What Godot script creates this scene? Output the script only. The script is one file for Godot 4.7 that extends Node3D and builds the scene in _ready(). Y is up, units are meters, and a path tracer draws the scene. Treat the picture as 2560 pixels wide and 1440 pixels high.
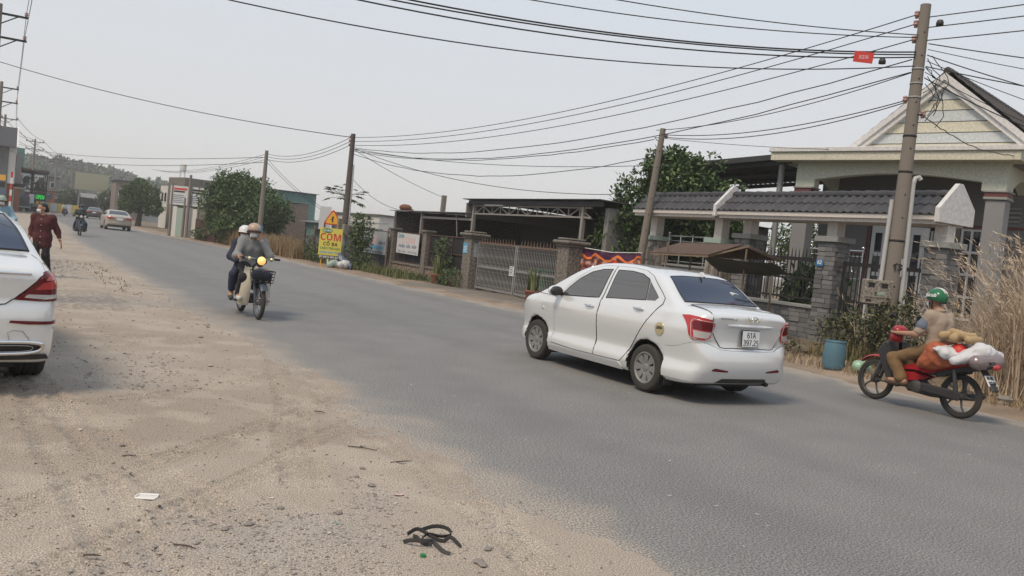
extends Node3D

# World axes: -Z runs along the road away from the camera, +X is to the right of the road, Y is up (metres).
# The camera stands on the dirt shoulder at the origin. The road's left edge lies near X = 3, its right edge near X = 12.
const EYE := 1.6
const FOCAL := 2150.0
var M := {}
var taken := {}
var cam_basis := Basis()
var rng := RandomNumberGenerator.new()


class Mesher:
	var v := PackedVector3Array()
	var c := PackedColorArray()
	var t := PackedVector2Array()
	var x := PackedInt32Array()
	var col := Color(1, 1, 1)
	var use_uv := false

	func vert(p: Vector3, uv := Vector2.ZERO) -> int:
		v.push_back(p)
		c.push_back(col)
		if use_uv:
			t.push_back(uv)
		return v.size() - 1

	func face(a: int, b: int, d: int) -> void:
		x.push_back(a)
		x.push_back(b)
		x.push_back(d)

	func tri(a: Vector3, b: Vector3, d: Vector3) -> void:
		var i := vert(a)
		vert(b)
		vert(d)
		face(i, i + 1, i + 2)

	func quad(a: Vector3, b: Vector3, d: Vector3, e: Vector3) -> void:
		var i := vert(a, Vector2(0, 1))
		vert(b, Vector2(1, 1))
		vert(d, Vector2(1, 0))
		vert(e, Vector2(0, 0))
		face(i, i + 1, i + 2)
		face(i, i + 2, i + 3)

	# box with optional chamfer
	func box(at: Vector3, size: Vector3, turn := Basis(), bevel := 0.0) -> void:
		var h := size * 0.5
		if bevel <= 0.0:
			for axis in 3:
				for s in [-1.0, 1.0]:
					var u := Vector3.ZERO
					u[axis] = h[axis] * s
					var p := Vector3.ZERO
					p[(axis + 1) % 3] = h[(axis + 1) % 3]
					var q := Vector3.ZERO
					q[(axis + 2) % 3] = h[(axis + 2) % 3] * s
					quad(at + turn * (u - p - q), at + turn * (u - p + q), at + turn * (u + p + q), at + turn * (u + p - q))
			return
		var b := minf(bevel, minf(h.x, minf(h.y, h.z)) * 0.95)
		var ids := {}
		for sx in [-1, 1]:
			for sy in [-1, 1]:
				for sz in [-1, 1]:
					var sgn := Vector3(sx, sy, sz)
					for axis in 3:
						var p := h - Vector3(b, b, b)
						p[axis] = h[axis]
						ids[[sx, sy, sz, axis]] = at + turn * (p * sgn)
		for axis in 3:
			var a1 := (axis + 1) % 3
			var a2 := (axis + 2) % 3
			for s in [-1, 1]:
				var key := [0, 0, 0, axis]
				key[axis] = s
				var r := []
				for w in [[-1, -1], [-1, 1], [1, 1], [1, -1]]:
					key[a1] = w[0]
					key[a2] = w[1] * s
					r.append(ids[key.duplicate()])
				quad(r[0], r[1], r[2], r[3])
			# edges parallel to axis
			for s1 in [-1, 1]:
				for s2 in [-1, 1]:
					var k0 := [0, 0, 0, a1]
					k0[a1] = s1
					k0[a2] = s2
					var r := []
					for w in [[-1, a1], [-1, a2], [1, a2], [1, a1]]:
						k0[axis] = w[0]
						k0[3] = w[1]
						r.append(ids[k0.duplicate()])
					if s1 * s2 > 0:
						quad(r[3], r[2], r[1], r[0])
					else:
						quad(r[0], r[1], r[2], r[3])
		for sx in [-1, 1]:
			for sy in [-1, 1]:
				for sz in [-1, 1]:
					var a: Vector3 = ids[[sx, sy, sz, 0]]
					var d: Vector3 = ids[[sx, sy, sz, 1]]
					var e: Vector3 = ids[[sx, sy, sz, 2]]
					if sx * sy * sz > 0:
						tri(a, e, d)
					else:
						tri(a, d, e)

	# box between two corners
	func span(lo: Vector3, hi: Vector3, bevel := 0.0) -> void:
		box((lo + hi) * 0.5, (hi - lo).abs(), Basis(), bevel)

	# bar of rectangular section between two points
	func bar(a: Vector3, b: Vector3, w: float, h: float, bevel := 0.0) -> void:
		var d := (b - a)
		var l := d.length()
		if l < 1e-5:
			return
		d /= l
		var up := Vector3.UP if absf(d.y) < 0.95 else Vector3.RIGHT
		var s := d.cross(up).normalized()
		up = s.cross(d)
		box((a + b) * 0.5, Vector3(w, h, l), Basis(s, up, -d), bevel)

	# rows of points, neighbours joined smoothly
	func grid(rows: Array, close_v := false, close_u := false) -> void:
		var base := v.size()
		var m: int = rows[0].size()
		for r in rows:
			for p in r:
				vert(p)
		var nr := rows.size()
		for i in (nr if close_u else nr - 1):
			for j in (m if close_v else m - 1):
				var a := base + i * m + j
				var b := base + i * m + (j + 1) % m
				var d := base + ((i + 1) % nr) * m + (j + 1) % m
				var e := base + ((i + 1) % nr) * m + j
				face(a, b, d)
				face(a, d, e)

	func fan(ring: PackedVector3Array, flip := false) -> void:
		var mid := Vector3.ZERO
		for p in ring:
			mid += p
		mid /= ring.size()
		var i := vert(mid)
		var b := v.size()
		for p in ring:
			vert(p)
		for k in ring.size():
			if flip:
				face(i, b + (k + 1) % ring.size(), b + k)
			else:
				face(i, b + k, b + (k + 1) % ring.size())

	# round tube through points; radii one per point (or one for all)
	func tube(pts: Array, radii: Array, seg := 8, caps := true, squash := Vector2.ONE) -> void:
		var rows := []
		var last := Vector3.ZERO
		var np := pts.size()
		for i in np:
			var p: Vector3 = pts[i]
			var d: Vector3 = pts[mini(i + 1, np - 1)] - pts[maxi(i - 1, 0)]
			if d.length() < 1e-7:
				d = Vector3.UP
			d = d.normalized()
			var s := last
			if i == 0:
				s = d.cross(Vector3.UP if absf(d.y) < 0.9 else Vector3.RIGHT)
			s = (s - d * s.dot(d)).normalized()
			last = s
			var u := s.cross(d)
			var r: float = radii[mini(i, radii.size() - 1)]
			var ring := PackedVector3Array()
			for k in seg:
				var a := TAU * k / seg
				ring.push_back(p + s * cos(a) * r * squash.x + u * sin(a) * r * squash.y)
			rows.append(ring)
		grid(rows, true)
		if caps:
			fan(rows[0], true)
			fan(rows[np - 1])

	# profile of (radius, height) turned about the local Y axis of xf
	func lathe(prof: Array, seg: int, xf := Transform3D(), arc := TAU) -> void:
		var rows := []
		for p in prof:
			var ring := PackedVector3Array()
			for k in (seg if arc >= TAU else seg + 1):
				var a := arc * k / seg
				ring.push_back(xf * Vector3(cos(a) * p[0], p[1], sin(a) * p[0]))
			rows.append(ring)
		grid(rows, arc >= TAU)

	# same with hard edges between profile pieces
	func turned(prof: Array, seg: int, xf := Transform3D()) -> void:
		for i in prof.size() - 1:
			lathe([prof[i], prof[i + 1]], seg, xf)

	func ball(at: Vector3, r: Vector3, seg := 10, turn := Basis()) -> void:
		var prof := []
		var nn := maxi(4, seg / 2)
		for i in nn + 1:
			var a := -PI / 2 + PI * i / nn
			prof.append([cos(a), sin(a)])
		lathe(prof, seg, Transform3D(turn * Basis().scaled(r), at))

	# flat polygon (x, y) pushed out along local z from 0 to depth
	func slab(poly: PackedVector2Array, depth: float, xf := Transform3D(), back := true, sides := true) -> void:
		var ids := Geometry2D.triangulate_polygon(poly)
		var b := v.size()
		for p in poly:
			vert(xf * Vector3(p.x, p.y, depth))
		for i in range(0, ids.size(), 3):
			face(b + ids[i], b + ids[i + 1], b + ids[i + 2])
		if back:
			b = v.size()
			for p in poly:
				vert(xf * Vector3(p.x, p.y, 0))
			for i in range(0, ids.size(), 3):
				face(b + ids[i], b + ids[i + 2], b + ids[i + 1])
		if sides and depth != 0.0:
			for i in poly.size():
				var p := poly[i]
				var q := poly[(i + 1) % poly.size()]
				quad(xf * Vector3(p.x, p.y, 0), xf * Vector3(q.x, q.y, 0), xf * Vector3(q.x, q.y, depth), xf * Vector3(p.x, p.y, depth))

	func mesh() -> ArrayMesh:
		var n := PackedVector3Array()
		n.resize(v.size())
		for i in range(0, x.size(), 3):
			var a := x[i]
			var b := x[i + 1]
			var d := x[i + 2]
			var m := (v[d] - v[a]).cross(v[b] - v[a])
			n[a] += m
			n[b] += m
			n[d] += m
		for i in n.size():
			n[i] = n[i].normalized() if n[i].length_squared() > 1e-30 else Vector3.UP
		var arr := []
		arr.resize(Mesh.ARRAY_MAX)
		arr[Mesh.ARRAY_VERTEX] = v
		arr[Mesh.ARRAY_NORMAL] = n
		arr[Mesh.ARRAY_COLOR] = c
		if use_uv:
			arr[Mesh.ARRAY_TEX_UV] = t
		arr[Mesh.ARRAY_INDEX] = x
		var am := ArrayMesh.new()
		am.add_surface_from_arrays(Mesh.PRIMITIVE_TRIANGLES, arr)
		return am


func mb() -> Mesher:
	return Mesher.new()


func numbered(called: String) -> String:
	var k: int = taken.get(called, 0)
	taken[called] = k + 1
	return called if k == 0 else "%s_%03d" % [called, k]


func put(m: Mesher, called: String, mat: Material, parent: Node = null, at := Transform3D()) -> MeshInstance3D:
	return inst(m.mesh(), called, mat, parent, at)


func inst(mesh: Mesh, called: String, mat: Material, parent: Node = null, at := Transform3D()) -> MeshInstance3D:
	var o := MeshInstance3D.new()
	o.mesh = mesh
	o.material_override = mat
	o.transform = at
	if parent == null or parent == self:
		o.name = numbered(called)
		add_child(o)
	else:
		o.name = called
		parent.add_child(o, true)
	return o


func tag(o: Node, label: String, category: String, group := "", kind := "") -> Node:
	if label:
		o.set_meta("label", label)
	if category:
		o.set_meta("category", category)
	if group:
		o.set_meta("group", group)
	if kind:
		o.set_meta("kind", kind)
	return o


func thing(called: String, label: String, category: String, at := Vector3.ZERO, turn := 0.0, group := "") -> Node3D:
	var o := Node3D.new()
	o.name = numbered(called)
	add_child(o)
	o.position = at
	o.rotation.y = turn
	tag(o, label, category, group)
	return o


func setting(o: Node) -> Node:
	o.set_meta("kind", "structure")
	return o


# pixel of the 2560 x 1440 photograph to a direction; then to the ground, to a plane X = const, or to a distance
func dir(u: float, w: float) -> Vector3:
	return cam_basis * Vector3((u - 1280.0) / FOCAL, -(w - 720.0) / FOCAL, -1.0)


func on_ground(u: float, w: float, y := 0.0) -> Vector3:
	var d := dir(u, w)
	return Vector3(0, EYE, 0) + d * ((y - EYE) / d.y)


func on_x(u: float, w: float, px: float) -> Vector3:
	var d := dir(u, w)
	return Vector3(0, EYE, 0) + d * (px / d.x)


func far_off(u: float, w: float, dist: float) -> Vector3:
	var d := dir(u, w)
	return Vector3(0, EYE, 0) + d * (dist / Vector2(d.x, d.z).length())


func alb(r: float, g := -1.0, b := -1.0) -> Color:
	return (Color(r, r, r) if g < 0.0 else Color(r, g, b)).linear_to_srgb()


func noise_tex(seed_: int, freq: float, lo: float, hi: float, size := 512, kind := 0, oct := 4, a := 0.0, b := 1.0) -> NoiseTexture2D:
	var f := FastNoiseLite.new()
	f.seed = seed_
	f.noise_type = [FastNoiseLite.TYPE_SIMPLEX_SMOOTH, FastNoiseLite.TYPE_CELLULAR, FastNoiseLite.TYPE_VALUE][kind]
	f.frequency = freq
	f.fractal_octaves = oct
	var g := Gradient.new()
	g.set_color(0, Color(lo, lo, lo))
	g.set_color(1, Color(hi, hi, hi))
	g.set_offset(0, a)
	g.set_offset(1, b)
	var t := NoiseTexture2D.new()
	t.width = size
	t.height = size
	t.seamless = true
	t.noise = f
	t.color_ramp = g
	return t


var TX := {}


func mat(key: String, color: Color, rough := 0.8, metal := 0.0, tex := "", scale := 1.0, vcol := false) -> StandardMaterial3D:
	var m := StandardMaterial3D.new()
	m.albedo_color = color
	m.roughness = rough
	m.metallic = metal
	m.metallic_specular = 0.5
	if tex:
		m.albedo_texture = TX[tex]
		m.uv1_triplanar = true
		m.uv1_world_triplanar = false
		m.uv1_scale = Vector3.ONE * scale
	m.vertex_color_use_as_albedo = vcol
	M[key] = m
	return m


func _ready() -> void:
	rng.seed = 7
	# camera: yaw to the right of the road, slightly down, rolled
	cam_basis = Basis(Vector3.UP, deg_to_rad(-31.2)) * Basis(Vector3.RIGHT, -atan(95.0 / FOCAL)) * Basis(Vector3.BACK, deg_to_rad(5.9))
	var cam := Camera3D.new()
	cam.name = "camera"
	cam.fov = rad_to_deg(2.0 * atan(720.0 / FOCAL))
	cam.transform = Transform3D(cam_basis, Vector3(0, EYE, 0))
	cam.near = 0.05
	cam.far = 3000.0
	add_child(cam)
	cam.current = true
	# hazy sky
	var env := Environment.new()
	env.background_mode = Environment.BG_SKY
	var sky := Sky.new()
	var sm := ProceduralSkyMaterial.new()
	sm.sky_top_color = Color(0.775, 0.825, 0.89)
	sm.sky_horizon_color = Color(0.85, 0.84, 0.822)
	sm.sky_curve = 0.22
	sm.ground_horizon_color = Color(0.72, 0.69, 0.66)
	sm.ground_bottom_color = Color(0.45, 0.42, 0.39)
	sm.sun_angle_max = 1.0
	sky.sky_material = sm
	env.sky = sky
	env.tonemap_mode = Environment.TONE_MAPPER_LINEAR
	env.tonemap_exposure = 1.12
	env.sdfgi_enabled = true
	env.ssao_enabled = true
	env.ssil_enabled = true
	env.fog_enabled = FOG > 0.0
	env.fog_density = FOG
	env.fog_light_color = Color(0.83, 0.83, 0.83)
	var we := WorldEnvironment.new()
	we.name = "world_environment"
	we.environment = env
	add_child(we)
	# low veiled sun over the far left of the road
	var sun := DirectionalLight3D.new()
	sun.name = "sun"
	sun.light_energy = 0.75
	sun.light_color = Color(1.0, 0.93, 0.84)
	sun.light_angular_distance = 18.0
	sun.shadow_enabled = true
	sun.basis = Basis.looking_at(Vector3(0.55, -0.82, -0.2))
	add_child(sun)
	make_materials()
	make_ground()
	make_road()
	build_all()


func make_materials() -> void:
	TX["grain"] = noise_tex(3, 0.09, 0.72, 1.0, 512)
	TX["patch"] = noise_tex(5, 0.012, 0.68, 1.0, 512)
	TX["soft"] = noise_tex(9, 0.03, 0.86, 1.0, 512)
	TX["speck"] = noise_tex(11, 0.25, 0.5, 1.0, 512, 0, 2, 0.3, 0.68)
	TX["grit"] = noise_tex(17, 0.1, 0.6, 1.0, 1024, 0, 6, 0.25, 0.75)
	TX["aggregate"] = noise_tex(19, 0.07, 0.6, 1.0, 1024, 0, 6, 0.25, 0.75)
	TX["cell"] = noise_tex(13, 0.06, 0.7, 1.0, 512, 1, 2)
	TX["streak"] = noise_tex(15, 0.02, 0.5, 1.0, 512)
	mat("dirt", Color(1, 1, 1), 0.95, 0.0, "grit", 0.8, true)
	mat("land", alb(0.2, 0.17, 0.12), 0.95, 0.0, "patch", 0.05)
	mat("asphalt", Color(1, 1, 1), 0.86, 0.0, "aggregate", 0.72, true)
	mat("stone", Color(1, 1, 1), 0.9, 0.0, "", 1.0, true)
	mat("leaf", Color(1, 1, 1), 0.65, 0.0, "", 1.0, true)
	(M["leaf"] as StandardMaterial3D).backlight_enabled = true
	(M["leaf"] as StandardMaterial3D).backlight = Color(0.12, 0.14, 0.05)
	mat("straw", Color(1, 1, 1), 0.85, 0.0, "", 1.0, true)
	mat("bark", alb(0.12, 0.09, 0.065), 0.95, 0.0, "grain", 4.0)
	mat("pole_concrete", alb(0.27, 0.235, 0.2), 0.92, 0.0, "grain", 1.5)
	mat("concrete", alb(0.3, 0.27, 0.235), 0.92, 0.0, "streak", 0.8)
	mat("concrete_dark", alb(0.25, 0.23, 0.2), 0.92, 0.0, "streak", 1.0)
	mat("rubber", alb(0.022), 0.8, 0.0, "grain", 3.0)
	mat("tyre_dusty", alb(0.05, 0.045, 0.04), 0.9, 0.0, "grain", 4.0)
	mat("black", alb(0.012), 0.6)
	mat("black_gloss", alb(0.012), 0.25)
	mat("dark_plastic", alb(0.03), 0.55)
	mat("cable", alb(0.02), 0.7)
	mat("steel", alb(0.42), 0.35, 0.85, "soft", 2.0)
	mat("chrome", alb(0.75), 0.08, 1.0)
	mat("galv", alb(0.33, 0.34, 0.34), 0.6, 0.3, "soft", 2.0)
	mat("white_wall", alb(0.66, 0.64, 0.6), 0.85, 0.0, "soft", 1.0)
	mat("white_paint", alb(0.7, 0.7, 0.69), 0.5)
	mat("stone_lump", alb(0.3, 0.27, 0.24), 0.95, 0.0, "grain", 6.0)
	mat("webbing", alb(0.055, 0.053, 0.052), 0.85, 0.0, "grain", 5.0)
	mat("paper", alb(0.6, 0.57, 0.52), 0.9)
	mat("teal_text2", alb(0.03, 0.25, 0.24), 0.5)
	mat("dark_glass", alb(0.02, 0.024, 0.03), 0.04)


# smoothly varying height and colour of the dirt
var nz := FastNoiseLite.new()
var nf := FastNoiseLite.new()


func left_edge(s: float) -> float:
	return 3.05 + smoothstep(40.0, 72.0, s) * 1.3 + bend(s)


func right_edge(s: float) -> float:
	return 11.9 - smoothstep(42.0, 80.0, s) * 1.5 + bend(s)


func bend(s: float) -> float:
	return 0.0009 * pow(maxf(0.0, s - 75.0), 2.0)


func gravel_amount(x: float, z: float) -> float:
	# grey stony patches seen in the dirt: one at the camera's feet, one beside the parked car
	var a := 1.0 - Vector2((x - 1.25) / 1.15, (z + 4.15) / 0.7).length()
	var b := 0.9 - Vector2((x - 2.05) / 0.3, (z + 4.65) / 0.6).length()
	var d := 0.5 - Vector2((x - 1.3) / 1.6, (z + 9.3) / 3.2).length()
	var e := 0.9 - Vector2((x - 0.9) / 1.35, (z + 25.5) / 6.5).length()
	return clampf(maxf(maxf(a, b), maxf(d * 0.9, e * 2.0)) + nf.get_noise_2d(x * 60.0, z * 60.0) * 0.55, 0.0, 1.0)


# tyre tracks pressed into the loose dirt: lines (point, direction), width, lug pitch
var tracks := [
	[Vector2(-0.3, -3.26), Vector2(0.651, -0.759), 0.11, 0.05],
	[Vector2(-0.5, -4.2), Vector2(0.696, -0.718), 0.1, 0.05],
	[Vector2(0.66, -3.0), Vector2(-0.06, -0.998), 0.17, 0.055],
	[Vector2(1.15, -4.4), Vector2(-0.22, -0.975), 0.16, 0.06],
	[Vector2(2.5, -3.6), Vector2(0.075, -0.997), 0.12, 0.045],
	[Vector2(2.3, -3.15), Vector2(0.336, -0.942), 0.09, 0.04],
	[Vector2(1.7, -5.0), Vector2(0.25, -0.97), 0.15, 0.06],
	[Vector2(-0.4, -6.6), Vector2(0.8, -0.6), 0.1, 0.05],
]


func dirt_height(x: float, z: float) -> float:
	var h := nz.get_noise_2d(x * 14.0, z * 14.0) * 0.022 + nf.get_noise_2d(x * 90.0, z * 90.0) * 0.006 + nf.get_noise_2d(x * 330.0, z * 330.0) * 0.0025
	if z > -14.0:
		for k in tracks:
			var d: Vector2 = Vector2(x, z) - k[0]
			var al: float = d.dot(k[1])
			var ac: float = d.dot(Vector2(-k[1].y, k[1].x)) + nz.get_noise_2d(al * 10.0, k[2] * 900.0) * 0.08
			var w: float = k[2]
			if absf(ac) < w and al > 0.0:
				var lug := sin(al / float(k[3]) * TAU * 0.5 + absf(ac) * 40.0)
				h += -0.012 + 0.011 * lug * smoothstep(w * 0.3, w * 0.6, absf(ac)) + (0.014 if absf(absf(ac) - w * 0.2) < 0.014 else 0.0)
			elif absf(ac) < w + 0.04 and al > 0.0:
				h += 0.006
	return h


func dirt_color(x: float, z: float) -> Color:
	var n := nz.get_noise_2d(x * 9.0, z * 9.0)
	var n2 := nf.get_noise_2d(x * 45.0, z * 45.0)
	var base := Color(0.52, 0.44, 0.357).lerp(Color(0.43, 0.356, 0.283), clampf(0.5 + n * 1.4, 0.0, 1.0))
	base = base.lerp(Color(0.6, 0.52, 0.425), clampf(n2 * 1.6, 0.0, 0.6))
	return base.lerp(Color(0.45, 0.42, 0.385), gravel_amount(x, z) * 0.45)


func make_ground() -> void:
	nz.seed = 21
	nz.frequency = 0.03
	nz.fractal_octaves = 4
	nf.seed = 22
	nf.frequency = 0.03
	nf.fractal_octaves = 3
	# land to the horizon
	var land := mb()
	var rows := []
	for i in 25:
		var r := PackedVector3Array()
		for j in 25:
			r.push_back(Vector3(-900.0 + 75.0 * j, -0.12, 150.0 - 62.0 * i))
		rows.append(r)
	land.grid(rows)
	setting(put(land, "ground", M["land"]))
	# dirt shoulder on the camera's side
	var d := mb()
	rows = []
	var base := 0
	var s := 1.6
	var lines := []
	while s < 150.0:
		lines.append(s)
		s += clampf(s * 0.0038, 0.013, 0.5) if s < 20.0 else s * 0.02
	var xs := PackedFloat32Array()
	var xx := -9.0
	while xx < 0.0:
		xs.push_back(xx)
		xx += 0.5 if xx < -3.0 else 0.06
	while xx < 0.9:
		xs.push_back(xx)
		xx += 0.012
	while xx < 1.3:
		xs.push_back(xx)
		xx += 0.02
	xs.push_back(1.3)
	var m := xs.size()
	for sv in lines:
		var e: float = left_edge(sv) + nz.get_noise_2d(sv * 6.0, 5.0) * 0.22 + nf.get_noise_2d(sv * 45.0, 5.0) * 0.07 + 0.1
		for j in m:
			var f := xs[j]
			# columns right of 0 are stretched so that the sheet ends at the road's edge
			var px := f if f < 0.0 else f / 1.3 * (e + 0.35)
			var over := px - e
			var y := 0.035 + dirt_height(px, -sv)
			if over > -0.5:
				y -= (over + 0.5) * 0.055 + maxf(0.0, over) * 0.1
			d.col = dirt_color(px, -sv)
			d.vert(Vector3(px, y, -sv))
	for i in lines.size() - 1:
		for j in m - 1:
			var a := i * m + j
			d.face(a, a + 1, a + m + 1)
			d.face(a, a + m + 1, a + m)
	setting(put(d, "dirt_shoulder", M["dirt"]))
	# dirt verge on the far side
	d = mb()
	lines = []
	s = 1.0
	while s < 150.0:
		lines.append(s)
		s += maxf(0.12, s * 0.008)
	var cols := [0.0, 0.12, 0.25, 0.4, 0.55, 0.7, 0.85, 1.0, 1.2, 1.4, 1.7, 2.0, 2.4, 2.8, 3.3, 3.8, 4.4, 5.2, 6.5, 8.0, 11.0, 16.0, 24.0, 40.0]
	m = cols.size()
	for sv in lines:
		var e: float = right_edge(sv) + nz.get_noise_2d(sv * 16.0, 50.0) * 0.8 - 0.25
		for cx in cols:
			var px: float = e + cx
			var y: float = -0.02 + minf(cx, 0.6) * 0.11 + nz.get_noise_2d(px * 12.0, -sv * 12.0) * 0.05 * minf(1.0, cx) + nf.get_noise_2d(px * 70.0, -sv * 70.0) * 0.012
			y += smoothstep(1.4, 3.4, cx) * 0.16 * smoothstep(20.0, 17.0, sv)
			var cc := Color(0.46, 0.35, 0.255).lerp(Color(0.33, 0.25, 0.18), clampf(0.5 + nz.get_noise_2d(px * 15.0, sv * 15.0) * 1.5, 0.0, 1.0))
			var dry := clampf(smoothstep(1.2, 2.6, cx) * 0.6 + nf.get_noise_2d(px * 30.0, sv * 30.0) * 0.5, 0.0, 0.75)
			cc = cc.lerp(Color(0.17, 0.125, 0.075), dry)
			if sv > 19.5 and sv < 28.5 and cx > 0.9:
				cc = cc.lerp(Color(0.23, 0.215, 0.195), clampf(0.7 + nf.get_noise_2d(px * 50.0, sv * 50.0), 0.0, 0.85))
			d.col = cc
			d.vert(Vector3(px, y, -sv))
	for i in lines.size() - 1:
		for j in m - 1:
			var a := i * m + j
			d.face(a, a + 1, a + m + 1)
			d.face(a, a + m + 1, a + m)
	setting(put(d, "dirt_verge", M["dirt"]))
	# worn concrete ramp across the shoulder, beyond the parked car
	d = mb()
	rows = []
	for i in 26:
		var r := PackedVector3Array()
		for j in 30:
			var px := -3.5 + 5.85 * j / 29.0
			var pz := -14.3 - 2.9 * i / 25.0 - px * 0.05
			var rim := minf(minf(j, 29 - j) / 3.0, minf(i, 25 - i) / 3.0)
			r.push_back(Vector3(px, -0.012 + 0.075 * clampf(rim, 0.0, 1.0) + nf.get_noise_2d(px * 40.0, pz * 40.0) * 0.03, pz))
		rows.append(r)
	d.grid(rows)
	mat("ramp", alb(0.4, 0.345, 0.285), 0.95, 0.0, "patch", 1.2)
	setting(put(d, "concrete_ramp", M["ramp"]))


func road_y(px: float, sv: float) -> float:
	var w := (px - left_edge(sv) + 0.9) / (right_edge(sv) - left_edge(sv) + 1.8)
	return 0.005 + 0.05 * (1.0 - pow(2.0 * w - 1.0, 2.0)) + nz.get_noise_2d(px * 4.0, -sv * 4.0) * 0.012


# darker polished strips where wheels run
func track(px: float, sv: float) -> float:
	var q := 0.0
	for c in [4.6, 6.3, 8.6, 10.3]:
		q = maxf(q, smoothstep(0.55, 0.1, absf(px - bend(sv) - c + nz.get_noise_2d(sv * 1.5, c * 50.0) * 0.5)))
	return q


func make_road() -> void:
	var d := mb()
	var lines := []
	var s := 1.0
	while s < 320.0:
		lines.append(s)
		s += clampf(s * 0.007, 0.035, 4.0)
	var m := 90
	for sv in lines:
		var a := left_edge(sv) - 0.9
		var b := right_edge(sv) + 0.9
		for j in m:
			var f := float(j) / (m - 1)
			f = f * f * 0.55 + f * 0.45
			var px := lerpf(a, b, f)
			var n := nz.get_noise_2d(px * 5.0, -sv * 1.6)
			var n2 := nf.get_noise_2d(px * 34.0, -sv * 34.0)
			var cc := Color(0.246, 0.242, 0.235).lerp(Color(0.305, 0.299, 0.288), clampf(0.55 + n * 0.4 + n2 * 0.5 - track(px, sv) * 0.3, 0.0, 1.0))
			# wheel paths polished a little darker, dust blown in from both edges
			var dl := px - left_edge(sv)
			var dr := right_edge(sv) - px
			var dust := smoothstep(0.5, -0.15, dl + n2 * 0.4) * 0.75 + smoothstep(0.9, -0.1, dr + n2 * 0.9) * 0.8
			cc = cc.lerp(Color(0.52, 0.45, 0.375), clampf(dust, 0.0, 0.85))
			d.col = cc
			d.vert(Vector3(px, road_y(px, sv), -sv))
	for i in lines.size() - 1:
		for j in m - 1:
			var q := i * m + j
			d.face(q, q + 1, q + m + 1)
			d.face(q, q + m + 1, q + m)
	setting(put(d, "road", M["asphalt"]))


# ---------------------------------------------------------------- shapes given by a signed field
class Field:
	func at(_p: Vector3) -> float:
		return 1.0


class CarShape extends Field:
	# local axes: x right, y up, -z forward; curves are given over f = -z or y
	const N := 240
	var top := PackedFloat32Array()
	var plan := PackedFloat32Array()
	var side := PackedFloat32Array()
	var rear := PackedFloat32Array()
	var front := PackedFloat32Array()
	var bot := PackedFloat32Array()
	var f0 := -1.4
	var f1 := 4.4
	var y0 := 0.0
	var y1 := 2.0
	var crown := 0.06
	var rear_curve := 0.1
	var front_curve := 0.16
	var k_side := 0.09
	var k_end := 0.1
	var arches := []  # [f, y, radius]
	var shrink := 0.0

	func lut(pts: Array, a: float, b: float) -> PackedFloat32Array:
		var o := PackedFloat32Array()
		var n := pts.size()
		for i in N:
			var q := lerpf(a, b, float(i) / (N - 1))
			var j := 0
			while j < n - 2 and q > pts[j + 1][0]:
				j += 1
			var p1: Array = pts[j]
			var p2: Array = pts[j + 1]
			var p0: Array = pts[maxi(0, j - 1)]
			var p3: Array = pts[mini(n - 1, j + 2)]
			var w := clampf((q - p1[0]) / (p2[0] - p1[0]), 0.0, 1.0)
			var h: float = p2[0] - p1[0]
			var d: float = (p2[1] - p1[1]) / h
			var m1: float = d if j == 0 else (p2[1] - p0[1]) / (p2[0] - p0[0])
			var m2: float = d if j == n - 2 else (p3[1] - p1[1]) / (p3[0] - p1[0])
			var w2 := w * w
			var w3 := w2 * w
			o.push_back((2 * w3 - 3 * w2 + 1) * p1[1] + (w3 - 2 * w2 + w) * h * m1 + (-2 * w3 + 3 * w2) * p2[1] + (w3 - w2) * h * m2)
		return o

	func curves(t: Array, p: Array, s: Array, r: Array, fr: Array, b: Array) -> void:
		top = lut(t, f0, f1)
		plan = lut(p, f0, f1)
		side = lut(s, y0, y1)
		rear = lut(r, y0, y1)
		front = lut(fr, y0, y1)
		bot = lut(b, f0, f1)

	static func smax(a: float, b: float, k: float) -> float:
		var h := maxf(k - absf(a - b), 0.0) / k
		return maxf(a, b) + h * h * k * 0.25

	func body(p: Vector3) -> float:
		var f := -p.z
		var ax := absf(p.x)
		var u := clampf((f - f0) / (f1 - f0), 0.0, 0.9999) * (N - 1)
		var i := int(u)
		u -= i
		var w := clampf((p.y - y0) / (y1 - y0), 0.0, 0.9999) * (N - 1)
		var j := int(w)
		w -= j
		var d := ax - lerpf(plan[i], plan[i + 1], u) * lerpf(side[j], side[j + 1], w)
		d = smax(d, (p.y - lerpf(top[i], top[i + 1], u) + crown * ax * ax) * 0.85, k_side)
		d = smax(d, lerpf(rear[j], rear[j + 1], w) + rear_curve * ax * ax - f, k_end)
		d = smax(d, f - lerpf(front[j], front[j + 1], w) + front_curve * ax * ax, k_end)
		d = smax(d, lerpf(bot[i], bot[i + 1], u) - p.y, 0.04)
		return d

	func at(p: Vector3) -> float:
		var d := body(p) + shrink
		if absf(p.x) > 0.45:
			for a in arches:
				var q: float = a[2] - Vector2(-p.z - a[0], p.y - a[1]).length()
				d = maxf(d, q)
		return d


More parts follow.
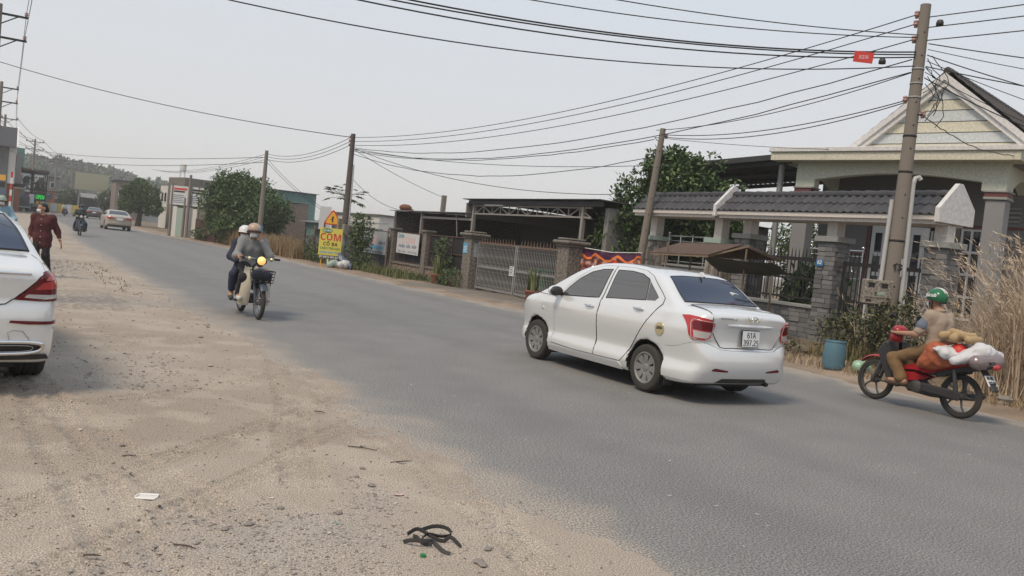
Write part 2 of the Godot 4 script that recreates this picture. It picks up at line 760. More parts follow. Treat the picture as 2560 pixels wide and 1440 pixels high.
# surface nets over a field; blocks far from the surface are skipped
func iso(fl: Field, lo: Vector3, hi: Vector3, cell: float, m: Mesher, slack := 1.25) -> void:
	var nx := int(ceil((hi.x - lo.x) / cell)) + 1
	var ny := int(ceil((hi.y - lo.y) / cell)) + 1
	var nz_ := int(ceil((hi.z - lo.z) / cell)) + 1
	var g := PackedFloat32Array()
	g.resize(nx * ny * nz_)
	g.fill(9.0)
	var B := 4
	for bz in range(0, nz_, B):
		for by in range(0, ny, B):
			for bx in range(0, nx, B):
				var mid := lo + Vector3(bx + B * 0.5, by + B * 0.5, bz + B * 0.5) * cell
				var q := fl.at(mid)
				var skip := absf(q) > B * cell * slack
				for z in range(bz, mini(bz + B, nz_)):
					for y in range(by, mini(by + B, ny)):
						var row := (z * ny + y) * nx
						for x in range(bx, mini(bx + B, nx)):
							g[row + x] = q if skip else fl.at(lo + Vector3(x, y, z) * cell)
	nets(g, nx, ny, nz_, lo, cell, m)


func nets(g: PackedFloat32Array, nx: int, ny: int, nz_: int, lo: Vector3, cell: float, m: Mesher) -> void:
	var sl := nx * ny
	var id := PackedInt32Array()
	id.resize(nx * ny * nz_)
	id.fill(-1)
	var off := [0, 1, nx, nx + 1, sl, sl + 1, sl + nx, sl + nx + 1]
	var edges := [[0, 1], [0, 2], [0, 4], [1, 3], [1, 5], [2, 3], [2, 6], [3, 7], [4, 5], [4, 6], [5, 7], [6, 7]]
	for z in nz_ - 1:
		for y in ny - 1:
			var r := z * sl + y * nx
			for x in nx - 1:
				var i := r + x
				var s0 := g[i] < 0.0
				if s0 == (g[i + 1] < 0.0) and s0 == (g[i + nx] < 0.0) and s0 == (g[i + nx + 1] < 0.0) and s0 == (g[i + sl] < 0.0) and s0 == (g[i + sl + 1] < 0.0) and s0 == (g[i + sl + nx] < 0.0) and s0 == (g[i + sl + nx + 1] < 0.0):
					continue
				var acc := Vector3.ZERO
				var cnt := 0
				for e in edges:
					var a: int = e[0]
					var b: int = e[1]
					var ga := g[i + off[a]]
					var gb := g[i + off[b]]
					if (ga < 0.0) != (gb < 0.0):
						var w := ga / (ga - gb)
						var pa := Vector3(a & 1, (a >> 1) & 1, a >> 2)
						var pb := Vector3(b & 1, (b >> 1) & 1, b >> 2)
						acc += pa.lerp(pb, w)
						cnt += 1
				id[i] = m.vert(lo + (Vector3(x, y, z) + acc / cnt) * cell)
	for z in range(1, nz_ - 1):
		for y in range(1, ny - 1):
			var r := z * sl + y * nx
			for x in range(1, nx - 1):
				var i := r + x
				var s := g[i] < 0.0
				if s != (g[i + 1] < 0.0):
					quad_ids(m, id[i], id[i - nx], id[i - nx - sl], id[i - sl], s)
				if s != (g[i + nx] < 0.0):
					quad_ids(m, id[i], id[i - sl], id[i - sl - 1], id[i - 1], s)
				if s != (g[i + sl] < 0.0):
					quad_ids(m, id[i], id[i - 1], id[i - 1 - nx], id[i - nx], s)


func quad_ids(m: Mesher, a: int, b: int, d: int, e: int, s: bool) -> void:
	if a < 0 or b < 0 or d < 0 or e < 0:
		return
	if s:
		m.face(a, d, b)
		m.face(a, e, d)
	else:
		m.face(a, b, d)
		m.face(a, d, e)


# where a ray of a projection meets the field
class Proj:
	var kind := "left"
	var sgn := -1.0
	var ang := 0.0
	var axis_f := -0.35
	var axis_r := 0.75

	func ray(p: Vector2) -> Array:
		match kind:
			"side":
				return [Vector3(sgn * 1.6, p.y, -p.x), Vector3(-sgn, 0, 0)]
			"slant":  # p = (x, q): q runs along the axis perpendicular to the slanted ray
				var d := Vector3(0, -sin(ang), -cos(ang))
				var e := Vector3(0, cos(ang), -sin(ang))
				return [Vector3(p.x, 0, 0) + e * p.y - d * 3.2, d]
			"front":
				var d := Vector3(0, -sin(ang), cos(ang))
				var e := Vector3(0, cos(ang), sin(ang))
				return [Vector3(p.x, 0, 0) + e * p.y - d * 4.6, d]
			_:  # round a vertical axis: p = (angle * axis_r, y); angle 0 is straight back, positive to the right
				var a := p.x / axis_r
				var d := Vector3(-sin(a), 0, -cos(a))
				return [Vector3(0, p.y, -axis_f) - d * 1.9, d]


func hit(fl: CarShape, r: Array, off: float) -> Vector3:
	var o: Vector3 = r[0]
	var d: Vector3 = r[1]
	var a := 0.0
	var b := 0.0
	var ok := false
	for i in 90:
		b = a + 0.055
		if fl.body(o + d * b) < off:
			ok = true
			break
		a = b
	if not ok:
		return o + d * 1.2
	for i in 13:
		var c := (a + b) * 0.5
		if fl.body(o + d * c) < off:
			b = c
		else:
			a = c
	return o + d * b


# a piece of skin: polygon in a projection's plane, laid on the field's surface, with a turned-in edge
func skin(fl: CarShape, pr: Proj, poly: Array, off: float, m: Mesher, cell := 0.05, rim := 0.008) -> Array:
	var P := PackedVector2Array()
	for q in poly:
		P.push_back(Vector2(q[0], q[1]))
	var lo := P[0]
	var hi := P[0]
	for q in P:
		lo = lo.min(q)
		hi = hi.max(q)
	var ids := {}
	var nx := int(ceil((hi.x - lo.x) / cell))
	var ny := int(ceil((hi.y - lo.y) / cell))
	for i in nx:
		for j in ny:
			var a := lo + Vector2(i, j) * cell
			var sq := PackedVector2Array([a, a + Vector2(cell, 0), a + Vector2(cell, cell), a + Vector2(0, cell)])
			for piece in Geometry2D.intersect_polygons(P, sq):
				if piece.size() < 3:
					continue
				var tr := Geometry2D.triangulate_polygon(piece)
				var loc := PackedInt32Array()
				for q in piece:
					var key := Vector2i(roundi(q.x * 5000.0), roundi(q.y * 5000.0))
					if not ids.has(key):
						ids[key] = m.vert(hit(fl, pr.ray(q), off))
					loc.push_back(ids[key])
				for k in range(0, tr.size(), 3):
					m.face(loc[tr[k]], loc[tr[k + 1]], loc[tr[k + 2]])
	# edge
	var line := []
	for i in P.size():
		var a := P[i]
		var b := P[(i + 1) % P.size()]
		var n := maxi(1, int(a.distance_to(b) / cell))
		for k in n:
			line.append(a.lerp(b, float(k) / n))
	var outer := PackedVector3Array()
	var inner := PackedVector3Array()
	for q in line:
		var r := pr.ray(q)
		var h := hit(fl, r, off)
		outer.push_back(h)
		inner.push_back(h + (r[1] as Vector3) * rim)
	if rim > 0.0:
		m.grid([outer, inner], true)
	return Array(outer)


func ring_poly(cx: float, cy: float, rx: float, ry: float, n := 20) -> Array:
	var o := []
	for i in n:
		o.append([cx + cos(TAU * i / n) * rx, cy + sin(TAU * i / n) * ry])
	return o


func mirror_poly(p: Array) -> Array:
	var o := []
	for q in p:
		o.append([-q[0], q[1]])
	return o


# thin tube laid along an outline; black ones also imitate shade in panel gaps
func outline_tube(fl: CarShape, pr: Proj, pts: Array, r: float, m: Mesher, closed := true, off := 0.0) -> void:
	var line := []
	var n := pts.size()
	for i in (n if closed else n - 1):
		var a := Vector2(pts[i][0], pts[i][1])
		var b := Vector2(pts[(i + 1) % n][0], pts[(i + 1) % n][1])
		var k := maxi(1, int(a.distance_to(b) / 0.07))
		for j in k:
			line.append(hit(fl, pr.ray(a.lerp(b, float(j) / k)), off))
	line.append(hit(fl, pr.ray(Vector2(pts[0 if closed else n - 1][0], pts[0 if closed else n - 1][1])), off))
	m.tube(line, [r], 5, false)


func proj(kind: String, sgn := -1.0, ang := 0.0, axis_f := -0.35) -> Proj:
	var p := Proj.new()
	p.kind = kind
	p.sgn = sgn
	p.ang = ang
	p.axis_f = axis_f
	return p


# split a painted shell into skin and dark wheel-arch lining
func car_shell(fl: CarShape, cell: float, paint: Material, parent: Node3D, lo: Vector3, hi: Vector3, called := "body") -> void:
	var m := mb()
	iso(fl, lo, hi, cell, m)
	var dark := PackedByteArray()
	dark.resize(m.v.size())
	for i in m.v.size():
		var p := m.v[i]
		var dk := 0
		for a in fl.arches:
			if Vector2(-p.z - a[0], p.y - a[1]).length() < a[2] + cell * 0.3 and fl.body(p) + fl.shrink < -cell * 0.45:
				dk = 1
		if p.y < 0.3 and fl.body(p + Vector3(0, -0.05, 0)) + fl.shrink > 0.0 and fl.body(p + Vector3(0.06 * signf(p.x), 0.02, 0)) + fl.shrink < 0.0 and fl.body(p + Vector3(0, 0.02, 0.06)) + fl.shrink < 0.0:
			dk = 1
		dark[i] = dk
	var lining := mb()
	lining.v = m.v
	lining.c = m.c
	var keep := PackedInt32Array()
	for i in range(0, m.x.size(), 3):
		if dark[m.x[i]] + dark[m.x[i + 1]] + dark[m.x[i + 2]] >= 2:
			lining.face(m.x[i], m.x[i + 1], m.x[i + 2])
		else:
			keep.push_back(m.x[i])
			keep.push_back(m.x[i + 1])
			keep.push_back(m.x[i + 2])
	m.x = keep
	put(m, called, paint, parent)
	put(lining, "wheel_arch_lining", M["rubber"], parent)


# one road wheel lying in the y-z plane, outer face towards +x; spokes over a dark brake disc
func car_wheel(parent: Node3D, at: Vector3, sgn: float, rad: float, rim_r: float, width: float, rim_mat: Material, spokes: int, style := 0) -> Node3D:
	var w := Node3D.new()
	w.name = "wheel"
	parent.add_child(w, true)
	w.transform = Transform3D(Basis(Vector3.BACK, -sgn * PI / 2), at)
	# local: y axis is the axle, +y points outwards
	var h := width * 0.5
	var m := mb()
	var prof := []
	prof.append([rim_r - 0.012, -h * 0.8])
	prof.append([rim_r + 0.01, -h * 0.98])
	prof.append([rad - 0.03, -h])
	prof.append([rad - 0.008, -h * 0.86])
	prof.append([rad, -h * 0.6])
	for g in [-0.35, 0.0, 0.35]:
		prof.append([rad + 0.001, h * (g - 0.07)])
		prof.append([rad - 0.007, h * (g - 0.05)])
		prof.append([rad - 0.007, h * (g + 0.05)])
		prof.append([rad + 0.001, h * (g + 0.07)])
	prof.append([rad, h * 0.6])
	prof.append([rad - 0.008, h * 0.86])
	prof.append([rad - 0.03, h])
	prof.append([rim_r + 0.01, h * 0.98])
	prof.append([rim_r - 0.012, h * 0.8])
	m.lathe(prof, 40)
	put(m, "tyre", M["tyre_dusty"], w)
	m = mb()
	m.lathe([[rim_r + 0.006, h * 0.93], [rim_r - 0.004, h * 0.98], [rim_r - 0.018, h * 0.92], [rim_r - 0.026, h * 0.6], [rim_r - 0.03, -h * 0.8]], 36)
	# spokes
	for k in spokes:
		var b := Basis(Vector3.UP, TAU * k / spokes)
		var wi := 0.05 if style == 0 else 0.04
		var wo := rim_r * (0.52 if style == 0 else 0.3) * 4.0 / spokes
		var zin := h * 0.62
		var zout := h * 0.86
		var r1 := rim_r - 0.015
		var pts := [Vector3(0.03, zin, -wi * 0.5), Vector3(0.03, zin, wi * 0.5), Vector3(r1 * 0.55, zin + 0.012, wi * 0.62), Vector3(r1, zout, wo), Vector3(r1, zout, -wo), Vector3(r1 * 0.55, zin + 0.012, -wi * 0.62)]
		var lowp := []
		for p in pts:
			lowp.append(b * (p - Vector3(0, 0.02, 0)))
		for i in 6:
			pts[i] = b * pts[i]
		m.quad(pts[0], pts[1], pts[2], pts[5])
		m.quad(pts[5], pts[2], pts[3], pts[4])
		for i in 6:
			m.quad(pts[i], pts[(i + 1) % 6], lowp[(i + 1) % 6], lowp[i])
	put(m, "rim", rim_mat, w)
	m = mb()
	m.lathe([[0.0, h * 0.74], [0.03, h * 0.73], [0.055, h * 0.66], [0.06, h * 0.5]], 16)
	for k in 4:
		m.ball(Basis(Vector3.UP, TAU * (k + 0.5) / 4) * Vector3(0.075, h * 0.66, 0), Vector3(0.011, 0.008, 0.011), 6)
	put(m, "hub_cap", rim_mat, w)
	m = mb()
	m.lathe([[0.0, h * 0.35], [rim_r - 0.03, h * 0.35], [rim_r - 0.03, h * 0.2]], 24)
	put(m, "brake_disc", M["rubber"], w)
	return w


func letters(text: String, size: float, called: String, material: Material, parent: Node, at: Transform3D, bold := false, depth := 0.004, width := 0.0) -> MeshInstance3D:
	var tm := TextMesh.new()
	var f := SystemFont.new()
	f.font_names = PackedStringArray(["Droid Sans"])
	f.font_weight = 700 if bold else 400
	tm.font = f
	tm.text = text
	tm.font_size = 64
	tm.pixel_size = size / 46.0
	tm.depth = depth
	tm.curve_step = 4.0
	var o := MeshInstance3D.new()
	o.mesh = tm
	o.name = called
	o.material_override = material
	if width > 0.0:
		var w := tm.get_aabb().size.x
		if w > 0.001:
			at = at * Transform3D(Basis().scaled(Vector3(width / w, 1, 1)), Vector3.ZERO)
	o.transform = at
	parent.add_child(o, true)
	return o


func car_materials() -> void:
	var p := mat("car_white", alb(0.7, 0.71, 0.71), 0.2, 0.28)
	p.clearcoat_enabled = true
	p.clearcoat = 1.0
	p.clearcoat_roughness = 0.03
	p = mat("car_pearl", alb(0.72, 0.72, 0.71), 0.2, 0.22)
	p.clearcoat_enabled = true
	p.clearcoat = 1.0
	p.clearcoat_roughness = 0.03
	mat("tint", alb(0.2, 0.19, 0.18), 0.05, 0.75)
	mat("tint_blue", alb(0.055, 0.07, 0.105), 0.07, 0.7)
	p = mat("lens_red", alb(0.42, 0.012, 0.012), 0.12)
	p.clearcoat_enabled = true
	mat("lens_dark_red", alb(0.12, 0.006, 0.01), 0.08)
	mat("lens_clear", alb(0.55, 0.52, 0.5), 0.1, 0.3)
	mat("rim_dusty", alb(0.34, 0.33, 0.32), 0.5, 0.35, "grain", 6.0)
	mat("gold_trim", alb(0.62, 0.55, 0.34), 0.25, 0.6)
	mat("plate_white", alb(0.72), 0.5)
	mat("ink", alb(0.015), 0.7)


func small_sedan() -> void:
	var t := thing("white_sedan", "dusty white compact four-door sedan driving away, 61A licence plate on its boot", "car", Vector3(7.62, 0.062, -8.05), 0.0)
	var fl := CarShape.new()
	fl.curves(
		[[-1.1, 1.0], [-0.93, 1.06], [-0.8, 1.098], [-0.6, 1.125], [-0.47, 1.14], [-0.3, 1.235], [-0.15, 1.34], [0.0, 1.43], [0.2, 1.485], [0.5, 1.517], [0.9, 1.53], [1.3, 1.508], [1.55, 1.455], [1.8, 1.36], [2.1, 1.2], [2.4, 1.05], [2.55, 0.995], [2.75, 0.955], [2.95, 0.885], [3.08, 0.79], [3.2, 0.66]],
		[[-1.1, 0.70], [-0.95, 0.815], [-0.8, 0.9], [-0.6, 0.96], [-0.3, 0.99], [0.0, 1.0], [2.2, 1.0], [2.6, 0.975], [2.85, 0.91], [3.0, 0.83], [3.15, 0.68]],
		[[0.1, 0.75], [0.2, 0.795], [0.3, 0.83], [0.38, 0.824], [0.46, 0.797], [0.55, 0.803], [0.72, 0.83], [0.85, 0.832], [0.93, 0.812], [1.01, 0.79], [1.06, 0.757], [1.2, 0.7], [1.35, 0.635], [1.46, 0.575], [1.6, 0.49]],
		[[0.1, -0.78], [0.24, -0.87], [0.4, -0.955], [0.55, -0.96], [0.64, -0.935], [0.68, -0.91], [0.85, -0.912], [0.93, -0.925], [1.02, -0.965], [1.07, -0.95], [1.2, -0.8], [1.6, -0.4]],
		[[0.1, 2.9], [0.3, 3.06], [0.5, 3.12], [0.7, 3.1], [0.85, 3.02], [1.1, 2.9], [1.6, 2.6]],
		[[-1.2, 0.3], [-0.9, 0.235], [-0.5, 0.2], [0.4, 0.185], [2.0, 0.185], [2.7, 0.2], [3.1, 0.24]])
	fl.arches = [[-0.05, 0.29, 0.338], [2.42, 0.29, 0.338]]
	fl.shrink = 0.004
	var white: Material = M["car_white"]
	car_shell(fl, 0.024, white, t, Vector3(-0.9, 0.12, -3.2), Vector3(0.9, 1.6, 1.06))
	fl.shrink = 0.0
	var front_door := [[1.965, 0.31], [1.955, 0.6], [1.92, 0.95], [1.80, 1.135], [1.62, 1.285], [1.42, 1.40], [1.2, 1.455], [0.958, 1.468], [0.958, 1.0], [0.962, 0.292], [1.4, 0.288]]
	var rear_door := [[0.945, 0.292], [0.942, 1.468], [0.6, 1.472], [0.35, 1.45], [0.17, 1.395], [0.02, 1.3], [-0.12, 1.21], [-0.2, 1.15], [-0.2, 1.08], [-0.03, 0.86], [0.17, 0.6], [0.34, 0.36], [0.40, 0.3]]
	var front_glass := [[1.86, 0.985], [1.76, 1.115], [1.6, 1.25], [1.4, 1.355], [1.2, 1.405], [1.005, 1.42], [1.02, 1.035]]
	var rear_glass := [[0.88, 1.045], [0.885, 1.42], [0.6, 1.425], [0.38, 1.405], [0.22, 1.355], [0.19, 1.335], [0.115, 1.095], [0.5, 1.07]]
	var quarter_glass := [[0.1, 1.095], [0.17, 1.322], [0.08, 1.26], [-0.03, 1.19], [-0.09, 1.145], [-0.05, 1.105]]
	for sg in [-1.0, 1.0]:
		var pr := proj("side", sg)
		var shade_and_seals := mb()
		for a in [[front_door, "front_door", front_glass, 1.14, 0.905], [rear_door, "rear_door", rear_glass, 0.16, 0.975]]:
			var m := mb()
			skin(fl, pr, a[0], 0.003, m, 0.05)
			var door := put(m, a[1], white, t)
			outline_tube(fl, pr, a[0], 0.0042, shade_and_seals)  # black tube stands in for the shade of the door gap
			m = mb()
			skin(fl, pr, a[2], 0.0065, m, 0.06)
			put(m, "window", M["tint"], door)
			m = mb()
			outline_tube(fl, pr, a[2], 0.007, m, true, 0.003)
			put(m, "window_seal", M["black"], door)
			# chrome pull handle with a recess bowl
			m = mb()
			var c := hit(fl, pr.ray(Vector2(a[3], a[4])), 0.0)
			m.ball(c + Vector3(0, -0.008, 0), Vector3(0.008, 0.034, 0.055), 12)
			put(m, "handle_bowl", M["chrome"], door)
			m = mb()
			var hp := []
			for k in 7:
				var q := (k - 3) / 3.0
				hp.append(c + Vector3(sg * (0.012 + 0.022 * (1.0 - q * q)), 0.008 + 0.006 * q, -0.1 * q))
			m.tube(hp, [0.008, 0.011, 0.013, 0.014, 0.013, 0.011, 0.008], 8, true, Vector2(1.0, 0.8))
			put(m, "door_handle", M["chrome"], door)
		var q := mb()
		skin(fl, pr, quarter_glass, 0.0045, q, 0.05)
		put(q, "quarter_window", M["tint"], t)
		outline_tube(fl, pr, quarter_glass, 0.005, shade_and_seals)
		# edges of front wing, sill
		outline_tube(fl, pr, [[1.955, 0.95], [2.2, 0.965], [2.5, 0.97]], 0.003, shade_and_seals, false)  # gap shade along the wing edge, drawn as a dark tube
		put(shade_and_seals, "panel_gap_shade", M["black"], t)  # shade of the panel gaps as black tubes, plus the quarter window seal
		q = mb()
		skin(fl, pr, [[0.36, 0.19], [0.42, 0.272], [1.3, 0.262], [2.0, 0.272], [2.05, 0.19]], 0.008, q, 0.06)
		put(q, "sill", white, t)
		q = mb()
		skin(fl, pr, [[2.24, 0.775], [2.275, 0.785], [2.275, 0.755], [2.24, 0.745]], 0.006, q, 0.05)
		put(q, "side_repeater", M["lens_clear"], t)
		for mf in [[0.72, 0.42, 0.2], [0.73, -2.0, 0.17]]:
			q = mb()
			q.box(Vector3(sg * mf[0], 0.24, mf[1]), Vector3(0.14, mf[2], 0.012), Basis(Vector3.RIGHT, 0.12))
			put(q, "mud_flap", M["rubber"], t)
		# door mirror
		var mi := Node3D.new()
		mi.name = "door_mirror"
		t.add_child(mi, true)
		mi.position = Vector3(sg * 0.9, 1.035, -1.86)
		q = mb()
		q.ball(Vector3(0, 0, -0.02), Vector3(0.115, 0.075, 0.07), 14)
		put(q, "shell", white, mi)
		q = mb()
		q.ball(Vector3(0, 0, 0.012), Vector3(0.108, 0.068, 0.05), 14)
		put(q, "mirror_back", M["dark_plastic"], mi)
		q = mb()
		q.bar(Vector3(-sg * 0.16, -0.05, -0.02), Vector3(-sg * 0.06, -0.04, -0.01), 0.06, 0.035, 0.01)
		put(q, "bracket", M["dark_plastic"], mi)
		for a in [[-0.05, 0.72], [2.42, 0.715]]:
			car_wheel(t, Vector3(sg * a[1], 0.285, -a[0]), sg, 0.285, 0.188, 0.165, M["rim_dusty"], 8)
	# rear screen, windscreen
	var sl := proj("slant", 0, 0.62)
	var qa := func(f: float, y: float) -> float: return y * cos(0.62) + f * sin(0.62)
	var g0: float = qa.call(-0.44, 1.155)
	var g1: float = qa.call(-0.01, 1.432)
	var mq := mb()
	skin(fl, sl, [[-0.6, g0], [-0.3, g0 - 0.012], [0.3, g0 - 0.012], [0.6, g0], [0.555, lerpf(g0, g1, 0.5)], [0.5, g1 - 0.01], [0.3, g1 + 0.012], [-0.3, g1 + 0.012], [-0.5, g1 - 0.01], [-0.555, lerpf(g0, g1, 0.5)]], 0.003, mq, 0.06)
	var rw := put(mq, "rear_window", M["tint_blue"], t)
	mq = mb()
	outline_tube(fl, sl, [[-0.6, g0], [-0.3, g0 - 0.012], [0.3, g0 - 0.012], [0.6, g0], [0.555, lerpf(g0, g1, 0.5)], [0.5, g1 - 0.01], [0.3, g1 + 0.012], [-0.3, g1 + 0.012], [-0.5, g1 - 0.01], [-0.555, lerpf(g0, g1, 0.5)]], 0.006, mq, true, 0.002)
	put(mq, "window_seal", M["black"], rw)
	# sticker: three white arcs on the rear screen
	mq = mb()
	for k in 3:
		var pts := []
		for i in 7:
			var a := 0.5 + i * 0.28
			var r := 0.03 + k * 0.022
			pts.append(hit(fl, sl.ray(Vector2(0.33 - cos(a) * r * 1.3 + k * 0.03, lerpf(g0, g1, 0.42) + sin(a) * r - k * 0.03)), 0.005))
		mq.tube(pts, [0.002, 0.006, 0.008, 0.008, 0.008, 0.006, 0.002], 5)
	put(mq, "sticker", M["white_paint"], rw)
	var fr := proj("front", 0, 0.95)
	var qf := func(f: float, y: float) -> float: return y * cos(0.95) - f * sin(0.95)
	var w0: float = qf.call(2.46, 1.02)
	var w1: float = qf.call(1.6, 1.44)
	mq = mb()
	skin(fl, fr, [[-0.66, w0 + 0.05], [0.0, w0 - 0.02], [0.66, w0 + 0.05], [0.52, w1], [-0.52, w1]], 0.003, mq, 0.08)
	put(mq, "windscreen", M["tint"], t)
	# boot lid wrapping from deck to number plate
	var lid := proj("slant", 0, 0.78)
	var ql := func(f: float, y: float) -> float: return y * cos(0.78) + f * sin(0.78)
	var q0: float = ql.call(-0.9, 0.655)
	var q1: float = ql.call(-0.94, 0.98)
	var q2: float = ql.call(-0.5, 1.125)
	var lid_poly := [[-0.43, q0 + 0.012], [-0.36, q0], [0.36, q0], [0.43, q0 + 0.012], [0.575, q1 - 0.04], [0.585, q1 + 0.03], [0.575, q2 - 0.05], [0.56, q2], [-0.56, q2], [-0.575, q2 - 0.05], [-0.585, q1 + 0.03], [-0.575, q1 - 0.04]]
	mq = mb()
	skin(fl, lid, lid_poly, 0.003, mq, 0.045)
	var boot := put(mq, "boot_lid", white, t)
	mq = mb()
	outline_tube(fl, lid, lid_poly, 0.0045, mq)
	put(mq, "panel_gap_shade", M["black"], boot)  # dark line put in as gap shade round the boot lid
	# plate
	var pl := Node3D.new()
	pl.name = "number_plate"
	t.add_child(pl, true)
	pl.transform = Transform3D(Basis(Vector3.RIGHT, -0.06), Vector3(0.0, 0.785, 0.945))
	mq = mb()
	mq.box(Vector3(0, 0, -0.004), Vector3(0.29, 0.2, 0.012), Basis(), 0.004)
	put(mq, "plate_frame", M["ink"], pl)
	mq = mb()
	mq.box(Vector3(0, 0, 0.003), Vector3(0.276, 0.186, 0.006), Basis(), 0.002)
	put(mq, "plate_face", M["plate_white"], pl)
	letters("61A", 0.066, "plate_text", M["ink"], pl, Transform3D(Basis(), Vector3(0, 0.042, 0.0075)), false, 0.003, 0.14)
	letters("397.25", 0.066, "plate_text", M["ink"], pl, Transform3D(Basis(), Vector3(0, -0.045, 0.0075)), false, 0.003, 0.245)
	# garnish bar above the plate, badges
	mq = mb()
	var bar := []
	for k in 9:
		var bx := -0.37 + 0.74 * k / 8.0
		bar.append(Vector3(bx, 0.928, 0.94 - fl.rear_curve * bx * bx))
	mq.tube(bar, [0.008, 0.02, 0.024, 0.024, 0.024, 0.024, 0.024, 0.02, 0.008], 8, true, Vector2(0.8, 0.8))
	put(mq, "garnish", white, boot)
	mq = mb()
	mq.lathe([[0.052, -0.006], [0.056, 0.0], [0.052, 0.006], [0.043, 0.003], [0.043, -0.003], [0.052, -0.006]], 20, Transform3D(Basis(Vector3.RIGHT, PI / 2).scaled(Vector3(1, 0.72, 1)), Vector3(0, 1.012, 0.979)))
	mq.bar(Vector3(-0.026, 0.985, 0.98), Vector3(-0.014, 1.037, 0.98), 0.009, 0.008)
	mq.bar(Vector3(0.014, 0.985, 0.98), Vector3(0.026, 1.037, 0.98), 0.009, 0.008)
	mq.bar(Vector3(-0.02, 1.004, 0.98), Vector3(0.02, 1.02, 0.98), 0.008, 0.008)
	put(mq, "badge", M["chrome"], boot)
	for sg in [-1.0, 1.0]:
		mq = mb()
		for k in 3:
			mq.tube([Vector3(sg * 0.055, 0.995 + k * 0.006, 0.976), Vector3(sg * (0.075 + k * 0.008), 0.99 + k * 0.012, 0.976), Vector3(sg * (0.095 + k * 0.012), 1.01 + k * 0.018, 0.974)], [0.005, 0.008, 0.002], 5)
		put(mq, "badge_wing", M["gold_trim"], boot)
	letters("i10", 0.035, "model_badge", M["chrome"], boot, Transform3D(Basis(Vector3.UP, -0.09), Vector3(-0.31, 1.0, 0.966)), true, 0.006)
	mq = mb()
	mq.box(Vector3(-0.43, 1.005, 0.955), Vector3(0.16, 0.018, 0.006), Basis(Vector3.UP, -0.09))
	put(mq, "model_badge", M["galv"], boot)
	# rear bumper with reflectors and dark diffuser
	var cy := proj("cyl", 0, 0, -0.35)
	var R := 0.75
	var bump := []
	for k in 15:
		var ph := deg_to_rad(-88.0 + 176.0 * k / 14.0)
		var ay := absf(ph)
		bump.append([ph * R, 0.6 + (0.035 if ay < 0.6 else 0.035 + smoothstep(0.62, 0.8, ay) * 0.07 - smoothstep(1.0, 1.45, ay) * 0.1)])
	for k in 15:
		var ph := deg_to_rad(88.0 - 176.0 * k / 14.0)
		bump.append([ph * R, 0.255 + smoothstep(1.0, 1.5, absf(ph)) * 0.0])
	mq = mb()
	skin(fl, cy, bump, 0.005, mq, 0.05)
	var bu := put(mq, "rear_bumper", white, t)
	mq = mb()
	outline_tube(fl, cy, bump.slice(0, 15), 0.0035, mq, false)
	put(mq, "panel_gap_shade", M["black"], bu)  # shade of the bumper seam, modelled as a black tube
	for sg in [-1.0, 1.0]:
		mq = mb()
		skin(fl, cy, [[sg * 0.36, 0.405], [sg * 0.53, 0.43], [sg * 0.57, 0.41], [sg * 0.56, 0.395], [sg * 0.45, 0.388], [sg * 0.36, 0.388]], 0.009, mq, 0.06)
		put(mq, "reflector", M["lens_dark_red"], bu)
	mq = mb()
	skin(fl, cy, [[-0.52, 0.25], [-0.42, 0.305], [0.42, 0.305], [0.52, 0.25]], 0.01, mq, 0.06)
	put(mq, "diffuser", M["dark_plastic"], bu)
	# tail lights wrapping the corners
	var lamp := [[73, 1.0], [66, 1.01], [56, 1.0], [47, 0.978], [44.5, 0.93], [47.5, 0.765], [51, 0.738], [61, 0.742], [64, 0.79], [66, 0.88], [69, 0.945]]
	var clear := [[47, 0.83], [60.5, 0.845], [59.5, 0.765], [50.5, 0.758], [48.5, 0.775]]
	var inner := [[46.6, 0.845], [61, 0.86], [62.2, 0.93], [60.5, 0.955], [48, 0.94], [46.2, 0.92]]
	for sg in [-1.0, 1.0]:
		var con := func(src: Array) -> Array:
			var o := []
			for p in src:
				o.append([sg * deg_to_rad(p[0]) * R, p[1]])
			return o
		mq = mb()
		skin(fl, cy, con.call(lamp), 0.012, mq, 0.035, 0.02)
		var li := put(mq, "tail_light", M["lens_red"], t)
		mq = mb()
		skin(fl, cy, con.call(inner), 0.016, mq, 0.035, 0.006)
		put(mq, "brake_lens", M["lens_dark_red"], li)
		mq = mb()
		skin(fl, cy, con.call(clear), 0.016, mq, 0.035, 0.006)
		put(mq, "reversing_lens", M["lens_clear"], li)
		mq = mb()
		var fw := []
		for p in [[45.6, 0.95], [61.8, 0.97], [63.5, 0.93], [61.5, 0.76], [58, 0.748], [50, 0.745], [47, 0.77]]:
			fw.append(p)
		outline_tube(fl, cy, con.call(fw), 0.004, mq, true, 0.014)
		put(mq, "lens_trim", M["lens_clear"], li)
	# fuel cap disc, antenna fin, exhaust
	mq = mb()
	skin(fl, proj("side", -1.0), ring_poly(-0.28, 0.79, 0.075, 0.078), 0.006, mq, 0.04)
	var cap := put(mq, "fuel_cap", M["gold_trim"], t)
	mq = mb()
	for k in 3:
		mq.tube([hit(fl, proj("side", -1.0).ray(Vector2(-0.235, 0.785 + k * 0.014)), 0.009), hit(fl, proj("side", -1.0).ray(Vector2(-0.3, 0.795 + k * 0.012)), 0.009), hit(fl, proj("side", -1.0).ray(Vector2(-0.335, 0.79 + k * 0.008)), 0.009)], [0.003, 0.004, 0.002], 5)
	put(mq, "cap_print", M["ink"], cap)
	mq = mb()
	mq.slab(PackedVector2Array([Vector2(-0.1, -0.012), Vector2(0.08, -0.012), Vector2(0.09, 0.0), Vector2(0.045, 0.05), Vector2(0.03, 0.052), Vector2(0.0, 0.03)]), 0.03, Transform3D(Basis(Vector3.UP, -PI / 2), Vector3(0.015, 1.452, -0.02)))
	put(mq, "antenna", white, t)
	mq = mb()
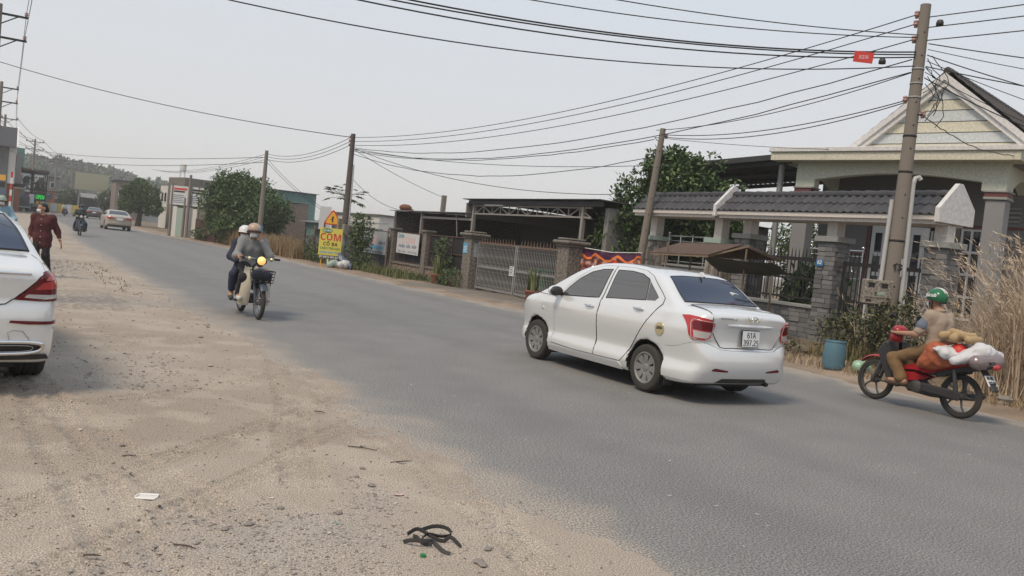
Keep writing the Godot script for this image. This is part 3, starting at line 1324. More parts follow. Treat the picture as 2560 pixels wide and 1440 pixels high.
	mq.tube([Vector3(0.42, 0.24, 0.6), Vector3(0.42, 0.235, 0.88)], [0.025], 10)
	put(mq, "exhaust_pipe", M["rubber"], t)
	mq = mb()
	mq.span(Vector3(-0.6, 0.2, -2.9), Vector3(0.6, 0.3, 0.75))
	mq.ball(Vector3(0.18, 0.24, 0.52), Vector3(0.34, 0.1, 0.16), 12)
	put(mq, "underbody", M["rubber"], t)


func parked_sedan() -> void:
	var t := thing("parked_sedan", "white executive sedan parked on the dirt shoulder, chrome exhaust trims, seen from behind", "car", Vector3(-0.47, 0.03, -8.78), 0.075)
	var fl := CarShape.new()
	fl.rear_curve = 0.14
	fl.k_side = 0.1
	fl.curves(
		[[-1.25, 0.98], [-1.1, 1.03], [-0.95, 1.065], [-0.7, 1.105], [-0.42, 1.14], [-0.1, 1.275], [0.3, 1.405], [0.7, 1.465], [1.2, 1.482], [1.7, 1.45], [2.1, 1.34], [2.5, 1.17], [2.85, 1.03], [3.3, 0.95], [3.65, 0.85], [3.85, 0.72]],
		[[-1.25, 0.78], [-1.1, 0.86], [-0.9, 0.935], [-0.6, 0.98], [0.0, 1.0], [2.4, 1.0], [3.0, 0.97], [3.4, 0.9], [3.7, 0.78], [3.85, 0.66]],
		[[0.1, 0.84], [0.2, 0.885], [0.35, 0.92], [0.6, 0.93], [0.8, 0.925], [0.93, 0.905], [1.02, 0.86], [1.08, 0.82], [1.25, 0.74], [1.4, 0.64], [1.5, 0.56], [1.65, 0.45]],
		[[0.1, -0.9], [0.24, -1.0], [0.4, -1.09], [0.6, -1.11], [0.7, -1.1], [0.78, -1.075], [0.9, -1.085], [1.0, -1.115], [1.06, -1.1], [1.2, -0.95], [1.6, -0.5]],
		[[0.1, 3.65], [0.3, 3.76], [0.5, 3.8], [0.75, 3.76], [0.9, 3.65], [1.6, 3.2]],
		[[-1.3, 0.34], [-1.05, 0.27], [-0.6, 0.23], [0.4, 0.2], [2.6, 0.2], [3.3, 0.2], [3.8, 0.22]])
	fl.arches = [[0.0, 0.335, 0.385], [2.94, 0.335, 0.385]]
	fl.shrink = 0.004
	var white: Material = M["car_pearl"]
	car_shell(fl, 0.03, white, t, Vector3(-1.0, 0.12, -3.9), Vector3(1.0, 1.55, 1.22))
	fl.shrink = 0.0
	var R := 0.75
	var door1 := [[1.35, 0.3], [2.3, 0.32], [2.28, 0.95], [2.0, 1.2], [1.75, 1.34], [1.36, 1.41]]
	var door2 := [[1.33, 0.3], [1.34, 1.41], [0.9, 1.42], [0.45, 1.38], [0.15, 1.27], [0.1, 1.05], [0.35, 0.72], [0.5, 0.34]]
	var glass1 := [[1.38, 1.05], [2.18, 1.01], [1.95, 1.18], [1.72, 1.3], [1.38, 1.365]]
	var glass2 := [[1.31, 1.05], [1.32, 1.365], [0.9, 1.375], [0.5, 1.335], [0.22, 1.2], [0.3, 1.08]]
	for sg in [-1.0, 1.0]:
		var pr := proj("side", sg)
		for a in [[door1, "front_door", glass1], [door2, "rear_door", glass2]]:
			var m := mb()
			skin(fl, pr, a[0], 0.003, m, 0.08)
			var dr := put(m, a[1], white, t)
			m = mb()
			skin(fl, pr, a[2], 0.006, m, 0.08)
			put(m, "window", M["tint"], dr)
			m = mb()
			outline_tube(fl, pr, a[2], 0.008, m, true, 0.003)
			put(m, "window_trim", M["chrome"], dr)
		for a in [0.0, 2.94]:
			car_wheel(t, Vector3(sg * 0.79, 0.335, -a), sg, 0.335, 0.23, 0.25, M["steel"], 10, 1)
		var mi := mb()
		mi.ball(Vector3(sg * 0.87, 1.06, -2.1), Vector3(0.08, 0.075, 0.07), 12)
		put(mi, "door_mirror", white, t)
	var sl := proj("slant", 0, 0.5)
	var qa := func(f: float, y: float) -> float: return y * cos(0.5) + f * sin(0.5)
	var g0: float = qa.call(-0.42, 1.145)
	var g1: float = qa.call(0.42, 1.43)
	var rg := [[-0.7, g0 + 0.02], [-0.35, g0], [0.35, g0], [0.7, g0 + 0.02], [0.64, lerpf(g0, g1, 0.55)], [0.56, g1], [-0.56, g1], [-0.64, lerpf(g0, g1, 0.55)]]
	var m := mb()
	skin(fl, sl, rg, 0.003, m, 0.06)
	var rw := put(m, "rear_window", M["tint_blue"], t)
	m = mb()
	outline_tube(fl, sl, rg, 0.012, m, true, 0.0)
	put(m, "window_seal", M["black_gloss"], rw)
	var fr := proj("front", 0, 1.0)
	var qf := func(f: float, y: float) -> float: return y * cos(1.0) - f * sin(1.0)
	m = mb()
	skin(fl, fr, [[-0.68, qf.call(2.75, 1.06)], [0.68, qf.call(2.75, 1.06)], [0.56, qf.call(1.85, 1.42)], [-0.56, qf.call(1.85, 1.42)]], 0.003, m, 0.08)
	put(m, "windscreen", M["tint"], t)
	# boot lid
	var lid := proj("slant", 0, 0.78)
	var ql := func(f: float, y: float) -> float: return y * cos(0.78) + f * sin(0.78)
	var q0: float = ql.call(-1.08, 0.73)
	var q1: float = ql.call(-1.1, 1.0)
	var q2: float = ql.call(-0.46, 1.13)
	var lp := [[-0.36, q0], [0.36, q0], [0.5, q0 + 0.03], [0.7, q1], [0.77, q1 + 0.08], [0.76, q2 - 0.12], [0.72, q2], [-0.72, q2], [-0.76, q2 - 0.12], [-0.77, q1 + 0.08], [-0.7, q1], [-0.5, q0 + 0.03]]
	m = mb()
	skin(fl, lid, lp, 0.003, m, 0.05)
	var boot := put(m, "boot_lid", white, t)
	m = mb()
	outline_tube(fl, lid, lp, 0.005, m)
	put(m, "panel_gap_shade", M["black"], boot)  # black outline imitating shade in the gap round this lid
	var cy := proj("cyl", 0, 0, -0.5)
	# chrome strip across the boot
	m = mb()
	var strip := []
	for k in 15:
		strip.append(hit(fl, cy.ray(Vector2(deg_to_rad(-51.0 + 102.0 * k / 14.0) * R, 1.0 - 0.012 * absf(k - 7.0) / 7.0)), 0.008))
	m.tube(strip, [0.008], 6, true, Vector2(1.4, 1.4))
	put(m, "chrome_strip", M["chrome"], boot)
	# number plate
	var pl := mb()
	pl.box(Vector3(0, 0.85, 1.1), Vector3(0.3, 0.2, 0.012), Basis(), 0.004)
	put(pl, "number_plate", M["plate_white"], boot)
	for sg in [-1.0, 1.0]:
		var con := func(src: Array) -> Array:
			var o := []
			for p in src:
				o.append([sg * deg_to_rad(p[0]) * R, p[1]])
			return o
		var outline := [[46, 0.778], [50, 0.83], [53.5, 0.92], [57.5, 1.0], [61, 1.012], [73, 1.005], [78, 0.985], [80, 0.93], [79, 0.83], [76, 0.785], [70, 0.77], [56, 0.768]]
		m = mb()
		skin(fl, cy, con.call(outline), 0.008, m, 0.04, 0.02)
		var li := put(m, "tail_light", M["lens_dark_red"], t)
		for b in [[[57, 0.935], [75, 0.955], [75.5, 0.99], [62, 0.995]], [[53.5, 0.86], [74, 0.88], [75, 0.935], [60, 0.935], [56, 0.915]]]:
			m = mb()
			skin(fl, cy, con.call(b), 0.013, m, 0.04, 0.008)
			put(m, "light_bar", M["lens_red"], li)
		m = mb()
		skin(fl, cy, con.call([[50, 0.795], [58, 0.785], [70, 0.8], [75, 0.83], [62, 0.822], [51.5, 0.822]]), 0.013, m, 0.04, 0.008)
		put(m, "reversing_lens", M["lens_clear"], li)
		m = mb()
		skin(fl, cy, con.call([[43, 0.597], [43.5, 0.615], [68, 0.605], [71, 0.597], [66, 0.583], [50, 0.585]]), 0.008, m, 0.05)
		put(m, "reflector", M["lens_dark_red"], t)
		m = mb()
		skin(fl, cy, con.call(ring_poly(66, 0.545, 1.0, 0.012, 12)), 0.006, m, 0.05)
		put(m, "parking_sensor", M["white_wall"], t)
		# towing-eye cover line
		m = mb()
		outline_tube(fl, cy, con.call([[44, 0.46], [43, 0.52], [45, 0.535], [49, 0.53], [52, 0.46]]), 0.0025, m, false)
		put(m, "cover_line", M["galv"], t)
		# exhaust trim: chrome loop round a dark mouth
		m = mb()
		var loop := []
		for k in 28:
			var a := TAU * k / 28.0
			var ex := pow(absf(cos(a)), 0.6) * signf(cos(a)) * 15.0 + 42.0
			var ey := 0.395 + pow(absf(sin(a)), 0.7) * signf(sin(a)) * 0.05
			loop.append(hit(fl, cy.ray(Vector2(sg * deg_to_rad(ex) * R, ey)), 0.012))
		loop.append(loop[0])
		loop.append(loop[1])
		m.tube(loop, [0.017], 8, false)
		var ext := put(m, "exhaust_trim", M["chrome"], t)
		m = mb()
		var mo := []
		for k in 22:
			var a := TAU * k / 22.0
			mo.append([sg * deg_to_rad(pow(absf(cos(a)), 0.6) * signf(cos(a)) * 14.5 + 42.0) * R, 0.395 + pow(absf(sin(a)), 0.7) * signf(sin(a)) * 0.046])
		skin(fl, cy, mo, 0.004, m, 0.05)
		put(m, "exhaust_mouth", M["black"], ext)
		m = mb()
		var in2 := []
		for p in loop:
			in2.append(p)
		var mid := Vector3.ZERO
		for p in in2:
			mid += p / in2.size()
		for i in in2.size():
			in2[i] = mid + (in2[i] - mid) * Vector3(0.72, 0.55, 0.72) + Vector3(0, -0.006, 0.004)
		m.tube(in2, [0.005], 6, false)
		put(m, "exhaust_lip", M["steel"], ext)
	m = mb()
	skin(fl, cy, [[-0.85, 0.29], [-0.8, 0.335], [0.8, 0.335], [0.85, 0.29]], 0.009, m, 0.08)
	put(m, "diffuser", M["dark_plastic"], t)
	m = mb()
	m.span(Vector3(-0.62, 0.2, -3.5), Vector3(0.62, 0.36, 0.8))
	put(m, "underbody", M["rubber"], t)


# a car some way off: painted shell, glass, lamps, wheels, plate
func far_car(called: String, label: String, at: Vector3, turn: float, paint: Material, s: Dictionary) -> Node3D:
	var t := thing(called, label, "car", at, turn)
	var fl := CarShape.new()
	fl.curves(s.top, s.plan, s.side, s.rear, s.front, [[-1.3, 0.3], [-0.9, 0.25], [0.4, 0.2 + s.lift], [2.4, 0.2 + s.lift], [4.0, 0.24 + s.lift]])
	var wr: float = s.wheel
	fl.arches = [[0.0, wr, wr + 0.05], [s.base, wr, wr + 0.05]]
	car_shell(fl, 0.05, paint, t, Vector3(-1.05, 0.1, -4.1), Vector3(1.05, s.high, 1.3))
	for sg in [-1.0, 1.0]:
		for g in s.glass:
			var m := mb()
			skin(fl, proj("side", sg), g, 0.006, m, 0.1)
			put(m, "window", M["dark_glass"], t)
		for a in [0.0, s.base]:
			car_wheel(t, Vector3(sg * s.track, wr, -a), sg, wr, wr * 0.68, 0.2, M["rim_dusty"], 5, 1)
		var m := mb()
		var lm := []
		for p in s.lamp:
			lm.append([sg * deg_to_rad(p[0]) * 0.75, p[1]])
		skin(fl, proj("cyl", 0, 0, -0.4), lm, 0.01, m, 0.08, 0.02)
		put(m, "tail_light", M["lens_red"], t)
	var m := mb()
	skin(fl, proj("slant", 0, s.rg_ang), s.rg, 0.006, m, 0.1)
	put(m, "rear_window", M["dark_glass"], t)
	m = mb()
	skin(fl, proj("front", 0, 1.0), s.fg, 0.006, m, 0.1)
	put(m, "windscreen", M["dark_glass"], t)
	m = mb()
	m.box(Vector3(0, s.plate_y, s.plate_z), Vector3(0.42, 0.14, 0.03), Basis(), 0.004)
	put(m, "number_plate", M["plate_white"], t)
	m = mb()
	skin(fl, proj("cyl", 0, 0, -0.4), [[-0.75, 0.28], [-0.7, 0.38], [0.7, 0.38], [0.75, 0.28]], 0.012, m, 0.1)
	put(m, "bumper_insert", M["dark_plastic"], t)
	return t


func sedan_spec() -> Dictionary:
	return {top = [[-1.25, 0.98], [-1.05, 1.04], [-0.8, 1.09], [-0.42, 1.12], [0.3, 1.36], [0.7, 1.43], [1.2, 1.455], [1.7, 1.42], [2.1, 1.3], [2.6, 1.08], [2.85, 1.0], [3.4, 0.9], [3.8, 0.72]],
		plan = [[-1.2, 0.8], [-1.0, 0.88], [-0.6, 0.97], [0.0, 1.0], [2.4, 1.0], [3.2, 0.93], [3.8, 0.66]],
		side = [[0.1, 0.82], [0.3, 0.9], [0.7, 0.92], [0.93, 0.9], [1.05, 0.82], [1.25, 0.73], [1.45, 0.6], [1.65, 0.45]],
		rear = [[0.1, -0.9], [0.4, -1.06], [0.7, -1.07], [1.0, -1.1], [1.2, -0.95], [1.6, -0.5]],
		front = [[0.1, 3.6], [0.5, 3.72], [0.8, 3.66], [1.6, 3.1]],
		glass = [[[1.36, 1.05], [2.15, 1.01], [1.9, 1.2], [1.7, 1.29], [1.38, 1.35]], [[1.3, 1.05], [1.31, 1.355], [0.9, 1.355], [0.5, 1.3], [0.2, 1.16], [0.3, 1.07]]],
		lamp = [[28, 0.84], [30, 0.92], [60, 0.96], [74, 0.94], [73, 0.84], [50, 0.8]],
		rg = [[-0.66, 0.82], [0.66, 0.82], [0.54, 1.42], [-0.54, 1.42]], rg_ang = 0.5, fg = [[-0.66, -1.75], [0.66, -1.75], [0.52, -0.9], [-0.52, -0.9]],
		wheel = 0.33, base = 2.75, track = 0.78, lift = 0.0, high = 1.6, plate_y = 0.8, plate_z = 1.12}


func suv_spec() -> Dictionary:
	return {top = [[-1.25, 1.3], [-1.0, 1.55], [-0.7, 1.72], [-0.2, 1.79], [0.8, 1.82], [1.5, 1.8], [1.95, 1.7], [2.4, 1.4], [2.75, 1.17], [3.3, 1.08], [3.6, 0.95], [3.8, 0.8]],
		plan = [[-1.2, 0.84], [-1.0, 0.92], [-0.6, 0.98], [0.0, 1.0], [2.4, 1.0], [3.2, 0.93], [3.8, 0.7]],
		side = [[0.1, 0.82], [0.4, 0.92], [0.8, 0.93], [1.1, 0.9], [1.2, 0.84], [1.5, 0.75], [1.75, 0.66], [1.9, 0.5]],
		rear = [[0.1, -0.85], [0.5, -1.05], [0.9, -1.06], [1.2, -1.02], [1.6, -0.82], [1.9, -0.55]],
		front = [[0.1, 3.55], [0.6, 3.68], [0.9, 3.62], [1.6, 3.1]],
		glass = [[[1.32, 1.2], [2.2, 1.17], [1.85, 1.52], [1.6, 1.63], [1.34, 1.66]], [[1.26, 1.2], [1.27, 1.66], [0.5, 1.66], [0.4, 1.22]], [[0.3, 1.22], [0.38, 1.65], [-0.3, 1.62], [-0.6, 1.5], [-0.5, 1.27]]],
		lamp = [[40, 0.98], [42, 1.15], [62, 1.2], [70, 1.12], [68, 0.98]],
		rg = [[-0.6, 0.95], [0.6, 0.95], [0.56, 1.32], [-0.56, 1.32]], rg_ang = 0.35, fg = [[-0.66, -1.55], [0.66, -1.55], [0.56, -0.75], [-0.56, -0.75]],
		wheel = 0.36, base = 2.7, track = 0.79, lift = 0.06, high = 1.95, plate_y = 0.85, plate_z = 1.1}


func far_cars() -> void:
	var p := mat("car_gold", alb(0.42, 0.37, 0.3), 0.3, 0.45)
	p.clearcoat_enabled = true
	p = mat("car_maroon", alb(0.05, 0.035, 0.035), 0.3)
	p.clearcoat_enabled = true
	p = mat("car_silver", alb(0.5, 0.5, 0.5), 0.32, 0.4)
	p.clearcoat_enabled = true
	mat("car_teal", alb(0.03, 0.05, 0.055), 0.4)
	far_car("gold_sedan", "champagne gold sedan driving away down the road", Vector3(7.7, 0.06, -69.5), 0.0, M["car_gold"], sedan_spec())
	far_car("dark_sedan", "dark maroon sedan far down the road, ahead of the gold one", Vector3(10.6, 0.06, -121.0), -0.08, M["car_maroon"], sedan_spec())
	far_car("silver_suv", "silver sport utility car turning beside the left-hand shops", Vector3(4.6, 0.05, -131.0), 1.25, M["car_silver"], suv_spec())
	var jeep := thing("jeep", "dark green jeep parked nose out beside the silver car", "car", Vector3(2.3, 0.05, -128.0), 0.35)
	var m := mb()
	m.span(Vector3(-0.85, 0.55, -1.9), Vector3(0.85, 1.1, 1.7), 0.08)
	put(m, "body", M["car_teal"], jeep)
	m = mb()
	m.span(Vector3(-0.8, 1.1, -0.5), Vector3(0.8, 1.95, 1.65), 0.1)
	put(m, "hard_top", M["car_teal"], jeep)
	m = mb()
	m.span(Vector3(-0.68, 1.2, 1.64), Vector3(0.68, 1.75, 1.67))
	put(m, "rear_window", M["dark_glass"], jeep)
	for sg in [-1.0, 1.0]:
		m = mb()
		m.span(Vector3(sg * 0.79, 1.2, -0.3), Vector3(sg * 0.82, 1.75, 1.4))
		put(m, "side_window", M["dark_glass"], jeep)
		for z in [-1.25, 1.1]:
			car_wheel(jeep, Vector3(sg * 0.74, 0.38, z), sg, 0.38, 0.22, 0.24, M["rubber"], 5, 1)
	m = mb()
	m.span(Vector3(-0.9, 0.5, 1.7), Vector3(0.9, 0.68, 1.82), 0.03)
	put(m, "bumper", M["galv"], jeep)


const RIGHT_SIDE := -PI / 2  # local x runs to the right as seen from the road, local z faces the road
var unit_block: ArrayMesh


func face_road(theta_deg := 0.0) -> float:
	return RIGHT_SIDE + deg_to_rad(theta_deg)


func bx(parent: Node, called: String, material: Material, lo: Vector3, hi: Vector3, bevel := 0.0) -> MeshInstance3D:
	var m := mb()
	m.span(lo, hi, bevel)
	return put(m, called, material, parent)


# split stones laid on a face; xf has its origin at the face's lower left corner, z pointing out
func stones(parent: Node, called: String, xf: Transform3D, w: float, h: float, bw: float, bh: float, mats: Array, seed_: int, upright := false) -> void:
	if unit_block == null:
		var m := mb()
		m.box(Vector3.ZERO, Vector3.ONE, Basis(), 0.07)
		unit_block = m.mesh()
	var r := RandomNumberGenerator.new()
	r.seed = seed_
	var rows := maxi(1, roundi((w if upright else h) / bh))
	var rh := (w if upright else h) / rows
	var length := h if upright else w
	for i in rows:
		var p := 0.0
		if i % 2 == 1:
			p = -bw * r.randf_range(0.3, 0.6)
		while p < length - 0.02:
			var l := bw * r.randf_range(0.75, 1.3)
			var a := maxf(p, 0.0)
			var b := minf(p + l, length)
			if length - b < bw * 0.25:
				b = length
			if b - a > 0.02:
				var d := 0.04 + r.randf_range(-0.012, 0.02)
				var c := Vector3((a + b) * 0.5, (i + 0.5) * rh, d * 0.5 - 0.01)
				var s := Vector3(b - a - 0.008, rh - 0.008, d)
				if upright:
					c = Vector3(c.y, c.x, c.z)
					s = Vector3(s.y, s.x, s.z)
				inst(unit_block, called, mats[r.randi() % mats.size()], parent, xf * Transform3D(Basis().scaled(s), c))
			p = b if b >= length else p + l


func house_materials() -> void:
	mat("stone_a", alb(0.2, 0.2, 0.205), 0.9, 0.0, "grain", 0.9)
	mat("stone_b", alb(0.15, 0.152, 0.16), 0.9, 0.0, "grain", 0.9)
	mat("stone_c", alb(0.255, 0.255, 0.255), 0.9, 0.0, "grain", 0.9)
	mat("slab_a", alb(0.36, 0.32, 0.27), 0.9, 0.0, "grain", 1.2)
	mat("slab_b", alb(0.25, 0.225, 0.2), 0.9, 0.0, "grain", 1.2)
	mat("slab_c", alb(0.45, 0.41, 0.36), 0.9, 0.0, "grain", 1.2)
	mat("cream", alb(0.66, 0.63, 0.51), 0.85, 0.0, "soft", 0.7)
	mat("beam_paint", alb(0.64, 0.66, 0.55), 0.85, 0.0, "soft", 0.7)
	mat("pale_blue", alb(0.58, 0.62, 0.63), 0.85, 0.0, "soft", 0.7)
	mat("trim_white", alb(0.7, 0.69, 0.68), 0.85, 0.0, "soft", 0.6)
	mat("post_white", alb(0.68, 0.63, 0.58), 0.85, 0.0, "soft", 0.8)
	mat("granite", alb(0.3, 0.3, 0.3), 0.8, 0.0, "speck", 0.7)
	mat("granite_light", alb(0.4, 0.4, 0.405), 0.8, 0.0, "speck", 0.7)
	mat("red_band", alb(0.13, 0.035, 0.03), 0.6)
	mat("mint", alb(0.33, 0.42, 0.37), 0.8, 0.0, "soft", 1.0)
	mat("cap_grey", alb(0.3, 0.31, 0.3), 0.85, 0.0, "soft", 1.0)
	mat("roof_tile", alb(0.062, 0.06, 0.064), 0.55, 0.0, "grain", 1.5)
	mat("roof_tile_b", alb(0.075, 0.07, 0.073), 0.55, 0.0, "grain", 1.5)
	mat("roof_tile_c", alb(0.052, 0.051, 0.056), 0.55, 0.0, "grain", 1.5)
	mat("roof_brown", alb(0.1, 0.085, 0.08), 0.7, 0.0, "grain", 1.5)
	mat("door_white", alb(0.68, 0.68, 0.68), 0.5)
	mat("iron", alb(0.022, 0.02, 0.02), 0.6, 0.2, "soft", 3.0)
	mat("stainless", alb(0.62), 0.22, 0.95)
	mat("sheet_dark", alb(0.05, 0.052, 0.055), 0.65, 0.2, "soft", 0.5)
	mat("paving", alb(0.24, 0.21, 0.18), 0.95, 0.0, "patch", 0.6)
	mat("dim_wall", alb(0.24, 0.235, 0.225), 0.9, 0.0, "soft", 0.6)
	mat("house_blue", alb(0.03, 0.16, 0.36), 0.5)


# wavy sheet: u along the slope, waves across
func wavy(m: Mesher, a: Vector3, across: Vector3, down: Vector3, pitch: float, amp: float, per := 6) -> void:
	var n := cross_n(across, down)
	var cnt := int(across.length() / pitch * per)
	var rows := []
	for k in 2:
		var r := PackedVector3Array()
		for i in cnt + 1:
			var f := float(i) / cnt
			r.push_back(a + across * f + down * k + n * sin(TAU * f * across.length() / pitch) * amp)
		rows.append(r)
	m.grid(rows)


func cross_n(a: Vector3, b: Vector3) -> Vector3:
	var n := a.cross(b).normalized()
	return n if n.y >= 0.0 else -n


func villa() -> void:
	var h := thing("villa", "pale yellow house with a tall boarded gable and arched porch behind the tiled gate", "house", Vector3(20.2, 0, -17.8), face_road(14.0))
	# plinth and floor
	bx(h, "plinth", M["granite"], Vector3(-0.3, 0, -9.0), Vector3(6.2, 0.6, 0.25))
	# boarded gable front: wall, boards, frame
	var gz := -0.1
	var pk := Vector2(3.86, 7.42)
	var fl := Vector2(1.42, 5.44)
	var frt := Vector2(6.3, 5.44)
	var m := mb()
	m.slab(PackedVector2Array([Vector2(1.6, 5.36), Vector2(6.1, 5.36), Vector2(3.86, 7.2)]), 0.1, Transform3D(Basis(), Vector3(0, 0, gz - 0.22)))
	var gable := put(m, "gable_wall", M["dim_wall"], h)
	var lev := [5.4, 5.585, 5.865, 6.155, 6.455, 6.735, 7.15]
	for i in 6:
		var y0: float = lev[i] + 0.012
		var y1: float = lev[i + 1] - 0.012
		var xl := func(y: float) -> float: return lerpf(1.72, 3.86, (y - 5.36) / 1.84)
		var xr := func(y: float) -> float: return lerpf(6.0, 3.86, (y - 5.36) / 1.84)
		m = mb()
		m.slab(PackedVector2Array([Vector2(xl.call(y0), y0), Vector2(xr.call(y0), y0), Vector2(xr.call(y1), y1), Vector2(xl.call(y1), y1)]), 0.05, Transform3D(Basis(), Vector3(0, 0, gz - 0.12)))
		put(m, "board", M["cream"] if i % 2 == 0 else M["pale_blue"], gable)
	for sd in [[fl, pk, 0], [frt, pk, 1]]:
		var a: Vector2 = sd[0]
		var b: Vector2 = sd[1]
		var dn := Vector2(-(b - a).normalized().y, (b - a).normalized().x)
		if dn.y > 0.0:
			dn = -dn
		for lay in [[0.0, 0.14, 0.12], [0.14, 0.27, 0.06]]:
			var q := PackedVector2Array([a + dn * lay[0], b + Vector2(0, -lay[0] * 1.28), b + Vector2(0, -lay[1] * 1.28), a + dn * lay[1]])
			m = mb()
			m.slab(q, 0.3 + lay[2], Transform3D(Basis(), Vector3(0, 0, gz - 0.3)))
			put(m, "gable_frame", M["trim_white"], h)
	# roof behind the gable
	var slope := Node3D.new()
	slope.name = "roof"
	h.add_child(slope)
	for sd in [-1.0, 1.0]:
		m = mb()
		var foot := Vector3(3.86 + sd * 3.0, 4.98, -0.3)
		var rows := []
		for k in 34:
			var z := -0.15 - k * 0.27
			for q in [[0.0, 0.045], [0.24, 0.005]]:
				var r := PackedVector3Array()
				for i in 26:
					var f := i / 25.0
					r.push_back(Vector3(3.86, 7.48, z - q[0]).lerp(Vector3(foot.x, foot.y, z - q[0]), f) + Vector3(sd * 0.6, 0.77, 0) * (q[1] + 0.025 * (1.0 - fmod(f * 12.0, 1.0))))
				rows.append(r)
		m.grid(rows)
		put(m, "tile_slope", M["roof_brown"], slope)
	m = mb()
	for k in 30:
		m.tube([Vector3(3.86, 7.5, -0.1 - k * 0.31), Vector3(3.86, 7.53, -0.1 - k * 0.31 - 0.33)], [0.1, 0.085], 8)
	var rc := put(m, "ridge_caps", M["roof_brown"], slope)
	rc.set_meta("kind", "stuff")
	# cornice: flat roof slab in two bands
	bx(h, "cornice", M["cream"], Vector3(-0.62, 5.05, -9.0), Vector3(6.02, 5.28, 0.5))
	bx(h, "parapet", M["trim_white"], Vector3(-0.68, 5.283, -9.05), Vector3(6.08, 5.41, 0.56), 0.01)
	# arched porch beam
	var prof := PackedVector2Array([Vector2(0, 5.047), Vector2(0, 4.33), Vector2(0.58, 4.33), Vector2(0.58, 4.55)])
	for i in 15:
		var f := i / 14.0
		prof.push_back(Vector2(lerpf(0.6, 5.06, f), 4.56 + 0.19 * sin(PI * f)))
	prof.append_array(PackedVector2Array([Vector2(5.08, 4.55), Vector2(5.08, 4.33), Vector2(5.66, 4.33), Vector2(5.66, 5.047)]))
	m = mb()
	m.slab(prof, 0.32, Transform3D(Basis(), Vector3(0, 0, -0.32)))
	put(m, "porch_beam", M["beam_paint"], h)
	# side beams with quarter arches
	for sx in [0.0, 5.34]:
		var pf := PackedVector2Array([Vector2(0.0, 5.046), Vector2(0.0, 4.33), Vector2(0.25, 4.33), Vector2(0.25, 4.45)])
		for i in 9:
			var f := i / 8.0
			pf.push_back(Vector2(lerpf(0.27, 1.9, f), 4.46 + 0.28 * sin(PI * f)))
		pf.append_array(PackedVector2Array([Vector2(1.9, 4.4), Vector2(2.2, 4.4), Vector2(2.2, 5.046)]))
		m = mb()
		m.slab(pf, 0.32, Transform3D(Basis(Vector3.UP, PI / 2), Vector3(sx, 0, -0.322)))
		put(m, "side_beam", M["beam_paint"], h)
	# porch columns
	for cx in [0.29, 5.46]:
		var col := Node3D.new()
		col.name = "column"
		h.add_child(col, true)
		bx(col, "shaft", M["granite_light"], Vector3(cx - 0.23, 0.6, -0.39), Vector3(cx + 0.23, 4.1, 0.07), 0.015)
		bx(col, "collar", M["cap_grey"], Vector3(cx - 0.28, 4.1, -0.44), Vector3(cx + 0.28, 4.17, 0.12), 0.01)
		bx(col, "red_band", M["red_band"], Vector3(cx - 0.26, 4.172, -0.42), Vector3(cx + 0.26, 4.29, 0.1))
		bx(col, "cap", M["cap_grey"], Vector3(cx - 0.29, 4.29, -0.45), Vector3(cx + 0.29, 4.328, 0.13))
	# recessed front wall with door and window openings
	var wz := -2.2
	var wall := Node3D.new()
	wall.name = "front_wall"
	h.add_child(wall)
	for w in [[-0.2, 1.45, 0.6, 5.04], [3.78, 4.0, 0.6, 5.04], [4.85, 6.05, 0.6, 5.04], [1.45, 3.78, 3.5, 5.04], [4.0, 4.85, 3.5, 5.04], [4.0, 4.85, 0.6, 0.9]]:
		bx(wall, "wall_panel", M["granite"], Vector3(w[0], w[2], wz - 0.2), Vector3(w[1], w[3], wz))
	for s in [[-0.2, 6.05, 3.53, 3.6], [-0.2, 1.45, 2.55, 2.6], [-0.2, 1.45, 1.75, 1.8], [-0.2, 1.45, 1.1, 1.15]]:
		bx(wall, "red_stripe", M["red_band"], Vector3(s[0], s[2], wz), Vector3(s[1], s[3], wz + 0.02))
	bx(wall, "red_stripe", M["red_band"], Vector3(1.38, 0.6, wz + 0.001), Vector3(1.45, 3.52, wz + 0.022))
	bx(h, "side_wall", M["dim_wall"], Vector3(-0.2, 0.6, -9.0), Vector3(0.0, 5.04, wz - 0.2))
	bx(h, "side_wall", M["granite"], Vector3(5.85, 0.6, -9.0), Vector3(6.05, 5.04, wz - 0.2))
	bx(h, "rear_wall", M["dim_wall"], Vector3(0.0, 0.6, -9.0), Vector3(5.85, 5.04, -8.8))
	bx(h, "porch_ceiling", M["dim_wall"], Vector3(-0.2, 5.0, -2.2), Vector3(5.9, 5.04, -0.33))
	# white folding door with tall panes
	var door := Node3D.new()
	door.name = "door"
	h.add_child(door)
	bx(door, "door_leaf", M["door_white"], Vector3(1.5, 0.62, wz - 0.12), Vector3(3.16, 3.47, wz - 0.06))
	for k in 4:
		var x0 := 1.62 + k * 0.37
		for seg in [[0.8, 1.2], [1.32, 1.95], [2.07, 2.55], [2.67, 3.25]] if k % 2 == 0 else [[0.8, 2.05], [2.2, 3.25]]:
			bx(door, "pane", M["dark_glass"], Vector3(x0, seg[0], wz - 0.065), Vector3(x0 + 0.2, seg[1], wz - 0.05))
			bx(door, "pane_frame", M["door_white"], Vector3(x0 - 0.03, seg[1], wz - 0.07), Vector3(x0 + 0.23, seg[1] + 0.03, wz - 0.035))
		bx(door, "stile", M["door_white"], Vector3(x0 + 0.24, 0.64, wz - 0.07), Vector3(x0 + 0.3, 3.45, wz - 0.03))
	bx(h, "door_leaf", M["door_white"], Vector3(3.18, 0.62, wz - 0.95), Vector3(3.22, 3.4, wz - 0.14))
	# window with glazing bars
	var win := Node3D.new()
	win.name = "window"
	h.add_child(win)
	bx(win, "pane", M["dark_glass"], Vector3(4.02, 0.92, wz - 0.12), Vector3(4.83, 3.48, wz - 0.1))
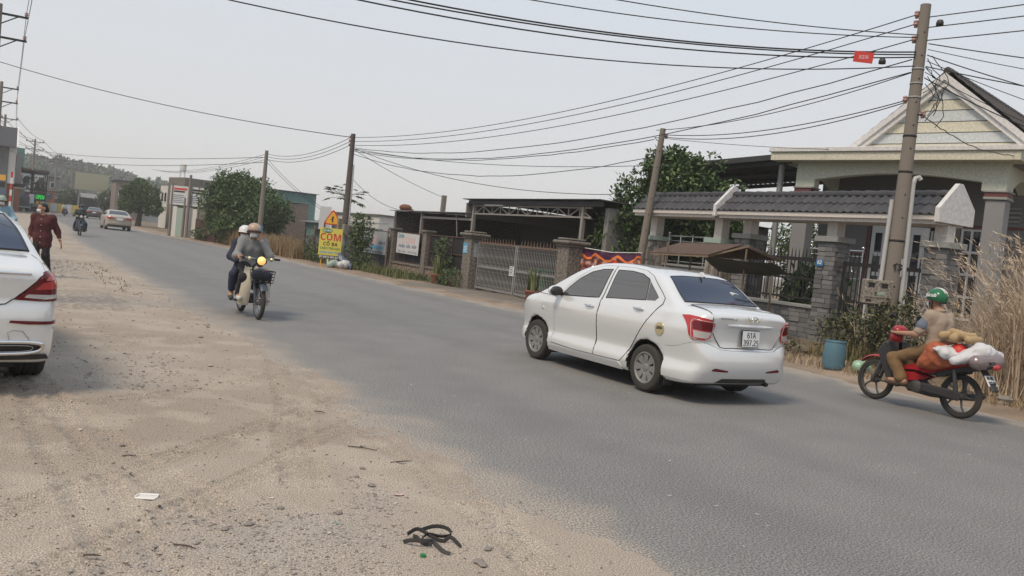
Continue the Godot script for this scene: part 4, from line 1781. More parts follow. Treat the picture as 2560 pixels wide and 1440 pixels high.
	for k in 4:
		bx(win, "glazing_bar", M["door_white"], Vector3(4.02 + k * 0.255, 0.92, wz - 0.1), Vector3(4.08 + k * 0.255, 3.48, wz - 0.04))
	for k in 5:
		bx(win, "glazing_bar", M["door_white"], Vector3(4.02, 0.92 + k * 0.63, wz - 0.098), Vector3(4.83, 0.99 + k * 0.63, wz - 0.042))
	# louvred vent strip on the right wall
	for k in 4:
		bx(h, "louvre", M["cap_grey"], Vector3(5.0, 3.72 + k * 0.12, wz + 0.002), Vector3(5.5, 3.77 + k * 0.12, wz + 0.05))
	# steel carport to the left
	var c := thing("steel_carport", "dark steel lean-to roof on grey posts left of the arched porch", "carport", Vector3(20.2, 0, -17.8), face_road(14.0))
	m = mb()
	wavy(m, Vector3(-5.45, 4.78, 0.2), Vector3(5.3, 0.42, 0), Vector3(0.3, 0.22, -6.0), 0.2, 0.02)
	put(m, "roof_sheet", M["sheet_dark"], c)
	for z in [0.0, -2.0, -4.0, -5.7]:
		m = mb()
		m.bar(Vector3(-5.4, 4.68 - z * 0.035, z), Vector3(-0.2, 5.08 - z * 0.035, z), 0.06, 0.14)
		put(m, "rafter", M["sheet_dark"], c)
	m = mb()
	m.bar(Vector3(-5.43, 4.8, 0.2), Vector3(-0.15, 5.22, 0.2), 0.05, 0.16)
	put(m, "fascia", M["sheet_dark"], c)
	for p in [[-4.7, 0.0], [-0.55, -0.1], [-4.9, -5.4], [-1.0, -5.4]]:
		m = mb()
		m.tube([Vector3(p[0], 0, p[1]), Vector3(p[0], 4.68 + (p[0] + 5.4) * 0.08 - p[1] * 0.035, p[1])], [0.09], 10)
		put(m, "post", M["galv"], c)
	# paved yard
	m = mb()
	m.span(Vector3(-9.5, 0.0, -12.0), Vector3(7.5, 0.22, 3.0))
	var yard := put(m, "yard_paving", M["paving"], null, Transform3D(Basis(Vector3.UP, face_road(14.0)), Vector3(20.2, -0.06, -17.8)))
	setting(yard)


# clay tile with one roll, made to be laid in courses: x across, z down the slope
func tile_mesh() -> ArrayMesh:
	var m := mb()
	var rows := []
	for k in 3:
		var r := PackedVector3Array()
		for i in 9:
			var f := i / 8.0
			var y := 0.034 * maxf(0.0, sin(f * PI * 1.55 - 0.25)) + (0.012 if k > 0 else 0.0)
			if k == 2:
				y -= 0.02
			r.push_back(Vector3(f * 0.212, y + (0.008 if k == 1 else 0.0), [0.0, 0.355, 0.36][k]))
		rows.append(r)
	m.grid(rows)
	return m.mesh()


func tiled_gate_roof(called: String, label: String, z0: float, z1: float, x_mid: float, tile: ArrayMesh, end_left: bool, end_right: bool) -> Node3D:
	# local origin at the left end, on the ground under the ridge
	var t := thing(called, label, "gate roof", Vector3(x_mid, 0, z0), face_road())
	var L := z1 - z0
	bx(t, "beam", M["post_white"], Vector3(0.02, 2.98, -0.42), Vector3(L - 0.02, 3.1, 0.5))
	bx(t, "fascia", M["post_white"], Vector3(0.0, 3.06, 0.5), Vector3(L, 3.155, 0.56))
	var cols := int(L / 0.2)
	var pit := atan2(0.46, 0.6)
	var mats := [M["roof_tile"], M["roof_tile_b"], M["roof_tile_c"]]
	var r := RandomNumberGenerator.new()
	r.seed = int(L * 100)
	for row in 2:
		for k in cols:
			var up := 0.375 - row * 0.34
			var p := Vector3(L * k / cols, 3.14 + (0.60 - (0.0 + row * 0.29) - 0.09) * 0.78 + 0.03, 0.03 + row * 0.27)
			p.y = 3.6 - (p.z - 0.02) * 0.78 + 0.012 * (1 - row)
			inst(tile, "roof_tile", mats[r.randi() % 3], t, Transform3D(Basis(Vector3.RIGHT, pit + r.randf_range(-0.015, 0.015)), p))
	var m := mb()
	wavy(m, Vector3(0, 3.6, -0.02), Vector3(L, 0, 0), Vector3(0, -0.47, -0.58), 0.2, 0.02)
	put(m, "rear_slope", M["roof_tile"], t)
	m = mb()
	m.span(Vector3(0.01, 3.12, -0.4), Vector3(L - 0.01, 3.3, 0.4))
	put(m, "roof_core", M["concrete_dark"], t)
	var caps := maxi(1, roundi(L / 0.36))
	m = mb()
	var rows := []
	for q in [[0.0, 0.085], [0.06, 0.1], [0.36, 0.085]]:
		var ring := PackedVector3Array()
		for i in 9:
			var a := -0.25 + (PI + 0.5) * i / 8.0
			ring.push_back(Vector3(q[0], sin(a) * q[1], cos(a) * q[1]))
		rows.append(ring)
	m.grid(rows)
	var cap := m.mesh()
	for k in caps:
		inst(cap, "ridge_tile", mats[r.randi() % 3], t, Transform3D(Basis(), Vector3(L * k / caps, 3.625, 0)))
	# gable-shaped end walls
	var endp := PackedVector2Array([Vector2(-0.56, 3.02), Vector2(0.62, 3.02), Vector2(0.62, 3.3), Vector2(0.06, 3.84), Vector2(-0.06, 3.84), Vector2(-0.56, 3.36)])
	for e in [[end_left, -0.1], [end_right, L + 0.001]]:
		if e[0]:
			m = mb()
			m.slab(endp, 0.1, Transform3D(Basis(Vector3.UP, -PI / 2), Vector3(e[1] + 0.1, 0, 0)))
			put(m, "end_wall", M["trim_white"], t)
	return t


func pier(parent: Node3D, at: float, w: float, h0: float, h1: float, cap_mat: Material, mats: Array, upright: bool, seed_: int, zoff := 0.0) -> void:
	var p := Node3D.new()
	p.name = "pier"
	parent.add_child(p, true)
	p.position = Vector3(at, 0, zoff)
	var q := w * 0.5
	bx(p, "core", M["concrete_dark"], Vector3(-q + 0.02, 0, -q + 0.02), Vector3(q - 0.02, h0, q - 0.02))
	bx(p, "cap", cap_mat, Vector3(-q - 0.07, h0, -q - 0.07), Vector3(q + 0.07, h0 + 0.13, q + 0.07), 0.01)
	bx(p, "post", M["post_white"], Vector3(-0.14, h0 + 0.132, -0.14), Vector3(0.14, h1, 0.14), 0.006)
	stones(p, "stone", Transform3D(Basis(), Vector3(-q, 0.15, q - 0.03)), w, h0 - 0.16, 0.3 if upright else 0.24, 0.085 if upright else 0.105, mats, seed_, upright)
	stones(p, "stone", Transform3D(Basis(Vector3.UP, PI / 2), Vector3(q - 0.03, 0.15, q)), w, h0 - 0.16, 0.3 if upright else 0.24, 0.085 if upright else 0.105, mats, seed_ + 1, upright)


func gate_front() -> void:
	var grey := [M["stone_a"], M["stone_b"], M["stone_c"]]
	var tan := [M["slab_a"], M["slab_b"], M["slab_c"]]
	var tile := tile_mesh()
	tiled_gate_roof("gate_roof", "short run of dark tiled gate roof beside the leaning pole, over the mint-capped piers", -19.95, -16.62, 16.5, tile, false, false)
	tiled_gate_roof("gate_roof", "long run of dark tiled gate roof with white gable end, crossed by the utility pole", -16.5, -10.42, 16.5, tile, true, true)
	# grey stone wall, piers, railing and gate
	var w := thing("stone_wall", "grey split-stone boundary wall with iron railing and three stone piers", "wall", Vector3(16.5, 0, -16.5), face_road())
	pier(w, 0.45, 0.52, 2.5, 2.99, M["cap_grey"], grey, false, 11, -0.25)
	pier(w, 3.3, 0.5, 2.52, 2.99, M["cap_grey"], grey, false, 21)
	pier(w, 5.95, 0.5, 2.52, 2.99, M["cap_grey"], grey, false, 31)
	bx(w, "wall_core", M["concrete_dark"], Vector3(0.72, 0, -0.12), Vector3(3.05, 0.95, 0.1))
	bx(w, "coping", M["cap_grey"], Vector3(0.72, 0.95, -0.17), Vector3(3.05, 1.03, 0.17), 0.01)
	stones(w, "stone", Transform3D(Basis(), Vector3(0.72, 0.14, 0.09)), 2.33, 0.8, 0.26, 0.115, grey, 41)
	# house number on the middle pier
	bx(w, "number_plate", M["house_blue"], Vector3(3.1, 1.96, 0.3), Vector3(3.3, 2.1, 0.31))
	letters("62", 0.085, "house_number", M["white_paint"], w, Transform3D(Basis(), Vector3(3.2, 2.04, 0.313)), true)
	# iron railing on the low wall
	var rl := thing("iron_railing", "black iron railing with spear tops standing on the low stone wall", "railing", Vector3(16.5, 0, -16.5), face_road())
	iron_panel(rl, 0.75, 3.03, 1.08, 2.12, 0.105, [1.14, 1.6, 2.05])
	var g := thing("iron_gate", "black iron gate between the numbered pier and the right-hand stone pier", "gate", Vector3(16.5, 0, -16.5), face_road())
	iron_panel(g, 3.62, 4.62, 0.28, 2.12, 0.105, [0.34, 1.2, 2.02])
	iron_panel(g, 4.64, 5.66, 0.28, 2.1, 0.105, [0.34, 1.2, 2.0])
	# left property: stone-strip piers with mint caps, granite dwarf wall, stainless rail with rings
	var lw := thing("strip_stone_wall", "granite dwarf wall between two tan strip-stone piers with mint-green caps", "wall", Vector3(16.5, 0, -19.95), face_road())
	pier(lw, 0.5, 0.5, 2.3, 2.99, M["mint"], tan, true, 51)
	pier(lw, 3.12, 0.5, 2.32, 2.99, M["mint"], tan, true, 61)
	bx(lw, "dwarf_wall", M["granite"], Vector3(0.78, 0, -0.3), Vector3(2.85, 1.62, -0.12))
	bx(lw, "coping", M["cap_grey"], Vector3(0.78, 1.62, -0.34), Vector3(2.85, 1.68, -0.08))
	for rr in [["stainless_railing", "stainless railing with rings on the granite dwarf wall", 0.8, 2.84, -0.21], ["stainless_railing", "stainless railing with rings on the porch edge behind the iron railing", 3.9, 5.6, -2.6]]:
		var s := thing(rr[0], rr[1], "railing", Vector3(16.5, 0, -19.95), face_road())
		for y in [1.76, 2.34, 2.48]:
			var m := mb()
			m.tube([Vector3(rr[2], y, rr[4]), Vector3(rr[3], y, rr[4])], [0.016 if y < 2.4 else 0.028], 8)
			put(m, "rail", M["stainless"], s)
		var n := 5
		for k in n:
			var px := lerpf(rr[2] + 0.03, rr[3] - 0.03, k / (n - 1.0))
			var m := mb()
			m.tube([Vector3(px, 1.68 if rr[2] < 3 else 0.5, rr[4]), Vector3(px, 2.52, rr[4])], [0.018], 8)
			if k == 0 or k == n - 1:
				m.ball(Vector3(px, 2.56, rr[4]), Vector3(0.045, 0.045, 0.045), 8)
			put(m, "baluster", M["stainless"], s)
			if k < n - 1:
				m = mb()
				var ring := []
				for i in 17:
					ring.append(Vector3(px + (rr[3] - rr[2]) / (n - 1.0) * 0.5 + cos(TAU * i / 16.0) * 0.1, 2.05 + sin(TAU * i / 16.0) * 0.13, rr[4]))
				m.tube(ring, [0.012], 6, false)
				put(m, "ring", M["stainless"], s)


func iron_panel(parent: Node3D, x0: float, x1: float, y0: float, y1: float, step: float, rails: Array) -> void:
	for y in rails:
		bx(parent, "rail", M["iron"], Vector3(x0, y, -0.02), Vector3(x1, y + (0.085 if y == rails[rails.size() - 1] else 0.05), 0.025))
	for x in [x0, x1 - 0.05]:
		bx(parent, "stile", M["iron"], Vector3(x, y0, -0.025), Vector3(x + 0.05, y1, 0.03))
	var n := int((x1 - x0 - 0.1) / step)
	var m := mb()
	m.box(Vector3(0, (y0 + y1) * 0.5 + 0.04, 0), Vector3(0.02, y1 - y0 + 0.08, 0.02))
	m.lathe([[0.014, y1 + 0.08], [0.016, y1 + 0.12], [0.0, y1 + 0.26]], 4)
	var bar := m.mesh()
	for k in range(1, n):
		inst(bar, "bar", M["iron"], parent, Transform3D(Basis(), Vector3(x0 + 0.05 + (x1 - x0 - 0.1) * k / n, 0, 0.002)))


func shed_materials() -> void:
	mat("rust", alb(0.13, 0.06, 0.04), 0.85, 0.1, "streak", 1.5)
	mat("frame_red", alb(0.12, 0.06, 0.05), 0.8, 0.1, "soft", 2.0)
	mat("tan_wall", alb(0.36, 0.28, 0.2), 0.9, 0.0, "streak", 0.7)
	mat("pier_plaster", alb(0.3, 0.265, 0.225), 0.9, 0.0, "streak", 0.9)
	mat("gate_paint", alb(0.42, 0.41, 0.4), 0.6, 0.1, "streak", 1.2)
	mat("gate_rust", alb(0.28, 0.19, 0.14), 0.85, 0.1, "streak", 2.0)
	mat("shade_net", alb(0.018, 0.018, 0.02), 0.95, 0.0, "soft", 1.0)
	mat("interior", alb(0.26, 0.25, 0.235), 0.95, 0.0, "soft", 0.6)
	mat("roof_pale", alb(0.36, 0.36, 0.34), 0.7, 0.1, "streak", 0.5)
	mat("roof_dark", alb(0.1, 0.1, 0.1), 0.7, 0.1, "streak", 0.5)
	mat("truss", alb(0.34, 0.32, 0.29), 0.7, 0.1, "soft", 2.0)
	mat("banner_white", alb(0.6, 0.6, 0.6), 0.6, 0.0, "soft", 1.0)
	mat("banner_grey", alb(0.36, 0.39, 0.42), 0.6, 0.0, "soft", 1.0)
	mat("faded_pink", alb(0.55, 0.38, 0.38), 0.7)
	mat("faded_blue", alb(0.09, 0.12, 0.2), 0.7)
	mat("sky_blue", alb(0.09, 0.3, 0.45), 0.6)
	mat("teal_text", alb(0.03, 0.2, 0.2), 0.7)
	mat("sign_yellow", alb(0.7, 0.6, 0.1), 0.5, 0.0, "soft", 2.0)
	mat("sign_red", alb(0.5, 0.03, 0.02), 0.5)
	mat("sign_green", alb(0.02, 0.16, 0.06), 0.5)
	mat("sign_orange", alb(0.75, 0.38, 0.03), 0.45)
	mat("bin_green", alb(0.01, 0.17, 0.06), 0.6)
	mat("awning_brown", alb(0.17, 0.11, 0.085), 0.7, 0.1, "streak", 1.0)
	mat("tarp", alb(0.035, 0.042, 0.035), 0.8, 0.0, "soft", 1.0)
	mat("wood_post", alb(0.26, 0.19, 0.13), 0.9, 0.0, "grain", 3.0)
	mat("pot_clay", alb(0.25, 0.1, 0.06), 0.85, 0.0, "grain", 2.0)
	mat("teal_wall", alb(0.13, 0.25, 0.24), 0.7, 0.0, "soft", 0.3)
	mat("brick_pale", alb(0.3, 0.24, 0.2), 0.95, 0.0, "patch", 1.2)
	mat("sheet_grey", alb(0.2, 0.2, 0.2), 0.8, 0.1, "streak", 0.7)


func print_tex(w: int, h: int, paint: Callable) -> StandardMaterial3D:
	var im := Image.create(w, h, false, Image.FORMAT_RGBA8)
	paint.call(im)
	var m := StandardMaterial3D.new()
	m.albedo_texture = ImageTexture.create_from_image(im)
	m.roughness = 0.6
	return m


# sheet with uv, standing in local x-y, wrinkled a little
func cloth_sheet(w: float, h: float, amp: float, seed_: int, nx := 24, ny := 12, sag := 0.0) -> Mesher:
	var m := mb()
	m.use_uv = true
	var f := FastNoiseLite.new()
	f.seed = seed_
	f.frequency = 1.2
	for j in ny + 1:
		for i in nx + 1:
			var u := float(i) / nx
			var v := float(j) / ny
			var dip := sag * 4.0 * u * (1.0 - u) * (1.0 - v)
			m.vert(Vector3(w * u, h * (1.0 - v) - dip + f.get_noise_2d(u * 5.0, 9.0) * amp * 0.4, (f.get_noise_2d(u * w * 1.5, v * h * 0.8) + absf(f.get_noise_2d(u * w * 4.0 + v * 2.0, v * 3.0)) * 0.8) * amp), Vector2(u, v))
	for j in ny:
		for i in nx:
			var a := j * (nx + 1) + i
			m.face(a, a + 1, a + nx + 2)
			m.face(a, a + nx + 2, a + nx + 1)
	return m


func gate_shed() -> void:
	var s := thing("food_shed", "dark open-fronted shed with corrugated roofs and a white truss over the barred gate", "shed", Vector3(16.0, 0, -37.8), face_road())
	# local x = world z + 37.8
	var m := mb()
	wavy(m, Vector3(0.0, 2.86, 0.25), Vector3(7.75, 0.0, 0), Vector3(0, 0.4, -7.2), 0.11, 0.018)
	put(m, "low_roof", M["roof_pale"], s)
	m = mb()
	wavy(m, Vector3(7.5, 3.4, 0.35), Vector3(9.1, 0.0, 0), Vector3(0, -0.14, -7.6), 0.11, 0.018)
	put(m, "high_roof", M["roof_dark"], s)
	bx(s, "roof_board", M["sheet_dark"], Vector3(7.7, 3.2, 0.1), Vector3(16.5, 3.36, 0.16))
	bx(s, "rear_wall", M["interior"], Vector3(0, 0, -7.2), Vector3(16.4, 3.29, -7.0))
	m = mb()
	m.slab(PackedVector2Array([Vector2(0.1, 0), Vector2(7.0, 0), Vector2(7.0, 3.24), Vector2(0.1, 2.86)]), 0.25, Transform3D(Basis(Vector3.UP, PI / 2), Vector3(-0.15, 0, 0)))
	put(m, "side_wall", M["pier_plaster"], s)
	bx(s, "side_wall", M["interior"], Vector3(16.3, 0, -7.0), Vector3(16.5, 3.18, -0.1))
	bx(s, "party_wall", M["interior"], Vector3(7.6, 2.7, -7.0), Vector3(7.68, 3.26, 0.2))
	bx(s, "floor", M["concrete_dark"], Vector3(0, -0.05, -7.0), Vector3(16.4, 0.06, -0.3))
	for p in [[3.2, 2.84], [7.95, 3.3], [15.3, 3.3]]:
		m = mb()
		m.bar(Vector3(p[0], 0, 0), Vector3(p[0], p[1], 0), 0.12, 0.12)
		put(m, "post", M["truss"], s)
	m = mb()
	m.bar(Vector3(3.2, 2.62, 0.0), Vector3(7.9, 2.62, 0.0), 0.08, 0.09)
	put(m, "lintel", M["truss"], s)
	m = mb()
	m.bar(Vector3(6.9, 1.5, 0.05), Vector3(6.6, 2.9, 0.1), 0.03, 0.03)
	put(m, "brace", M["truss"], s)
	# truss beam
	var tr := Node3D.new()
	tr.name = "truss"
	s.add_child(tr)
	for y in [2.83, 3.14]:
		bx(tr, "chord", M["truss"], Vector3(8.05, y, -0.02), Vector3(15.75, y + 0.055, 0.04))
	for k in 12:
		var a := 8.1 + k * 0.637
		m = mb()
		m.bar(Vector3(a, 2.85, 0.01), Vector3(a, 3.15, 0.01), 0.03, 0.035)
		put(m, "web", M["truss"], tr)
		m = mb()
		m.bar(Vector3(a, 2.87 if k % 2 == 0 else 3.14, 0.012), Vector3(a + 0.6, 3.14 if k % 2 == 0 else 2.87, 0.012), 0.026, 0.03)
		put(m, "web", M["truss"], tr)
	# clutter inside, under the roof
	var gb := thing("waste_bin", "green wheeled bin standing behind the barred gate", "bin", Vector3(15.75, 0.05, -24.1), face_road())
	m = mb()
	m.lathe([[0.0, 0.04], [0.3, 0.04], [0.38, 0.85], [0.4, 0.87], [0.4, 0.92], [0.0, 0.96]], 4, Transform3D(Basis(Vector3.UP, PI / 4).scaled(Vector3(1.35, 1, 1)), Vector3.ZERO))
	put(m, "tub", M["bin_green"], gb)
	m = mb()
	m.span(Vector3(-0.42, 0.93, -0.34), Vector3(0.42, 0.99, 0.34), 0.02)
	put(m, "lid", M["bin_green"], gb)
	# dish on the roof, stump post behind
	var d := thing("satellite_dish", "pale satellite dish standing up on the dark shed roof", "satellite dish", Vector3(18.5, 3.3, -24.2), 0.7)
	m = mb()
	m.lathe([[0.0, 0.0], [0.18, 0.02], [0.34, 0.08], [0.46, 0.16]], 20, Transform3D(Basis(Vector3.RIGHT, 1.2), Vector3(0, 0.45, 0)))
	put(m, "dish", M["white_wall"], d)
	m = mb()
	m.tube([Vector3.ZERO, Vector3(0, 0.45, -0.05)], [0.03], 6)
	put(m, "mast", M["galv"], d)
	# upturned clay bowl on the low roof corner
	var bw := mb()
	bw.ball(Vector3(0, 0.16, 0), Vector3(0.32, 0.17, 0.24), 12)
	bw.ball(Vector3(0.25, 0.06, 0.05), Vector3(0.16, 0.09, 0.14), 10)
	tag(put(bw, "roof_bundle", M["pot_clay"], null, Transform3D(Basis(), Vector3(16.3, 2.88, -37.2))), "brown bundle lying on the corner of the pale low shed roof", "bundle")
	# low fence: tan wall, pillars, netted panels
	var f := thing("shed_fence", "tan dwarf wall with rust-framed black netting panels left of the barred gate", "fence", Vector3(15.0, 0, -35.2), face_road())
	bx(f, "dwarf_wall", M["tan_wall"], Vector3(0, -0.1, -0.1), Vector3(6.8, 0.5, 0.1))
	bx(f, "coping", M["pier_plaster"], Vector3(-0.05, 0.5, -0.14), Vector3(6.8, 0.58, 0.14), 0.01)
	for px in [-0.05, 3.35]:
		bx(f, "pillar", M["pier_plaster"], Vector3(px, -0.1, -0.18), Vector3(px + 0.36, 1.95, 0.18), 0.01)
		bx(f, "pillar_cap", M["pier_plaster"], Vector3(px - 0.06, 1.95, -0.24), Vector3(px + 0.42, 2.03, 0.24), 0.015)
	for pn in [[0.33, 3.33], [3.73, 6.75]]:
		bx(f, "net", M["shade_net"], Vector3(pn[0], 0.6, -0.03), Vector3(pn[1], 1.88, -0.02))
		for y in [0.6, 1.2, 1.86]:
			m = mb()
			m.bar(Vector3(pn[0], y, 0.01), Vector3(pn[1], y, 0.01), 0.035, 0.035)
			put(m, "frame_bar", M["frame_red"], f)
		for k in 4:
			var px: float = lerpf(pn[0] + 0.02, pn[1] - 0.02, k / 3.0)
			m = mb()
			m.bar(Vector3(px, 0.6, 0.012), Vector3(px, 1.88, 0.012), 0.035, 0.035)
			put(m, "frame_bar", M["frame_red"], f)
	# gate piers
	for gp in [[-27.72, "plastered gate pier with a blue plaque beside the netting fence"], [-21.55, "stained plaster gate pier between the barred gate and the printed banner"]]:
		var p := thing("gate_pier", gp[1], "pier", Vector3(15.0, 0, gp[0]), face_road())
		bx(p, "shaft", M["pier_plaster"], Vector3(-0.3, -0.1, -0.3), Vector3(0.3, 1.86, 0.3), 0.02)
		bx(p, "moulding", M["pier_plaster"], Vector3(-0.36, 1.86, -0.36), Vector3(0.36, 1.94, 0.36), 0.03)
		bx(p, "cap", M["pier_plaster"], Vector3(-0.44, 1.94, -0.44), Vector3(0.44, 2.05, 0.44), 0.04)
		bx(p, "cap_top", M["concrete_dark"], Vector3(-0.33, 2.05, -0.33), Vector3(0.33, 2.13, 0.33), 0.04)
		if gp[0] < -25.0:
			bx(p, "plaque", M["sky_blue"], Vector3(-0.26, 1.3, 0.3), Vector3(0.1, 1.68, 0.315))
			for k in 4:
				bx(p, "plaque_line", M["white_paint"], Vector3(-0.2, 1.36 + k * 0.06, 0.315), Vector3(0.04, 1.38 + k * 0.06, 0.318))
			bx(p, "notice", M["banner_grey"], Vector3(0.3, 1.2, -0.22), Vector3(0.308, 1.7, 0.16))
	# barred double gate
	var g := thing("barred_gate", "wide pale grey double gate of vertical bars with spear tops", "gate", Vector3(15.0, 0, -27.4), face_road())
	var bar_m := mb()
	bar_m.tube([Vector3(0, 0.14, 0), Vector3(0, 1.74, 0)], [0.017], 6)
	var bar := bar_m.mesh()
	bar_m = mb()
	bar_m.lathe([[0.018, 1.76], [0.02, 1.84], [0.0, 1.98]], 5)
	var tip := bar_m.mesh()
	for lf in [[0.06, 2.72], [2.76, 5.5]]:
		var leaf := Node3D.new()
		leaf.name = "gate_leaf"
		g.add_child(leaf, true)
		for y in [0.1, 0.86, 1.7]:
			bx(leaf, "rail", M["gate_rust"] if y > 1.5 else M["gate_paint"], Vector3(lf[0], y, -0.025), Vector3(lf[1], y + 0.07, 0.025))
		for x in [lf[0], lf[1] - 0.06]:
			bx(leaf, "stile", M["gate_paint"], Vector3(x, 0.06, -0.03), Vector3(x + 0.06, 1.77, 0.03))
		for k in range(1, 28):
			var bxx: float = lf[0] + 0.03 + (lf[1] - lf[0] - 0.06) * k / 28.0
			inst(bar, "bar", M["gate_paint"], leaf, Transform3D(Basis(), Vector3(bxx, 0, 0.001)))
			if k % 2 == 0:
				inst(tip, "spear_tip", M["gate_rust"], leaf, Transform3D(Basis(), Vector3(bxx, 0, 0.0)))
	var nt := mb()
	nt.span(Vector3(2.4, 0.72, 0.028), Vector3(2.68, 1.04, 0.034))
	var notice := put(nt, "notice", M["white_paint"], g)
	for k in 5:
		bx(notice, "text_line", M["ink"], Vector3(2.43, 0.77 + k * 0.053, 0.034), Vector3(2.65 - (k % 2) * 0.04, 0.795 + k * 0.053, 0.036))
	# white notice banners
	var b1 := thing("menu_banner", "white banner with faded pink letters hung on the netting fence", "banner", Vector3(14.84, 0.98, -34.42), face_road())
	m = mb()
	m.box(Vector3(1.12, 0.42, 0), Vector3(2.25, 0.86, 0.012), Basis(Vector3.BACK, -0.012))
	put(m, "sheet", M["banner_white"], b1)
	letters("Quán", 0.17, "lettering", M["teal_text"], b1, Transform3D(Basis(), Vector3(0.42, 0.74, 0.008)), true)
	letters("COM", 0.27, "lettering", M["faded_pink"], b1, Transform3D(Basis(), Vector3(1.2, 0.56, 0.008)), true, 0.004, 1.3)
	letters("PHÂN  DĨA  HÔP", 0.12, "lettering", M["faded_blue"], b1, Transform3D(Basis(), Vector3(1.15, 0.3, 0.008)), true, 0.004, 1.8)
	letters("Tân Ánh - Đô Uông", 0.09, "lettering", M["faded_blue"], b1, Transform3D(Basis(), Vector3(1.15, 0.08, 0.008)), false, 0.004, 1.95)
	var b2 := thing("shop_board", "bleached blue-grey shop board on posts before the shrub", "sign", Vector3(14.7, 0.8, -38.0), face_road(-2.0))
	m = mb()
	m.box(Vector3(1.5, 0.5, 0), Vector3(2.95, 1.0, 0.03), Basis(Vector3.BACK, 0.0))
	put(m, "board", M["banner_grey"], b2)
	for k in 4:
		bx(b2, "faded_stripe", M["faded_pink"], Vector3(1.25 + k * 0.14, 0.4, 0.016), Vector3(1.33 + k * 0.14, 0.85, 0.019))
	letters("BÁNH MÌ", 0.14, "lettering", M["faded_blue"], b2, Transform3D(Basis(), Vector3(2.5, 0.5, 0.018)), true)
	bx(b2, "blue_strip", M["sky_blue"], Vector3(1.1, 0.22, 0.016), Vector3(2.8, 0.36, 0.02))
	letters("0473 494 846", 0.1, "lettering", M["faded_blue"], b2, Transform3D(Basis(), Vector3(1.5, 0.08, 0.018)), true, 0.004, 2.4)
	for px in [-0.02, 2.98]:
		m = mb()
		m.tube([Vector3(px, -0.9, -0.04), Vector3(px + 0.05, 1.15, -0.04)], [0.035], 6)
		put(m, "post", M["wood_post"], b2)
	# printed banner right of the gate
	var pm := print_tex(256, 128, func(im: Image) -> void:
		var nn := FastNoiseLite.new()
		nn.seed = 4
		nn.frequency = 0.035
		for y in 128:
			for x in 256:
				var a := nn.get_noise_2d(x, y)
				var b := nn.get_noise_2d(x * 2.3 + 90, y * 2.3)
				var c := Color(0.3, 0.12, 0.1).lerp(Color(0.78, 0.7, 0.66), clampf(a * 1.5 + 0.35, 0, 1))
				c = c.lerp(Color(0.75, 0.25, 0.1), clampf(b * 2.2 - 0.2, 0, 0.8))
				if y > 92:
					c = c.lerp(Color(0.45, 0.12, 0.1), 0.55)
				var wave := 14.0 + 8.0 * sin(x * 0.07)
				if y < wave:
					c = Color(0.26, 0.07, 0.22)
				elif y < wave + 7:
					c = Color(0.85, 0.45, 0.2)
				if Vector2(x - 150, y - 38).length() < 20:
					c = Color(0.82, 0.22, 0.08).lerp(Color(0.9, 0.5, 0.1), clampf(b, 0, 1))
				if absf(x - 160) < 22.0 - absf(y - 80) * 0.5 and y > 50:
					c = Color(0.66, 0.6, 0.72)
				im.set_pixel(x, y, c))
	var bn := thing("printed_banner", "purple and orange printed banner strung between the gate pier and leaning pole", "banner", Vector3(15.25, 0.55, -21.25), face_road())
	m = cloth_sheet(2.75, 1.32, 0.11, 8, 30, 16, 0.06)
	put(m, "sheet", pm, bn)
	m = mb()
	m.tube([Vector3(-0.02, 1.34, 0.02), Vector3(1.4, 1.27, 0.02), Vector3(2.78, 1.33, 0.02)], [0.012], 5)
	put(m, "cord", M["white_paint"], bn)


func awning() -> void:
	# small brown pitched stall roof with hanging tarpaulin in front of the gate
	var a := thing("stall_awning", "brown corrugated stall awning on thin posts with a dark tarpaulin side", "awning", Vector3(14.6, 0, -16.95), face_road())
	a.scale = Vector3(0.88, 1, 0.92)
	var m := mb()
	wavy(m, Vector3(0.0, 1.9, 0.45), Vector3(2.45, 0.05, 0.0), Vector3(0.42, 0.32, -0.75), 0.09, 0.013)
	put(m, "roof_sheet", M["awning_brown"], a)
	m = mb()
	wavy(m, Vector3(0.55, 2.2, -0.35), Vector3(2.5, 0.05, 0.0), Vector3(0.5, -0.26, -0.75), 0.09, 0.013)
	put(m, "roof_sheet", M["awning_brown"], a)
	for r in [[Vector3(2.3, 1.9, 0.45), Vector3(3.0, 2.24, -0.33)], [Vector3(3.0, 2.24, -0.33), Vector3(3.45, 1.96, -1.1)], [Vector3(0.05, 1.87, 0.42), Vector3(2.4, 1.92, 0.42)], [Vector3(0.5, 2.17, -0.35), Vector3(3.0, 2.22, -0.35)]]:
		m = mb()
		m.bar(r[0], r[1], 0.035, 0.05)
		put(m, "rafter", M["wood_post"], a)
	for p in [Vector2(2.95, -0.33), Vector2(0.9, -0.3), Vector2(0.7, 0.4), Vector2(3.3, -1.0)]:
		m = mb()
		m.tube([Vector3(p.x, 0.05, p.y), Vector3(p.x + 0.02, 2.18 if p.y > -0.5 else 1.95, p.y)], [0.03, 0.026], 7)
		put(m, "post", M["wood_post"], a)
	m = mb()
	var rows := []
	for j in 9:
		var r := PackedVector3Array()
		for i in 17:
			var u := i / 16.0
			var v := j / 8.0
			r.push_back(Vector3(1.9 + u * 2.3, 2.0 - 0.34 * v * (1.2 - u * 0.6) - 0.1 * u + sin(u * 3.0) * -0.06 + nz.get_noise_2d(u * 60.0, v * 60.0) * 0.04, 0.3 - v * 0.75 - u * 0.3))
		rows.append(r)
	m.grid(rows)
	put(m, "tarpaulin", M["tarp"], a)


